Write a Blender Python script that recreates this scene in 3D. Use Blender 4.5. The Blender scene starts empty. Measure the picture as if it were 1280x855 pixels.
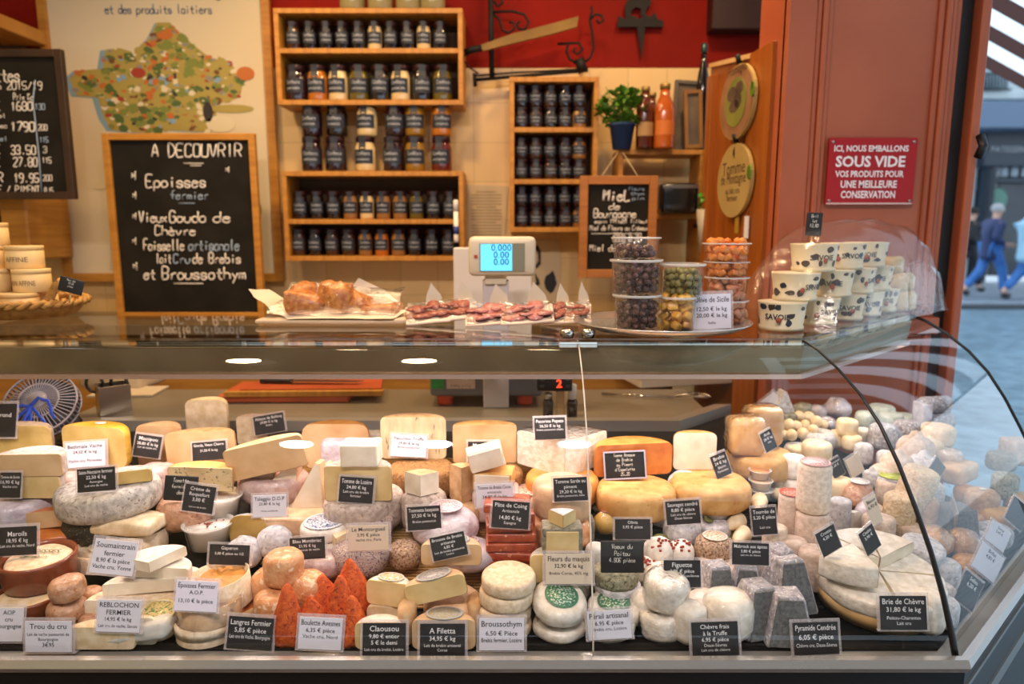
import bpy, bmesh, math, random
from math import sin, cos, tan, atan, radians, pi
from mathutils import Vector, Matrix, Euler, noise

# ---------------------------------------------------------------- camera, light, exposure
SC = bpy.context.scene
COL = SC.collection
H = 1.36
PITCH = radians(9.14)
FPX = 880.0
cam = bpy.data.cameras.new('camera')
cam.sensor_width = 36.0
cam.lens = FPX * 36.0 / 1280.0
cam.clip_start = 0.05
cam.clip_end = 300
cam.dof.use_dof = True
cam.dof.focus_distance = 1.34
cam.dof.aperture_fstop = 2.6
CAM = bpy.data.objects.new('camera', cam)
COL.objects.link(CAM)
CAM.location = (0, 0, H)
CAM.rotation_euler = (pi / 2 - PITCH, 0, 0)
SC.camera = CAM

w = bpy.data.worlds.new('overcast_sky')
SC.world = w
w.use_nodes = True
bg = w.node_tree.nodes['Background']
bg.inputs[0].default_value = (0.72, 0.86, 1.0, 1)
bg.inputs[1].default_value = 1.9

SC.view_settings.view_transform = 'Standard'
SC.view_settings.look = 'None'
SC.view_settings.gamma = 1
SC.view_settings.use_curve_mapping = False
SC.view_settings.exposure = 0.17
SC.cycles.transparent_max_bounces = 32
SC.cycles.max_bounces = 8
SC.cycles.glossy_bounces = 4
SC.cycles.transmission_bounces = 6
SC.cycles.sample_clamp_indirect = 6.0
SC.cycles.caustics_reflective = False
SC.cycles.caustics_refractive = False

def area(name, loc, tgt, sx, sy, power, col):
    l = bpy.data.lights.new(name, 'AREA')
    l.shape = 'RECTANGLE'; l.size = sx; l.size_y = sy; l.energy = power; l.color = col
    o = bpy.data.objects.new(name, l)
    COL.objects.link(o)
    o.location = loc
    o.rotation_euler = (Vector(tgt) - Vector(loc)).to_track_quat('-Z', 'Y').to_euler()
    return o
WARM = (1.0, 0.66, 0.34)
NEUT = (1.0, 0.82, 0.77)
def downlight(i, x, y, z, power, col, r=.075, tgt=None):
    """recessed ceiling spot: lit disc in a white ring"""
    l = bpy.data.lights.new('ceiling_downlight', 'AREA'); l.shape = 'DISK'; l.size = 2 * r; l.energy = power; l.color = col
    l.spread = radians(150)
    o = bpy.data.objects.new('ceiling_downlight', l); COL.objects.link(o); o.location = (x, y, z)
    if tgt: o.rotation_euler = (Vector(tgt) - Vector((x, y, z))).to_track_quat('-Z', 'Y').to_euler()
for i, (x, y, p_, c) in enumerate(((-1.18, 1.99, 11, WARM), (-.41, 1.99, 11, WARM), (.62, 2.25, 8, WARM), (-1.03, .04, 9, NEUT), (-.36, .04, 9, NEUT), (.30, .04, 9, NEUT), (-.75, 2.5, 2.5, WARM), (.15, 2.5, 2.5, WARM))):
    downlight(i, x, y, 2.66, p_, c, tgt=None if y > .1 else (x * .6, 1.35, .75))
# strip lights under the glass top of the case
area('case_strip_light', (-0.28, 1.50, 1.042), (-0.28, 1.40, 0.6), 1.75, 0.05, 8.5, NEUT)
area('case_corner_strip_light', (0.86, 1.78, 1.042), (0.95, 1.62, 0.6), 0.5, 0.05, 1.6, (1.0, 0.9, 0.84))

# ---------------------------------------------------------------- picture helpers
CP, SP = cos(PITCH), sin(PITCH)
def ray(px, py):
    X = (px - 640) / FPX; Y = (427.5 - py) / FPX
    return Vector((X, CP + Y * SP, -SP + Y * CP))
def aty(px, py, y):
    d = ray(px, py); return Vector((d.x * y / d.y, y, H + d.z * y / d.y))
def atz(px, py, z):
    d = ray(px, py); t = (z - H) / d.z
    return Vector((d.x * t, d.y * t, z))
def depth(p):
    return p.y * CP + (H - p.z) * SP
def xat(px, y, z):
    return (px - 640) / FPX * (y * CP + (H - z) * SP)

# corner of the counter, and the direction of its short side
CX, CY = 0.76, 1.10
TH = radians(43)
SD = Vector((cos(TH), sin(TH), 0))
SN = Vector((sin(TH), -cos(TH), 0))
def off_side(x, y):
    return -((x - CX) * SN.x + (y - CY) * SN.y)
def bedz(x, y):
    d = min(y - CY, off_side(x, y))
    return 0.632 + 0.3214 * max(0.0, min(d - 0.16, 0.56))
def restz(x, y):     # top of the mats that lie on the tray
    return bedz(x, y) + (.0078 if min(y - CY, off_side(x, y)) > .15 else 0)
def bed(px, py):
    d = ray(px, py); t = 0.8
    for i in range(3000):
        p = d * t; p.z += H
        if p.z <= restz(p.x, p.y): return p
        t += 0.001
    return p

# ---------------------------------------------------------------- mesh helpers
class B:
    def __init__(s): s.v = []; s.f = []; s.m = []; s.sm = []
    def add(s, v, f, mi=0, smooth=False, M=None):
        n = len(s.v)
        s.v += [tuple(M @ Vector(p)) for p in v] if M is not None else [tuple(p) for p in v]
        for q in f:
            s.f.append(tuple(i + n for i in q)); s.m.append(mi); s.sm.append(smooth)
        return s
    def box(s, c, d, M=None, ch=None, mi=0):
        x, y, z = d[0] / 2, d[1] / 2, d[2] / 2
        e = min(x, y, z) * 0.12 if ch is None else min(ch, min(x, y, z) * 0.9)
        v = []; idx = {}
        for sx in (-1, 1):
            for sy in (-1, 1):
                for sz in (-1, 1):
                    for k in range(3):
                        p = [sx * x, sy * y, sz * z]
                        for a in range(3):
                            if a != k: p[a] -= (sx, sy, sz)[a] * e
                        idx[(sx, sy, sz, k)] = len(v)
                        v.append((p[0] + c[0], p[1] + c[1], p[2] + c[2]))
        f = []
        for k in range(3):
            a, b = [(1, 2), (2, 0), (0, 1)][k]
            for sg in (-1, 1):
                q = []
                for (sa, sb) in ((-1, -1), (1, -1), (1, 1), (-1, 1)):
                    t = [0, 0, 0]; t[k] = sg; t[a] = sa; t[b] = sb
                    q.append(idx[(t[0], t[1], t[2], k)])
                f.append(q if sg > 0 else q[::-1])
        for k in range(3):
            a, b = (k + 1) % 3, (k + 2) % 3
            for sa in (-1, 1):
                for sb in (-1, 1):
                    q = []
                    for sk, kk in ((-1, a), (1, a), (1, b), (-1, b)):
                        t = [0, 0, 0]; t[k] = sk; t[a] = sa; t[b] = sb
                        q.append(idx[(t[0], t[1], t[2], kk)])
                    f.append(q if sa * sb > 0 else q[::-1])
        for sx in (-1, 1):
            for sy in (-1, 1):
                for sz in (-1, 1):
                    q = [idx[(sx, sy, sz, k)] for k in range(3)]
                    f.append(q if sx * sy * sz > 0 else q[::-1])
        return s.add(v, f, mi, False, M)
    def lathe(s, prof, n=32, a0=0.0, a1=2 * pi, M=None, mi=0, smooth=True):
        full = abs(a1 - a0 - 2 * pi) < 1e-6
        k = n if full else n + 1
        v = []; f = []
        for i in range(k):
            a = a0 + (a1 - a0) * i / n
            for r, z in prof: v.append((r * cos(a), r * sin(a), z))
        m = len(prof)
        for i in range(n):
            j = (i + 1) % k
            for q in range(m - 1):
                A, Bq, C, D = i * m + q, j * m + q, j * m + q + 1, i * m + q + 1
                if prof[q][0] < 1e-7: f.append((A, C, D))
                elif prof[q + 1][0] < 1e-7: f.append((A, Bq, D))
                else: f.append((A, Bq, C, D))
        return s.add(v, f, mi, smooth, M)
    def prism(s, out, y0, y1, M=None, mi=0):   # outline in xz, extruded in y
        n = len(out)
        v = [(x, y0, z) for x, z in out] + [(x, y1, z) for x, z in out]
        f = [tuple(range(n)), tuple(range(2 * n - 1, n - 1, -1))]
        f += [(i, i + n, (i + 1) % n + n, (i + 1) % n) for i in range(n)]
        return s.add(v, f, mi, False, M)
    def tube(s, pts, r, n=8, M=None, mi=0, closed=False, flat=1.0):
        pts = [Vector(p) for p in pts]; v = []; f = []; k = len(pts)
        up = Vector((0, 1, 0))
        for i, p in enumerate(pts):
            a = pts[i - 1] if (i or closed) else p
            b = pts[(i + 1) % k] if (i < k - 1 or closed) else p
            t = (b - a)
            t = t.normalized() if t.length > 1e-9 else Vector((0, 0, 1))
            u = up - t * up.dot(t)
            u = u.normalized() if u.length > 1e-3 else t.orthogonal().normalized()
            w_ = t.cross(u)
            rr = r[i] if isinstance(r, (list, tuple)) else r
            for j in range(n):
                q = 2 * pi * (j + .5) / n
                v.append(p + u * (rr * flat * cos(q)) + w_ * (rr * sin(q)))
        for i in range(k if closed else k - 1):
            i2 = (i + 1) % k
            for j in range(n):
                f.append((i * n + j, i * n + (j + 1) % n, i2 * n + (j + 1) % n, i2 * n + j))
        if not closed:
            f.append(tuple(range(n - 1, -1, -1))); f.append(tuple((k - 1) * n + j for j in range(n)))
        return s.add(v, f, mi, True, M)
    def rblock(s, d, r, n=6, M=None, mi=0, taper=(1, 1), smooth=True):  # rounded block, base at z=0
        hx, hy, hz = d[0] / 2, d[1] / 2, d[2] / 2
        r = min(r, hx, hy, hz); v = []; f = []; key = {}
        def co(a): return -1 + 2 * a / n
        def pt(p):
            k = tuple(round(c * 1000) for c in p)
            if k in key: return key[k]
            # push samples toward edges so that rounding is resolved
            q = []
            for c, h in zip(p, (hx, hy, hz)):
                q.append(h * c)
            inn = [max(-(h - r), min(h - r, c)) for c, h in zip(q, (hx, hy, hz))]
            dd = Vector([c - i for c, i in zip(q, inn)])
            if dd.length > 1e-9:
                dd = dd.normalized() * r
            o = Vector(inn) + dd
            tz = (o.z + hz) / (2 * hz)
            o.x *= 1 + (taper[0] - 1) * tz; o.y *= 1 + (taper[1] - 1) * tz
            o.z += hz
            key[k] = len(v); v.append(o); return key[k]
        rr = [r / hx, r / hy, r / hz]
        def line(ax):
            e = min(0.9, rr[ax]); L = [-1, -1 + e * .35, -1 + e]
            m = 3
            L += [-(1 - e) + 2 * (1 - e) * i / m for i in range(1, m)] if e < 0.95 else []
            L += [1 - e, 1 - e * .35, 1]
            return sorted(set(round(x, 5) for x in L))
        Ls = [line(0), line(1), line(2)]
        for k in range(3):
            a, b = (k + 1) % 3, (k + 2) % 3
            for sg in (-1, 1):
                for i in range(len(Ls[a]) - 1):
                    for j in range(len(Ls[b]) - 1):
                        q = []
                        for (ia, jb) in ((i, j), (i + 1, j), (i + 1, j + 1), (i, j + 1)):
                            p = [0, 0, 0]; p[k] = sg; p[a] = Ls[a][ia]; p[b] = Ls[b][jb]
                            q.append(pt(p))
                        f.append(q if sg > 0 else q[::-1])
        return s.add(v, f, mi, smooth, M)
    def disp(s, amp, scale, seed=0.0, keepz=True, i0=0):
        for i in range(i0, len(s.v)):
            p = Vector(s.v[i])
            d = noise.noise_vector(p * scale + Vector((seed * 7.1, seed * 3.3, seed * 1.7))) * amp
            q = p + d
            if keepz and p.z < 1e-4: q.z = p.z
            s.v[i] = tuple(q)
        return s
    def xf(s, M, i0=0):
        for i in range(i0, len(s.v)): s.v[i] = tuple(M @ Vector(s.v[i]))
        return s
    def mesh(s, name, mats):
        me = bpy.data.meshes.new(name)
        me.from_pydata(s.v, [], s.f)
        for m in (mats if isinstance(mats, (list, tuple)) else [mats]): me.materials.append(m)
        me.polygons.foreach_set('material_index', s.m)
        me.polygons.foreach_set('use_smooth', s.sm)
        bm = bmesh.new(); bm.from_mesh(me)
        bmesh.ops.recalc_face_normals(bm, faces=bm.faces[:]); bm.to_mesh(me); bm.free()
        me.update()
        return me
    def build(s, name, mats, parent=None, loc=(0, 0, 0), rot=(0, 0, 0)):
        o = bpy.data.objects.new(name, s.mesh(name, mats))
        COL.objects.link(o)
        o.location = loc; o.rotation_euler = rot
        if parent is not None: o.parent = parent
        return o

def T(x, y=0, z=0): return Matrix.Translation(Vector((x, y, z)) if not isinstance(x, Vector) else x)
def R(deg, ax='Z'): return Matrix.Rotation(radians(deg), 4, ax)
def S(x, y, z): return Matrix.Diagonal((x, y, z, 1))

ALL_LABELS = {}
def tag(o, label, cat, group=None, kind=None):
    o['label'] = label; o['category'] = cat
    if group: o['group'] = group
    if kind: o['kind'] = kind
    ALL_LABELS.setdefault(label, []).append(o.name)
    return o
def empty(name, loc=(0, 0, 0), rot=(0, 0, 0), label=None, cat=None, group=None):
    o = bpy.data.objects.new(name, None)
    o.empty_display_size = 0.02
    COL.objects.link(o); o.location = loc; o.rotation_euler = rot
    if label: tag(o, label, cat, group)
    return o
def struct(o):
    o['kind'] = 'structure'; return o
def copy_tree(o, parent=None):
    c = o.copy(); COL.objects.link(c)
    if parent is not None: c.parent = parent
    for ch in [k for k in bpy.data.objects if k.parent == o]: copy_tree(ch, c)
    return c
def rnd(a, b): return random.uniform(a, b)
random.seed(11)
ORD = ['first', 'second', 'third', 'fourth', 'fifth', 'sixth', 'seventh', 'eighth', 'ninth', 'tenth']

# ---------------------------------------------------------------- materials
def lin(c):
    if isinstance(c, str):
        c = tuple(int(c[i:i + 2], 16) / 255 for i in (0, 2, 4))
    return tuple((x / 12.92 if x <= 0.04045 else ((x + 0.055) / 1.055) ** 2.4) for x in c) + (1,)
MATS = {}
def mat(name, c1, c2=None, scale=20, rough=0.6, metal=0, coat=0, bump=0, bscale=None, spots=None, spot_scale=60, spot_lo=.62, stretch=(1, 1, 1), emit=0, sss=0, detail=5, lo=.35, hi=.65, coatrough=.12, spec=None):
    if name in MATS: return MATS[name]
    m = bpy.data.materials.new(name); m.use_nodes = True; MATS[name] = m
    nt = m.node_tree; N = nt.nodes; L = nt.links
    p = N['Principled BSDF']
    p.inputs['Base Color'].default_value = lin(c1)
    p.inputs['Roughness'].default_value = rough
    p.inputs['Metallic'].default_value = metal
    if spec is not None: p.inputs['Specular IOR Level'].default_value = spec
    if coat:
        p.inputs['Coat Weight'].default_value = coat; p.inputs['Coat Roughness'].default_value = coatrough
    if sss:
        p.inputs['Subsurface Weight'].default_value = sss
        p.inputs['Subsurface Radius'].default_value = (.01, .006, .003)
        p.inputs['Subsurface Scale'].default_value = 0.5
    if emit:
        p.inputs['Emission Color'].default_value = lin(c1); p.inputs['Emission Strength'].default_value = emit
    if c2 or bump or spots:
        tc = N.new('ShaderNodeTexCoord'); oi = N.new('ShaderNodeObjectInfo')
        mp = N.new('ShaderNodeMapping'); mp.inputs['Scale'].default_value = stretch
        vm = N.new('ShaderNodeVectorMath'); vm.operation = 'SCALE'; vm.inputs[3].default_value = 9.0
        cb = N.new('ShaderNodeCombineXYZ')
        for i in range(3): L.new(oi.outputs['Random'], cb.inputs[i])
        L.new(cb.outputs[0], vm.inputs[0])
        L.new(tc.outputs['Object'], mp.inputs['Vector']); L.new(vm.outputs[0], mp.inputs['Location'])
    def nz(sc, det=detail):
        n = N.new('ShaderNodeTexNoise'); n.inputs['Scale'].default_value = sc; n.inputs['Detail'].default_value = det
        L.new(mp.outputs[0], n.inputs['Vector']); return n
    def ramp(src, a, b, ca, cb_):
        r = N.new('ShaderNodeValToRGB'); L.new(src, r.inputs[0])
        r.color_ramp.elements[0].position = a; r.color_ramp.elements[1].position = b
        r.color_ramp.elements[0].color = ca; r.color_ramp.elements[1].color = cb_
        return r
    col = None
    if c2:
        n = nz(scale); col = ramp(n.outputs[0], lo, hi, lin(c1), lin(c2)).outputs[0]
    if spots:
        n = nz(spot_scale, 2); fac = ramp(n.outputs[0], spot_lo, spot_lo + .06, (0, 0, 0, 1), (1, 1, 1, 1)).outputs[0]
        mx = N.new('ShaderNodeMix'); mx.data_type = 'RGBA'
        L.new(fac, mx.inputs[0])
        if col: L.new(col, mx.inputs[6])
        else: mx.inputs[6].default_value = lin(c1)
        mx.inputs[7].default_value = lin(spots); col = mx.outputs[2]
    if col: L.new(col, p.inputs['Base Color'])
    if bump:
        n = nz(bscale or scale * 2, 6); b = N.new('ShaderNodeBump'); b.inputs['Strength'].default_value = bump
        b.inputs['Distance'].default_value = 0.004
        L.new(n.outputs[0], b.inputs['Height']); L.new(b.outputs[0], p.inputs['Normal'])
        if coat: L.new(b.outputs[0], p.inputs['Coat Normal'])
    return m

def glassy(name, tint='ffffff', alpha=0.0, rough=0.02, ior=1.45, milk='ffffff', bump=0, bscale=60, boost=1.0):
    """thin clear sheet: see-through, with Fresnel mirror reflection and optional milky share"""
    if name in MATS: return MATS[name]
    m = bpy.data.materials.new(name); m.use_nodes = True; MATS[name] = m
    nt = m.node_tree; N = nt.nodes; L = nt.links
    N.remove(N['Principled BSDF']); out = N['Material Output']
    tr = N.new('ShaderNodeBsdfTransparent'); tr.inputs[0].default_value = lin(tint)
    gl = N.new('ShaderNodeBsdfGlossy'); gl.inputs['Roughness'].default_value = rough
    fr = N.new('ShaderNodeFresnel'); fr.inputs[0].default_value = ior
    base = tr.outputs[0]
    if alpha:
        di = N.new('ShaderNodeBsdfDiffuse'); di.inputs[0].default_value = lin(milk)
        a = N.new('ShaderNodeMixShader'); a.inputs[0].default_value = alpha
        L.new(base, a.inputs[1]); L.new(di.outputs[0], a.inputs[2]); base = a.outputs[0]
    mx = N.new('ShaderNodeMixShader')
    ge = N.new('ShaderNodeNewGeometry')
    cl = N.new('ShaderNodeMath'); cl.operation = 'MULTIPLY'; cl.use_clamp = True
    gt = N.new('ShaderNodeMath'); gt.operation = 'SUBTRACT'; gt.inputs[0].default_value = 1.0; L.new(ge.outputs['Backfacing'], gt.inputs[1])
    ml = N.new('ShaderNodeMath'); ml.operation = 'MULTIPLY'; ml.inputs[1].default_value = boost; L.new(gt.outputs[0], ml.inputs[0])
    L.new(fr.outputs[0], cl.inputs[0]); L.new(ml.outputs[0], cl.inputs[1]); L.new(cl.outputs[0], mx.inputs[0])
    L.new(base, mx.inputs[1]); L.new(gl.outputs[0], mx.inputs[2])
    if bump:
        tc = N.new('ShaderNodeTexCoord'); n = N.new('ShaderNodeTexNoise'); n.inputs['Scale'].default_value = bscale
        n.inputs['Detail'].default_value = 3
        L.new(tc.outputs['Object'], n.inputs['Vector'])
        b = N.new('ShaderNodeBump'); b.inputs['Strength'].default_value = bump; b.inputs['Distance'].default_value = .005
        L.new(n.outputs[0], b.inputs['Height']); L.new(b.outputs[0], gl.inputs['Normal']); L.new(b.outputs[0], fr.inputs['Normal'])
    L.new(mx.outputs[0], out.inputs[0])
    return m

GLASS = glassy('case_glass', tint='fcfdfc')
PLASTIC = glassy('clear_plastic', alpha=0.02, rough=.08)
WRAP = glassy('cling_film', alpha=0.04, rough=.1, bump=1.0, bscale=110, boost=2.6)
ACRYL = glassy('acrylic_holder', alpha=0.28, rough=.1, milk='e8dfe0')
FROST = glassy('translucent_tub', alpha=0.45, rough=.25, milk='f2eee6')
WOOD = mat('honey_wood', 'bd8532', 'a86f22', 6, .5, stretch=(1, 1, 9), bump=.15)
WOODH = mat('honey_wood_along', 'bd8532', 'a86f22', 6, .5, stretch=(9, 1, 1), bump=.15)
WOODP = mat('pale_thin_wood', 'dcb782', 'cfa469', 10, .55, stretch=(1, 1, .3), bump=.1)
CHALK = mat('chalk_white', 'e8e4da', rough=.9)
CHALKB = mat('chalk_blue', '9db4cc', rough=.9)
SLATE = mat('blackboard', '17150f', '23201a', 8, .75, spec=.2)
BLACK = mat('black_plastic', '121214', rough=.4)
STEEL = mat('brushed_steel', 'a8a49c', rough=.28, metal=1)
CHROME = mat('polished_steel', 'b9b4ab', rough=.1, metal=1)
DARKM = mat('dark_metal', '1b1a19', rough=.45, metal=.6)
WHITE = mat('white_plastic', 'e6e2d8', rough=.4)
PAPER = mat('white_paper', 'e8e6ea', rough=.8)
INK = mat('dark_ink', '2a2a30', rough=.8)
CARDK = mat('black_card', '211f20', '2a2728', 30, .55)
CARDW = mat('white_card', 'dddbe6', rough=.7)
CARDB = mat('beige_card', 'd8c6b0', rough=.7)
TXTW = mat('white_print', 'efecec', rough=.8)

# ---------------------------------------------------------------- writing
GL = {'a': '44 35 15 04 03 12 32 43|45 43 42', 'b': '08 02|04 15 35 44 43 32 12 03', 'c': '44 35 15 04 03 12 32 43',
 'd': '44 35 15 04 03 12 32 43|48 42', 'e': '04 44 35 15 04 03 12 32 43', 'f': '48 38 27 22|05 45',
 'g': '44 35 15 04 03 12 32 43|45 41 30 10 01', 'h': '08 02|04 15 35 44 42', 'i': '25 22|27 26', 'j': '35 31 20 10|37 36',
 'k': '08 02|45 04 42', 'l': '28 23 32', 'm': '05 02|04 15 24 22|24 35 44 42', 'n': '05 02|04 15 35 44 42',
 'o': '15 04 03 12 32 43 44 35 15', 'p': '05 00|04 15 35 44 43 32 12 03', 'q': '44 35 15 04 03 12 32 43|45 40',
 'r': '15 12|13 25 45', 's': '44 35 15 04 43 32 12 03', 't': '27 23 32 42|05 45', 'u': '05 03 12 32 43|45 42',
 'v': '05 22 45', 'w': '05 12 24 32 45', 'x': '05 42|45 02', 'y': '05 23|45 22 10', 'z': '05 45 02 42',
 'A': '02 28 42|14 34', 'B': '02 08 38 47 46 35 05|35 44 43 32 02', 'C': '47 38 18 07 03 12 32 43', 'D': '02 08 28 46 44 22 02',
 'E': '48 08 02 42|05 35', 'F': '48 08 02|05 35', 'G': '47 38 18 07 03 12 32 43 45 25', 'H': '08 02|48 42|05 45', 'I': '28 22',
 'K': '08 02|48 05 42', 'L': '08 02 42', 'M': '02 08 25 48 42', 'N': '02 08 42 48', 'O': '18 07 03 12 32 43 47 38 18',
 'P': '02 08 38 47 46 35 05', 'R': '02 08 38 47 46 35 05|25 42', 'S': '47 38 18 07 06 15 35 44 43 32 12 03', 'T': '08 48|28 22',
 'U': '08 03 12 32 43 48', 'V': '08 22 48', 'W': '08 12 25 32 48', 'X': '08 42|48 02', 'Y': '08 25 48|25 22', 'Z': '08 48 02 42',
 '0': '18 07 03 12 32 43 47 38 18', '1': '16 28 22', '2': '07 18 38 47 46 02 42', '3': '07 18 38 47 46 35 15|35 44 43 32 12 03',
 '4': '38 04 44|36 32', '5': '48 08 05 35 44 43 32 12 03', '6': '38 18 05 03 12 32 43 44 35 05', '7': '08 48 12',
 '8': '15 06 07 18 38 47 46 35 15 04 03 12 32 43 44 35', '9': '45 15 06 07 18 38 47 45 32 12', '.': '22 23', ',': '23 11',
 '/': '48 02', '€': '47 38 18 07 03 12 32 43|05 35|04 34', '-': '05 35', "'": '28 26', '*': '14 36|16 34|25 15|37 33', '_': '01 41', ' ': ''}
ACC = {'é': ('e', '26 37'), 'è': ('e', '17 26'), 'à': ('a', '17 26'), 'â': ('a', '16 27 36')}
def stroke_text(b, txt, x, z, size, r, y=0, center=False, jit=.12, slant=0.0, M=None, mi=0, fit=None):
    """hand lettering: strokes in the xz plane; size = capital height"""
    u = size / 6.0; xs = .66
    if fit: xs = fit / (max(1, len(txt)) * u * 5.3)
    adv = u * 5.3 * xs
    W = len(txt) * adv
    cx = x - W / 2 if center else x
    for ch in txt:
        a = None
        if ch in ACC: ch, a = ACC[ch]
        st = [t for t in (GL.get(ch, '') + ('|' + a if a else '')).split('|') if t]
        for t in st:
            P = [(int(q[0]) + rnd(-jit, jit), int(q[1]) - 2 + rnd(-jit, jit)) for q in t.split()]
            Q = []
            for i in range(len(P) - 1):
                p0 = P[max(0, i - 1)]; p1 = P[i]; p2 = P[i + 1]; p3 = P[min(len(P) - 1, i + 2)]
                for k in range(3):
                    s_ = k / 3
                    Q.append(tuple(.5 * (2 * p1[c] + (p2[c] - p0[c]) * s_ + (2 * p0[c] - 5 * p1[c] + 4 * p2[c] - p3[c]) * s_ ** 2 + (3 * p1[c] - p0[c] - 3 * p2[c] + p3[c]) * s_ ** 3) for c in (0, 1)))
            Q.append(P[-1])
            b.tube([(cx + q[0] * u * xs + q[1] * u * slant, y, z + q[1] * u) for q in Q], r, 4, M, mi, flat=.25)
        cx += adv
    return W
_tc = {}
def glyphs(txt, bold=0.0):
    k = (txt, bold)
    if k in _tc: return _tc[k]
    c = bpy.data.curves.new('t', 'FONT'); c.body = txt; c.resolution_u = 2; c.offset = bold
    o = bpy.data.objects.new('t', c); m = o.to_mesh()
    v = [(q.co.x, q.co.y) for q in m.vertices]; f = [tuple(p.vertices) for p in m.polygons]
    o.to_mesh_clear(); bpy.data.objects.remove(o); bpy.data.curves.remove(c)
    _tc[k] = (v, f)
    return _tc[k]
def print_text(b, txt, cx, z, size, maxw=None, bold=0.0, y=0, M=None, mi=0, left=False, bend=None, wide=1.0):
    """printed lettering facing -y; size = em height, z = baseline; bend = radius of an upright cylinder it is wrapped on"""
    v, f = glyphs(txt, bold)
    if not v: return
    x0 = min(p[0] for p in v); x1 = max(p[0] for p in v); W = (x1 - x0) * size * wide
    k = min(1.0, maxw / W) if maxw else 1.0
    o = 0 if left else (x0 + x1) / 2
    P = []
    for p in v:
        X = (p[0] - o) * size * k * wide + cx; Z = z + p[1] * size * min(1, k * 1.5)
        if bend:
            P.append((bend * sin(X / bend), y - bend * cos(X / bend), Z))
        else: P.append((X, y, Z))
    b.add(P, f, mi, False, M)

# ================================================================ the setting
YW = 2.95      # tiled back wall
def tile_mat():
    m = bpy.data.materials.new('cream_tile'); m.use_nodes = True
    nt = m.node_tree; N = nt.nodes; L = nt.links; p = N['Principled BSDF']
    tc = N.new('ShaderNodeTexCoord'); mp = N.new('ShaderNodeMapping'); mp.inputs['Rotation'].default_value = (pi / 2, 0, 0)
    br = N.new('ShaderNodeTexBrick'); br.offset = 0.0
    br.inputs['Color1'].default_value = lin('e8c88c'); br.inputs['Color2'].default_value = lin('dcba7a')
    br.inputs['Mortar'].default_value = lin('c9a96c'); br.inputs['Scale'].default_value = 1
    br.inputs['Mortar Size'].default_value = .0018; br.inputs['Brick Width'].default_value = .155; br.inputs['Row Height'].default_value = .155
    L.new(tc.outputs['Object'], mp.inputs[0]); L.new(mp.outputs[0], br.inputs[0]); L.new(br.outputs[0], p.inputs['Base Color'])
    p.inputs['Roughness'].default_value = .35
    return m
TILE = tile_mat()
RED = mat('red_paint', '8c1606', '781204', 3, .7, spec=.15)
TERRA = mat('terracotta_paint', 'b0603f', 'a55638', 3, .4, bump=.04)
DARKB = mat('dark_brown_paint', '2e150d', rough=.5)
zr = aty(640, 85, YW).z
b = B().box((-.35, YW + .05, zr / 2), (3.9, .1, zr), ch=.002)
struct(b.build('wall_back', TILE))
b = B().box((-.5, YW + .05, (zr + 2.8) / 2 + .0005), (3.3, .1, 2.8 - zr), ch=.002)
o = struct(b.build('wall_back_upper', RED))
struct(B().box((1.02, YW - .02, 2.45), (.5, .12, .66), ch=.004).build('trim_1', DARKB))
struct(B().box((-2.35, .0, 1.4), (.1, 6.0, 2.8)).build('wall_left', TILE))
struct(B().box((-.6, -.3, 2.85), (3.5, 6.6, .1)).build('ceiling', mat('ceiling_paint', 'c9b8a0', rough=.8)))  # shop ceiling; its unseen forward stretch over the camera is added against sky fill
def paving():
    m = bpy.data.materials.new('wet_paving'); m.use_nodes = True
    nt = m.node_tree; N = nt.nodes; L = nt.links; p = N['Principled BSDF']
    tc = N.new('ShaderNodeTexCoord'); v = N.new('ShaderNodeTexVoronoi'); v.inputs['Scale'].default_value = 6
    n = N.new('ShaderNodeTexNoise'); n.inputs['Scale'].default_value = 1.3
    r = N.new('ShaderNodeValToRGB'); r.color_ramp.elements[0].color = lin('3d5260'); r.color_ramp.elements[1].color = lin('7d97a6')
    L.new(tc.outputs['Object'], v.inputs['Vector']); L.new(tc.outputs['Object'], n.inputs['Vector'])
    mx = N.new('ShaderNodeMath'); mx.operation = 'ADD'; L.new(v.outputs[0], mx.inputs[0]); L.new(n.outputs[0], mx.inputs[1])
    ml = N.new('ShaderNodeMath'); ml.operation = 'MULTIPLY'; ml.inputs[1].default_value = .62; L.new(mx.outputs[0], ml.inputs[0])
    L.new(ml.outputs[0], r.inputs[0]); L.new(r.outputs[0], p.inputs['Base Color'])
    p.inputs['Roughness'].default_value = .28
    bm = N.new('ShaderNodeBump'); bm.inputs['Strength'].default_value = .8; bm.inputs['Distance'].default_value = .03
    L.new(v.outputs[0], bm.inputs['Height']); L.new(bm.outputs[0], p.inputs['Normal'])
    return m
PAVE = paving()
struct(B().box((-.6, -.3, -.05), (3.6, 6.9, .1)).build('floor', mat('shop_floor', '4a3a30', '5a483c', 8, .5)))
struct(B().box((11.2, 11, -.06), (20, 24, .1)).build('street', PAVE))
struct(B().box((10.5, 14.75, .03), (20, 5.0, .14), ch=.03).build('pavement', mat('kerb_stone', '8793a0', '6f7c8a', 2, .3)))
struct(B().box((10.5, 12.16, .02), (20, .16, .1), ch=.03).build('kerb', mat('dark_kerb', '2b3038', rough=.35)))

fo = B().box((0, -9.0, 4), (26, .4, 8.2)); struct(fo.build('wall_added_blocker', mat('blocker_dark', '5a5248', '463f38', 1.2, .8)))  # added unseen wall behind the camera: darkens glass reflections, cuts sky fill
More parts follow.
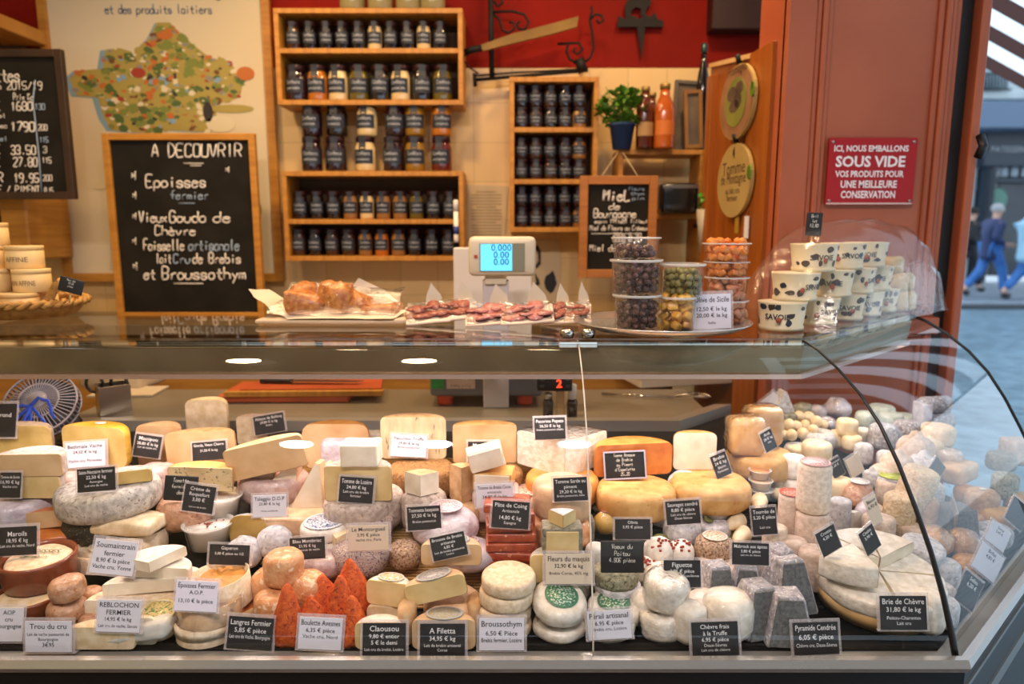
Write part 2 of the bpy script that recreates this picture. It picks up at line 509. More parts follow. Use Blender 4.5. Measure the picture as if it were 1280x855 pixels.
# terracotta pilaster at the end of the counter: stile, raised mouldings, panel, lower panel, black gap, street-side strip
YP = 2.08
xl = xat(977, YP, 1.6); xr = xat(1193, YP, 1.6)
p = empty('pilaster', (0, 0, 0)); struct(p)
def strip(name, x0, x1, z0, z1, y, d, m, par):
    return B().box(((x0 + x1) / 2, y + d / 2, (z0 + z1) / 2), (x1 - x0, d, z1 - z0), ch=.004).build(name, m, par)
strip('pilaster_core', xl, xr, 0, 2.8, YP + .02, .22, TERRA, p)
z0 = 1.03
def frame_mould(x0, x1, za, zb, wd, y, name):
    b = B()
    for (a, c, e) in ((0, .014, wd * .33), (wd * .33, .022, wd * .33), (wd * .66, .012, wd * .33)):
        for xx in (x0 + a, x1 - a - e):
            b.box((xx + e / 2, y - c / 2 + .02, (za + zb) / 2), (e, c, zb - za), ch=.004)
        for zz in (za + a, zb - a - e):
            b.box(((x0 + x1) / 2, y - c / 2 + .02, zz + e / 2), (x1 - x0 - .002, c * .98, e), ch=.004)
    return b.build(name, TERRA, p)
xm0 = xat(1012, YP, 1.6); xm1 = xat(1184, YP, 1.6)
frame_mould(xm0, xm1, 1.12, 2.75, .05, YP, 'panel_moulding')
frame_mould(xl + .02, xr - .01, .60, 1.05, .04, YP, 'lower_panel_moulding')
strip('stile', xl, xm0, 1.06, 2.8, YP, .04, TERRA, p)
strip('rail', xl - .003, xr + .003, 1.05, 1.10, YP - .01, .05, TERRA, p)
xg = xat(1210, YP, 1.6)
strip('shutter_channel', xr, xg, 0, 2.8, YP + .03, .2, mat('shutter_black', '0c0b0b', rough=.5), p)
strip('outer_strip', xg, xat(1221, YP, 1.6), 0, 2.8, YP - .01, .24, TERRA, p)
b = B(); zz = aty(1190, 185, YP).z
b.tube([(xg + .01, YP - .035, zz - .03), (xg + .012, YP - .05, zz), (xg + .01, YP - .035, zz + .03)], .012, 8)
b.build('shutter_latch', BLACK, p)

q0 = aty(1032, 256, YP - .004); q1 = aty(1149, 172, YP - .004); X = q1.x - q0.x; Z = q1.z - q0.z
sgn = empty('wall_sign', ((q0.x + q1.x) / 2, YP + .004, q0.z), (0, 0, 0), 'red sign lettered SOUS VIDE screwed to the terracotta pilaster', 'sign')
B().box((0, 0, Z / 2), (X, .008, Z), ch=.001).build('sign_plate', mat('sign_red', 'a8141a', rough=.35), sgn)
b = B()
for t_, z_, s_, mw in (('ICI, NOUS EMBALLONS', .80, .125, .84), ('SOUS VIDE', .575, .22, .84), ('VOS PRODUITS POUR', .42, .13, .78), ('UNE MEILLEURE', .26, .15, .64), ('CONSERVATION', .105, .15, .62)):
    print_text(b, t_, -X * .02, Z * z_, Z * s_, X * mw, bold=.03, y=-.0048)
b.build('lettering', mat('sign_white', 'f0e6e4', rough=.6), sgn)
b = B()
for x_ in (-1, 1):
    for z_ in (.06, .94): b.lathe([(0, 0), (.005, 0), (.004, .002), (0, .003)], 10, M=T(x_ * X * .46, -.004, Z * z_) @ R(90, 'X'))
b.build('screw_heads', STEEL, sgn)
B().box((0, -.0046, Z * .02), (X * .98, .001, Z * .025)).build('worn_edge', mat('sign_wear', 'd8b8b0', rough=.7), sgn)
# the street: awning, facade across the road, its shop window, people
aw = empty('striped_awning', (1.4, 3.6, 2.9), label='brown and white striped awning stretched out over the street beside the shop', cat='awning')
AD = mat('awning_brown', '4b3532', rough=.8); AL = mat('awning_white', 'eaf0f6', rough=.8)
for m_ in (AD, AL):
    p_ = m_.node_tree.nodes['Principled BSDF']; tl = m_.node_tree.nodes.new('ShaderNodeBsdfTranslucent'); tl.inputs[0].default_value = p_.inputs['Base Color'].default_value
    mx_ = m_.node_tree.nodes.new('ShaderNodeMixShader'); mx_.inputs[0].default_value = .85
    m_.node_tree.links.new(p_.outputs[0], mx_.inputs[1]); m_.node_tree.links.new(tl.outputs[0], mx_.inputs[2]); m_.node_tree.links.new(mx_.outputs[0], m_.node_tree.nodes['Material Output'].inputs[0])
def az(x): return 3.50 - .5 * x
for nm, mt, k0 in (('dark_stripes', AD, 0), ('pale_stripes', AL, 1)):
    b = B()
    for i in range(k0, 32, 2):
        ya = 4.0 - .125 * (i + 1); yb = 4.0 - .125 * i
        v = [(x, y, az(x) + dz) for dz in (0, ) for x in (1.25, 3.9) for y in (ya, yb)]
        b.add(v, [(0, 1, 3, 2)])
    b.xf(T(-1.4, -3.6, -2.9)); b.build(nm, mt, aw)
b = B().tube([(3.9, 0.02, az(3.9)), (3.9, 4.0, az(3.9))], .02, 8).xf(T(-1.4, -3.6, -2.9)); b.build('front_bar', DARKM, aw)

YF = 17.0
fb = empty('building_facade', (0, 0, 0)); struct(fb)
STONE = mat('pale_stone', 'b9c4c6', 'a9b4b8', 1.5, .7); NAVY = mat('navy_paint', '1c2836', rough=.4); FASC = mat('slate_blue_awning', '5c6f86', rough=.6)
SHOPW = mat('dark_shop_window', '141b22', '2c3843', .7, .15)
def fbox(px0, py0, px1, py1, y, d, name, m):
    a = aty(px0, py1, y); c = aty(px1, py0, y)
    return B().box(((a.x + c.x) / 2, y + d / 2, (a.z + c.z) / 2), (c.x - a.x, d, c.z - a.z), ch=.02).build(name, m, fb)
fbox(1100, -300, 1900, 140, YF + .4, .6, 'upper_wall', STONE)
fbox(1100, 120, 1232, 360, YF + .3, .6, 'stone_pier', STONE)
b = B()
a = aty(1206, 0, YF)
for py in (160, 185, 210, 235, 260, 285, 310):
    q = aty(1215, py, YF + .28); b.box((q.x, YF + .29, q.z), (1.0, .03, .03))
b.build('pier_joints', mat('stone_joint', '8d989c', rough=.8), fb)
fbox(1180, 126, 1900, 160, YF - .6, 1.2, 'shop_fascia', FASC)
fbox(1150, 112, 1900, 124, YF + .2, .3, 'stone_cornice', STONE)
fbox(1230, 162, 1900, 208, YF, .4, 'sign_board', NAVY)
fbox(1236, 205, 1900, 345, YF + .3, .2, 'shop_window', SHOPW)
fbox(1228, 160, 1236, 350, YF + .1, .3, 'window_post', NAVY)
fbox(1230, 222, 1900, 229, YF + .15, .2, 'window_transom', NAVY)
for k in range(4):
    fbox(1238 + k * 13, 206, 1249 + k * 13, 221, YF + .2, .1, 'fanlight', mat('fanlight_glass', '8796a0', rough=.2))
b = B(); q = aty(1238, 190, YF - .03); print_text(b, 'PATISSERIES', 0, 0, .19, left=True)
b.build('sign_lettering', mat('dim_gold', 'a9adb0', rough=.6), fb, (q.x, YF - .03, q.z))
q = aty(1244, 250, YF + .2)
b = B().lathe([(0, 0), (.28, 0), (.28, .03), (.22, .04), (0, .04)], 24, M=R(90, 'X')); b.build('round_green_sign', mat('green_sign', '4d7a6c', rough=.5), fb, (q.x, YF + .2, q.z))
fbox(1222, 85, 1264, 118, YF + .3, .15, 'balcony_window', mat('blue_pane', '93a9b5', rough=.2))
b = B()
for k in range(9):
    q = aty(1226 + k * 4, 112, YF + .1); q2 = aty(1226 + k * 4, 92, YF + .1); b.tube([q, q2], .02, 5)
for py in (92, 112): b.tube([aty(1222, py, YF + .1), aty(1264, py, YF + .1)], .025, 5)
b.build('balcony_railing', DARKM, fb)

SKIN = mat('skin', 'c79c86', rough=.6)
def skinned(name, verts, edges, radii, m, parent=None):
    me = bpy.data.meshes.new(name); me.from_pydata([tuple(v) for v in verts], edges, []); me.update()
    o = bpy.data.objects.new(name, me); COL.objects.link(o)
    me.materials.append(m)
    md = o.modifiers.new('skin', 'SKIN')
    for i, r in enumerate(radii):
        r = r if isinstance(r, tuple) else (r, r)
        me.skin_vertices[0].data[i].radius = r
    me.skin_vertices[0].data[0].use_root = True
    s_ = o.modifiers.new('sub', 'SUBSURF'); s_.levels = 1; s_.render_levels = 2
    for p_ in me.polygons: p_.use_smooth = True
    if parent: o.parent = parent
    return o
def hand(verts, edges, radii, iw, d, sp=.018, L=.075):
    """five fingers grown from wrist vertex iw along d"""
    w0 = Vector(verts[iw]); d = Vector(d).normalized(); s_ = d.cross(Vector((0, 1, 0))).normalized() if abs(d.y) < .9 else Vector((1, 0, 0))
    n = d.cross(s_)
    verts.append(w0 + d * .06); radii.append((.038, .02)); edges.append((iw, len(verts) - 1)); pm = len(verts) - 1
    for k in range(4):
        q = w0 + d * .1 + s_ * (k - 1.5) * sp
        l = L * (0.85, 1.0, .95, .75)[k]
        for j, c in ((0, 0), (.5, .18), (1, .5)):
            verts.append(q + d * l * j + n * l * c); radii.append(.009); edges.append((pm if j == 0 else len(verts) - 2, len(verts) - 1))
    q = w0 + d * .05 - s_ * .035
    verts.append(q); radii.append(.011); edges.append((pm, len(verts) - 1))
    verts.append(q + d * .035 - s_ * .012); radii.append(.009); edges.append((len(verts) - 2, len(verts) - 1))
def walker(name, label, px, pyfeet, y, hgt, jacket, trousers, hair, longcoat=False, fat=1.0, group=None):
    """walking to the right (+x): feet apart, one arm bent"""
    g = aty(px, pyfeet, y)
    base = .105
    k = hgt / 1.75
    root = empty(name, (g.x, y, base), (0, 0, 0), label, 'person')
    V = [(0, 0, .95), (0.01, 0, 1.15), (0.0, 0, 1.38), (0.02, 0, 1.47), (.05, 0, 1.54), (.07, 0, 1.64), (.07, 0, 1.74),
         (.02, -.09, .93), (.20, -.10, .52), (.26, -.10, .10), (.38, -.10, .04),
         (.0, .09, .93), (-.08, .10, .52), (-.38, .10, .16), (-.30, .10, .05),
         (-.01, -.19, 1.40), (-.10, -.23, 1.12), (.12, -.22, 1.02),
         (-.01, .19, 1.40), (.02, .23, 1.12), (.2, .2, .98)]
    E_ = [(0, 1), (1, 2), (2, 3), (3, 4), (4, 5), (5, 6), (0, 7), (7, 8), (8, 9), (9, 10), (0, 11), (11, 12), (12, 13), (13, 14),
          (2, 15), (15, 16), (16, 17), (2, 18), (18, 19), (19, 20)]
    rad = [(.13, .15), (.12, .15), (.12, .17), .065, .06, .09, .07, .085, .062, .045, .035, .085, .062, .045, .035, .06, .048, .036, .06, .048, .036]
    hand(V, E_, rad, 17, (1, 0, -.15)); hand(V, E_, rad, 20, (1, 0, -.1))
    V = [Vector(v) * k for v in V]; rad = [tuple(q * k for q in r) if isinstance(r, tuple) else r * k for r in rad]
    skinned('body', V, E_, rad, SKIN, root)
    # face: nose, eyes, ears
    b = B(); hd = Vector((.07, 0, 1.66)) * k
    b.lathe([(0, 0), (.018, .004), (.01, .03), (0, .045)], 8, M=T(hd.x + .085 * k, 0, hd.z - .035 * k))
    b.build('nose', SKIN, root)
    for sy in (-1, 1):
        B().lathe([(0, -.012), (.011, 0), (0, .012)], 8).build('eye', INK, root, (hd.x + .082 * k, sy * .03 * k, hd.z + .005 * k))
        B().lathe([(0, -.03), (.014, -.015), (.016, .01), (0, .028)], 8).build('ear', SKIN, root, (hd.x - .005, sy * .088 * k, hd.z - .01 * k))
    B().box((hd.x + .083 * k, 0, hd.z - .062 * k), (.012, .05, .009)).build('mouth', mat('lip', '9a5f54', rough=.6), root)
    b = B().lathe([(.098, -.02), (.106, .02), (.10, .06), (.07, .1), (0, .118)], 20, M=T(hd.x - .015 * k, 0, hd.z - .0 * k)).disp(.012, 14)
    b.build('hair', hair, root)
    # clothes
    J = [V[1] + Vector((0, 0, -.02)), V[2], V[3] + Vector((.01, 0, .03)), V[15], V[16], V[17], V[18], V[19], V[20], V[0] + Vector((0, 0, -.12)), V[0] + Vector((.0, 0, -.32 if longcoat else -.25))]
    Je = [(0, 1), (1, 2), (1, 3), (3, 4), (4, 5), (1, 6), (6, 7), (7, 8), (0, 9), (9, 10)]
    f = fat
    Jr = [(.165 * f, .19 * f), (.165 * f, .205 * f), (.10, .10), .085 * f, .075 * f, .055, .085 * f, .075 * f, .055, (.175 * f, .20 * f), (.19 * f, .21 * f)]
    skinned('jacket', J, Je, [tuple(q * k for q in r) if isinstance(r, tuple) else r * k for r in Jr], jacket, root)
    P_ = [V[0], V[7], V[8], V[9] + Vector((0, 0, .02)), V[11], V[12], V[13] + Vector((.02, 0, .02))]
    skinned('trousers', P_, [(0, 1), (1, 2), (2, 3), (0, 4), (4, 5), (5, 6)], [q * k for q in (.15, .115, .092, .075, .115, .092, .075)], trousers, root)
    for (a, c) in ((9, 10), (13, 14)):
        d = V[c] - V[a]
        skinned('shoe', [V[a] + Vector((-.02, 0, -.03)), (V[a] + V[c]) / 2 + Vector((0, 0, -.03)), V[c] + Vector((.04, 0, -.005))], [(0, 1), (1, 2)], [.062, .062, .05], mat('shoe_black', '1a1a1e', rough=.4), root)
    return root
walker('person', 'person in navy hooded jacket and blue jeans walking along the far pavement', 1232, 372, 13.1, 1.68, mat('navy_jacket', '223058', rough=.7), mat('blue_jeans', '2f5f9e', '3f73b5', 6, .8), mat('grey_hair', '9a9a9c', rough=.8))
walker('person', 'person in pale blue raincoat and jeans walking at the right edge', 1284, 371, 12.5, 1.72, mat('pale_raincoat', '9cc3d8', '86b0c8', 5, .5), mat('blue_jeans', '2f5f9e'), mat('pale_raincoat', '9cc3d8'), True, 1.35)
walker('person', 'person in dark clothes half hidden behind the terracotta strip', 1203, 368, 14.4, 1.66, mat('dark_coat', '16161a', rough=.8), mat('dark_coat', '16161a'), mat('dark_hair', '15110f', rough=.8))

# ================================================================ back wall things
def jar_mats(c):
    return {'black': '160f10', 'plum': '24101a', 'cream': 'd8c08a', 'amber': 'b06a1c', 'olive': '5f5316', 'honey': '8f6a1e', 'brown': '3a2113', 'red': '5a1810', 'tan': '8f6534', 'orange': 'b5651d'}[c]
JL = mat('jar_label_blue', '232b38', '181f2a', 40, .5); LIDR = mat('jar_lid', '301418', rough=.35, metal=.3)
JT = mat('jar_print', 'b9c0c8', rough=.7)
def jar(r, h, c):
    """glass jar: body of filling, neck, lid, paper band, small writing"""
    root = bpy.data.objects.new('preserve_jar', None); COL.objects.link(root); root.empty_display_size = .02
    b = B().lathe([(0, 0), (r * .9, 0), (r, h * .06), (r, h * .66), (r * .86, h * .78), (r * .82, h * .84), (0, h * .84)], 18)
    b.build('filled_glass', mat('jar_' + c, jar_mats(c), rough=.12, coat=.6, coatrough=.05), root)
    b = B().lathe([(r * .80, h * .83), (r * .9, h * .84), (r * .9, h * .97), (r * .82, h), (0, h)], 18)
    b.build('lid', LIDR, root)
    a = radians(62)
    pts = []; n = 8
    v = [( (r + .0006) * sin(-a + 2 * a * i / n), -(r + .0006) * cos(-a + 2 * a * i / n), z) for i in range(n + 1) for z in (h * .22, h * .62)]
    b = B().add(v, [(2 * i, 2 * i + 2, 2 * i + 3, 2 * i + 1) for i in range(n)], smooth=True)
    # tab over the lid
    t = r * .34
    b.add([(-t, -r * 1.001 - .0004, h * .6), (t, -r * 1.001 - .0004, h * .6), (t, -r * .9, h * .80), (-t, -r * .9, h * .80), (t, -r * .93, h * .985), (-t, -r * .93, h * .985)], [(0, 1, 2, 3), (3, 2, 4, 5)])
    lb = b.build('paper_label', JL, root)
    b = B()
    for z, s_, k in ((.46, .15, 'Confiture'), (.31, .11, 'artisanale')):
        print_text(b, k, 0, h * z, h * s_, r * 1.5, bend=r + .0012)
    b.build('lettering', JT, root)
    return root
JP = {}
def put_jar(kind, x, y, z, label, group, rz=0):
    if kind not in JP: o = JP[kind] = jar(*kind)
    else: o = copy_tree(JP[kind])
    o.location = (x, y, z); o.rotation_euler = (0, 0, rz)
    tag(o, label, 'jar', group)
def shelf_box(name, label, px0, py0, px1, py1, y, d, mids, m=WOOD, cat='shelf', th=.018, back=True, uprights=()):
    """open wooden wall box; mids = pixel rows of the shelf boards' top edges"""
    A_ = aty(px0, py1, y); C_ = aty(px1, py0, y)
    x0, x1, z0, z1 = A_.x, C_.x, A_.z, C_.z
    r = empty(name, ((x0 + x1) / 2, y + d / 2, z0), (0, 0, 0), label, cat)
    X = (x1 - x0); Z = z1 - z0
    B().box((0, 0, Z - th / 2), (X, d, th)).build('top_board', WOODH, r)
    B().box((0, 0, th / 2), (X, d, th)).build('bottom_board', WOODH, r)
    for s_ in (-1, 1): B().box((s_ * (X / 2 - th / 2), 0, Z / 2), (th, d - .002, Z - 2 * th)).build('side_board', m, r)
    zs = []
    for q in mids:
        zz = aty(px0, q, y).z - z0; zs.append(zz + z0)
        B().box((0, 0, zz - th / 2), (X - 2 * th, d - .004, th)).build('shelf_board', WOODH, r)
    if back: B().box((0, d / 2 - .004, Z / 2), (X - 2 * th, .006, Z - 2 * th)).build('back_panel', mat('box_back', '4b3416', rough=.7), r)
    return dict(x0=x0, x1=x1, z0=z0, z1=z1, th=th, zs=zs, y=y, d=d, floor=z0 + th)
YB = 2.77; DB = .165
u = shelf_box('wall_shelf', 'wooden two-tier wall box of jars, uppermost on the tiled wall left of the ironwork', 347, 10, 578, 131, YB, DB, [60])
l_ = shelf_box('wall_shelf', 'wooden two-tier wall box of jars just above the cured meats', 357, 214, 579, 326, YB, DB, [274])
r_ = shelf_box('wall_shelf', 'narrow three-tier wooden wall box of small stacked jars left of the potted herb', 637, 96, 749, 290, YB, DB, [159, 224])
def row(cols, py, z, hpx, kinds, dia, txt, grp, y=None):
    y = (YB + .05) if y is None else y
    h = hpx * (y * CP) / FPX; r = dia * y * CP / FPX / 2
    h = round(h, 3); r = round(r, 3)
    for i, (px, c) in enumerate(zip(cols, kinds)):
        put_jar((r, h, c), xat(px, y, z + h / 2), y, z, txt(i, c), grp, rnd(-.2, .2))
nm = {'black': 'near-black', 'plum': 'dark plum', 'cream': 'cream-filled', 'amber': 'amber', 'olive': 'olive-tinted', 'honey': 'honey-coloured', 'brown': 'dark brown', 'red': 'dark red', 'tan': 'tan', 'orange': 'orange'}
def sp(a, b_, n): return [a + (b_ - a) * i / (n - 1) for i in range(n)]
row(sp(367, 550, 10), 58, u['zs'][0], 33, ['brown', 'black', 'black', 'black', 'black', 'cream', 'black', 'black', 'cream', 'black'], 17, lambda i, c: f'{nm[c]} jar, {ORD[i]} from the left on the upper wall box\'s top tier', 'jars on the top tier of the upper wall box')
row(sp(371, 553, 8), 121, u['floor'], 42, ['plum', 'amber', 'cream', 'olive', 'black', 'cream', 'black', 'olive'], 24, lambda i, c: f'large {nm[c]} jar, {ORD[i]} from the left on the upper wall box\'s lower tier', 'jars on the lower tier of the upper wall box')
row([390, 420, 457, 492, 519, 552], 212, l_['z1'] + .0005, 42, ['plum', 'plum', 'cream', 'plum', 'honey', 'red'], 25, lambda i, c: f'{nm[c]} jar, {ORD[i]} from the left in the bottom layer between the two wall boxes', 'jars stacked between the wall boxes')
jz = l_['z1'] + .0005 + round(42 * ((YB + .05) * CP) / FPX, 3) + .0005
row([390, 421, 459, 494, 519, 552], 168, jz, 40, ['plum', 'black', 'cream', 'plum', 'honey', 'amber'], 25, lambda i, c: f'{nm[c]} jar, {ORD[i]} from the left in the top layer between the two wall boxes', 'jars stacked between the wall boxes')
row(sp(376, 562, 10), 272, l_['zs'][0], 34, ['black', 'black', 'black', 'tan', 'cream', 'tan', 'tan', 'olive', 'black', 'black'], 18, lambda i, c: f'{nm[c]} jar, {ORD[i]} from the left on the lower wall box\'s top tier', 'jars on the top tier of the lower wall box')
row(sp(374, 560, 10), 318, l_['floor'], 33, ['brown', 'black', 'brown', 'brown', 'tan', 'orange', 'tan', 'black', 'black', 'black'], 18, lambda i, c: f'{nm[c]} jar, {ORD[i]} from the left on the lower wall box\'s bottom tier', 'jars on the bottom tier of the lower wall box')
for t_, (z, nmr) in enumerate(((r_['zs'][0], 'top'), (r_['zs'][1], 'middle'), (r_['floor'], 'lowest'))):
    for k in range(2):
        h = round(25 * YB / FPX, 3)
        row([652, 670, 688, 706, 724], 0, z + k * (h + .0005), 25, ['black', 'plum', 'brown', 'black', 'plum'] if (k + t_) % 2 else ['plum', 'brown', 'black', 'plum', 'tan'], 17,
            lambda i, c: f'small {nm[c]} jar, {ORD[i]} from left in {"upper" if k else "lower"} layer, narrow wall box\'s {nmr} tier', 'small jars in the narrow wall box')
# pale-lidded jars standing on the upper box
for i, px in enumerate((441, 476, 511, 541)):
    y = YB + .06; z = u['z1'] + .0005; r = 15 * y / FPX
    o = empty('storage_jar', (xat(px, y, z), y, z), (0, 0, 0), f'squat pale jar, {ORD[i]} from the left on top of the upper wall box', 'jar', 'pale jars on the upper wall box')
    B().lathe([(0, 0), (r * .9, 0), (r, .01), (r, .07), (r * .85, .09), (0, .09)], 20).build('filled_glass', mat('pale_filling', '8f8456', rough=.2, coat=.5), o)
    B().lathe([(r * .8, .088), (r * .95, .09), (r * .95, .11), (0, .112)], 20).build('lid', mat('pale_lid', 'b3a888', rough=.4), o)

# framed map poster
def framed(name, label, cat, corners_px, y, fw, fm, inner, lean=0.0, depth_=.025, inset=.006):
    (px0, py0, px1, py1) = corners_px
    a = aty(px0, py1, y); c = aty(px1, py0, y)
    X = c.x - a.x; Z = c.z - a.z
    r = empty(name, ((a.x + c.x) / 2, y, a.z), (lean, 0, 0), label, cat)
    b = B()
    for s_ in (-1, 1): b.box((s_ * (X / 2 - fw / 2), 0, Z / 2), (fw, depth_, Z))
    for z in (fw / 2, Z - fw / 2): b.box((0, 0, z), (X - 2 * fw, depth_ * .96, fw))
    b.build('frame', fm, r)
    B().box((0, inset, Z / 2), (X - 2 * fw + .004, .006, Z - 2 * fw + .004), ch=.0005).build(inner[0], inner[1], r)
    return r, X, Z
pr, X, Z = framed('framed_poster', 'large framed illustrated map poster of cheeses on the tiled wall', 'poster', (82, -60, 334, 352), 2.915, .034, WOOD, ('printed_sheet', mat('poster_paper', 'd9cdae', 'd2c4a2', 2, .5)))
# the map: patches of fields, little foods and animals as printed shapes
MAPC = [mat('map_' + n, c, rough=.6) for n, c in (('green', '788238'), ('dark_green', '4c6330'), ('yellow', 'a59448'), ('pale', 'd8cba6'), ('orange', 'b9692a'), ('brown', '6d4526'), ('blue', '7f9fb0'), ('grey', '8a8478'), ('black', '2d2824'), ('red', '9c3a24'))]
outl = [(86, 98), (98, 88), (128, 86), (132, 62), (150, 60), (168, 66), (186, 48), (196, 28), (212, 28), (232, 48), (262, 72), (288, 78), (304, 100), (300, 122), (272, 130), (268, 164), (248, 165), (215, 163), (175, 166), (140, 163), (130, 148), (122, 122), (96, 120)]
def inside(x, y, P):
    c = False
    for i in range(len(P)):
        (x1, y1), (x2, y2) = P[i], P[i - 1]
        if (y1 > y) != (y2 > y) and x < (x2 - x1) * (y - y1) / (y2 - y1) + x1: c = not c
    return c
def ploc(px, py):
    q = aty(px, py, 2.917); return (q.x - pr.location.x, q.z - pr.location.z)
b = B()
b.add([(ploc(*q)[0], .0024, ploc(*q)[1]) for q in outl], [tuple(range(len(outl) - 1, -1, -1))], 2)
b.add([(ploc(q[0] - 3 - (4 if q[0] < 150 else 0), q[1] + 1)[0], .0027, ploc(q[0] - 4, q[1] + 1)[1]) for q in outl], [tuple(range(len(outl) - 1, -1, -1))], 6)
rg = random.Random(5)
for i in range(900):
    px, py = rg.uniform(82, 306), rg.uniform(26, 168)
    if not inside(px, py, outl): continue
    x, z = ploc(px, py)
    c = rg.choices(range(10), (18, 12, 18, 22, 9, 8, 5, 10, 6, 5))[0]
    a = rg.uniform(.004, .019) * (1.5 if c < 3 else 1); e = a * rg.uniform(.4, .8); ro = rg.uniform(-.6, .6)
    n = rg.choice((5, 7, 9)); v = []
    for k in range(n):
        t = 2 * pi * k / n; q = rg.uniform(.75, 1.1)
        dx, dz = a * cos(t) * q, e * sin(t) * q
        v.append((x + dx * cos(ro) - dz * sin(ro), .0021 - i * .0000014, z + dx * sin(ro) + dz * cos(ro)))
    b.add(v, [tuple(range(n))], c)
for (px, py, a, e, c) in ((206, 44, 10, 5, 4), (307, 92, 11, 8, 4), (173, 91, 9, 6, 9), (290, 136, 27, 5, 2), (276, 155, 18, 10, 3), (322, 262, 5, 11, 1), (125, 232, 8, 5, 3), (260, 140, 6, 12, 8)):
    x, z = ploc(px, py); v = [(x + a * .0033 * cos(t * .5236), .0008, z + e * .0033 * sin(t * .5236)) for t in range(12)]
    b.add(v, [tuple(range(12))], c)
b.build('map_print', MAPC, pr)
b = B(); x, z = ploc(199, 17); stroke_text(b, 'et des produits laitiers', x, z, .034, .0024, 0, True, .1, fit=.42)
x, z = ploc(160, -6); stroke_text(b, 'La carte des Fromages', x + .12, z, .05, .003, 0, True, .1, mi=1)
b.xf(T(0, .0015, 0)); b.build('title_lettering', [mat('poster_blue', '3f5f86', rough=.7), mat('poster_dark', '3a342c', rough=.7)], pr)
b = B()
for k in range(16):
    x, z = ploc(142, 282 + k * 3.6); b.box((x, .0022, z), (.03, .001, .003))
b.build('fine_print', mat('fine_print_grey', '9a8f78', rough=.8), pr)

# chalkboards
def lines_on(r, items, name='chalk_lettering', y=-.0005):
    for (txt, px, px1, py, size, rr, m_) in items:
        b = B(); q = aty(px, py, r.location.y); q1 = aty(px1, py, r.location.y)
        stroke_text(b, txt, q.x - r.location.x, q.z - r.location.z, size, rr, y, False, .14, .08, mi=m_, fit=q1.x - q.x)
        b.build(name, [CHALK, CHALKB], r)
cb, X, Z = framed('chalkboard', 'tall wood-framed chalkboard headed A DECOUVRIR standing before the map poster', 'chalkboard', (149, 167, 319, 398), 2.70, .024, WOOD, ('slate_panel', SLATE), inset=.004)
lines_on(cb, [('A DECOUVRIR', 190, 304, 196, .046, .0036, 0), ('Epoisses', 183, 259, 234, .044, .0036, 0), ('fermier', 213, 262, 249, .032, .0026, 1), ('Vieux', 174, 210, 278, .042, .0034, 0), ('Gouda', 212, 259, 278, .042, .0036, 0), ('de', 267, 290, 278, .04, .0036, 0),
    ('Chèvre', 194, 246, 294, .036, .0032, 0), ('Faisselle', 180, 231, 313, .042, .0034, 0), ('artisanale', 236, 300, 313, .042, .0034, 1), ('lait', 195, 215, 329, .038, .0032, 0), ('Cru', 217, 239, 329, .034, .0034, 1), ('de Brebis', 241, 302, 329, .038, .0036, 0),
    ('et', 180, 196, 349, .042, .0036, 0), ('Broussothym', 203, 309, 349, .046, .0038, 0), ('*', 162, 175, 228, .05, .003, 0), ('*', 164, 174, 251, .04, .0026, 0), ('*', 164, 174, 277, .04, .0026, 0), ('*', 164, 174, 308, .04, .0026, 0), ('*', 164, 176, 340, .045, .0034, 0), ('*', 280, 290, 218, .035, .002, 0),
    ('_', 229, 262, 203, .02, .002, 0), ('_', 238, 256, 206, .02, .002, 0), ('_', 224, 250, 253, .018, .002, 1), ('_', 216, 266, 353, .024, .0024, 0)])
cl, X, Z = framed('chalkboard', 'dark-framed price chalkboard hanging at the left edge on the wooden cabinet', 'chalkboard', (-70, 62, 78, 249), 2.58, .026, mat('dark_frame', '2b1c10', '3a2614', 8, .5), ('slate_panel', SLATE), inset=.004)
lines_on(cl, [('Noisettes', -44, 26, 102, .046, .0034, 0), ('Saison 2015/19', -36, 54, 112, .026, .0022, 0), ('Prix Kg', 17, 42, 125, .022, .002, 0), ('1680', 14, 42, 138, .028, .003, 0), ('130', 44, 57, 137, .02, .002, 1), ('1790', 14, 45, 164, .03, .0036, 0), ('200', 48, 60, 163, .02, .002, 0),
    ('115', 50, 61, 178, .018, .002, 1), ('33.50', 14, 46, 193, .03, .003, 0), ('3', 54, 60, 191, .022, .002, 0), ('27.80', 17, 48, 208, .03, .003, 0), ('115', 53, 65, 204, .02, .002, 0), ('19.95', 18, 50, 228, .03, .0032, 0), ('200', 54, 66, 226, .02, .002, 0), ('ACE / PIMENT', -12, 51, 241, .024, .0026, 0), ('0.15', 56, 67, 241, .018, .0022, 0),
    ('DE', -14, 2, 138, .03, .003, 0), ('sel', -6, 8, 147, .014, .0018, 0), ('sec', -4, 10, 160, .016, .0018, 0), ('sel', -4, 10, 176, .016, .002, 1), ('DE', -14, 2, 192, .03, .003, 0), ('NE', -14, 2, 208, .03, .003, 0), ('R', -3, 6, 228, .034, .003, 0)])
ml, X, Z = framed('chalkboard', 'small wood-framed chalkboard about miel hanging in front of the narrow wall box', 'chalkboard', (723, 220, 822, 347), 2.62, .030, mat('orange_wood', 'b0702f', 'a06326', 6, .45, stretch=(1, 1, 9)), ('slate_panel', SLATE), inset=.004)
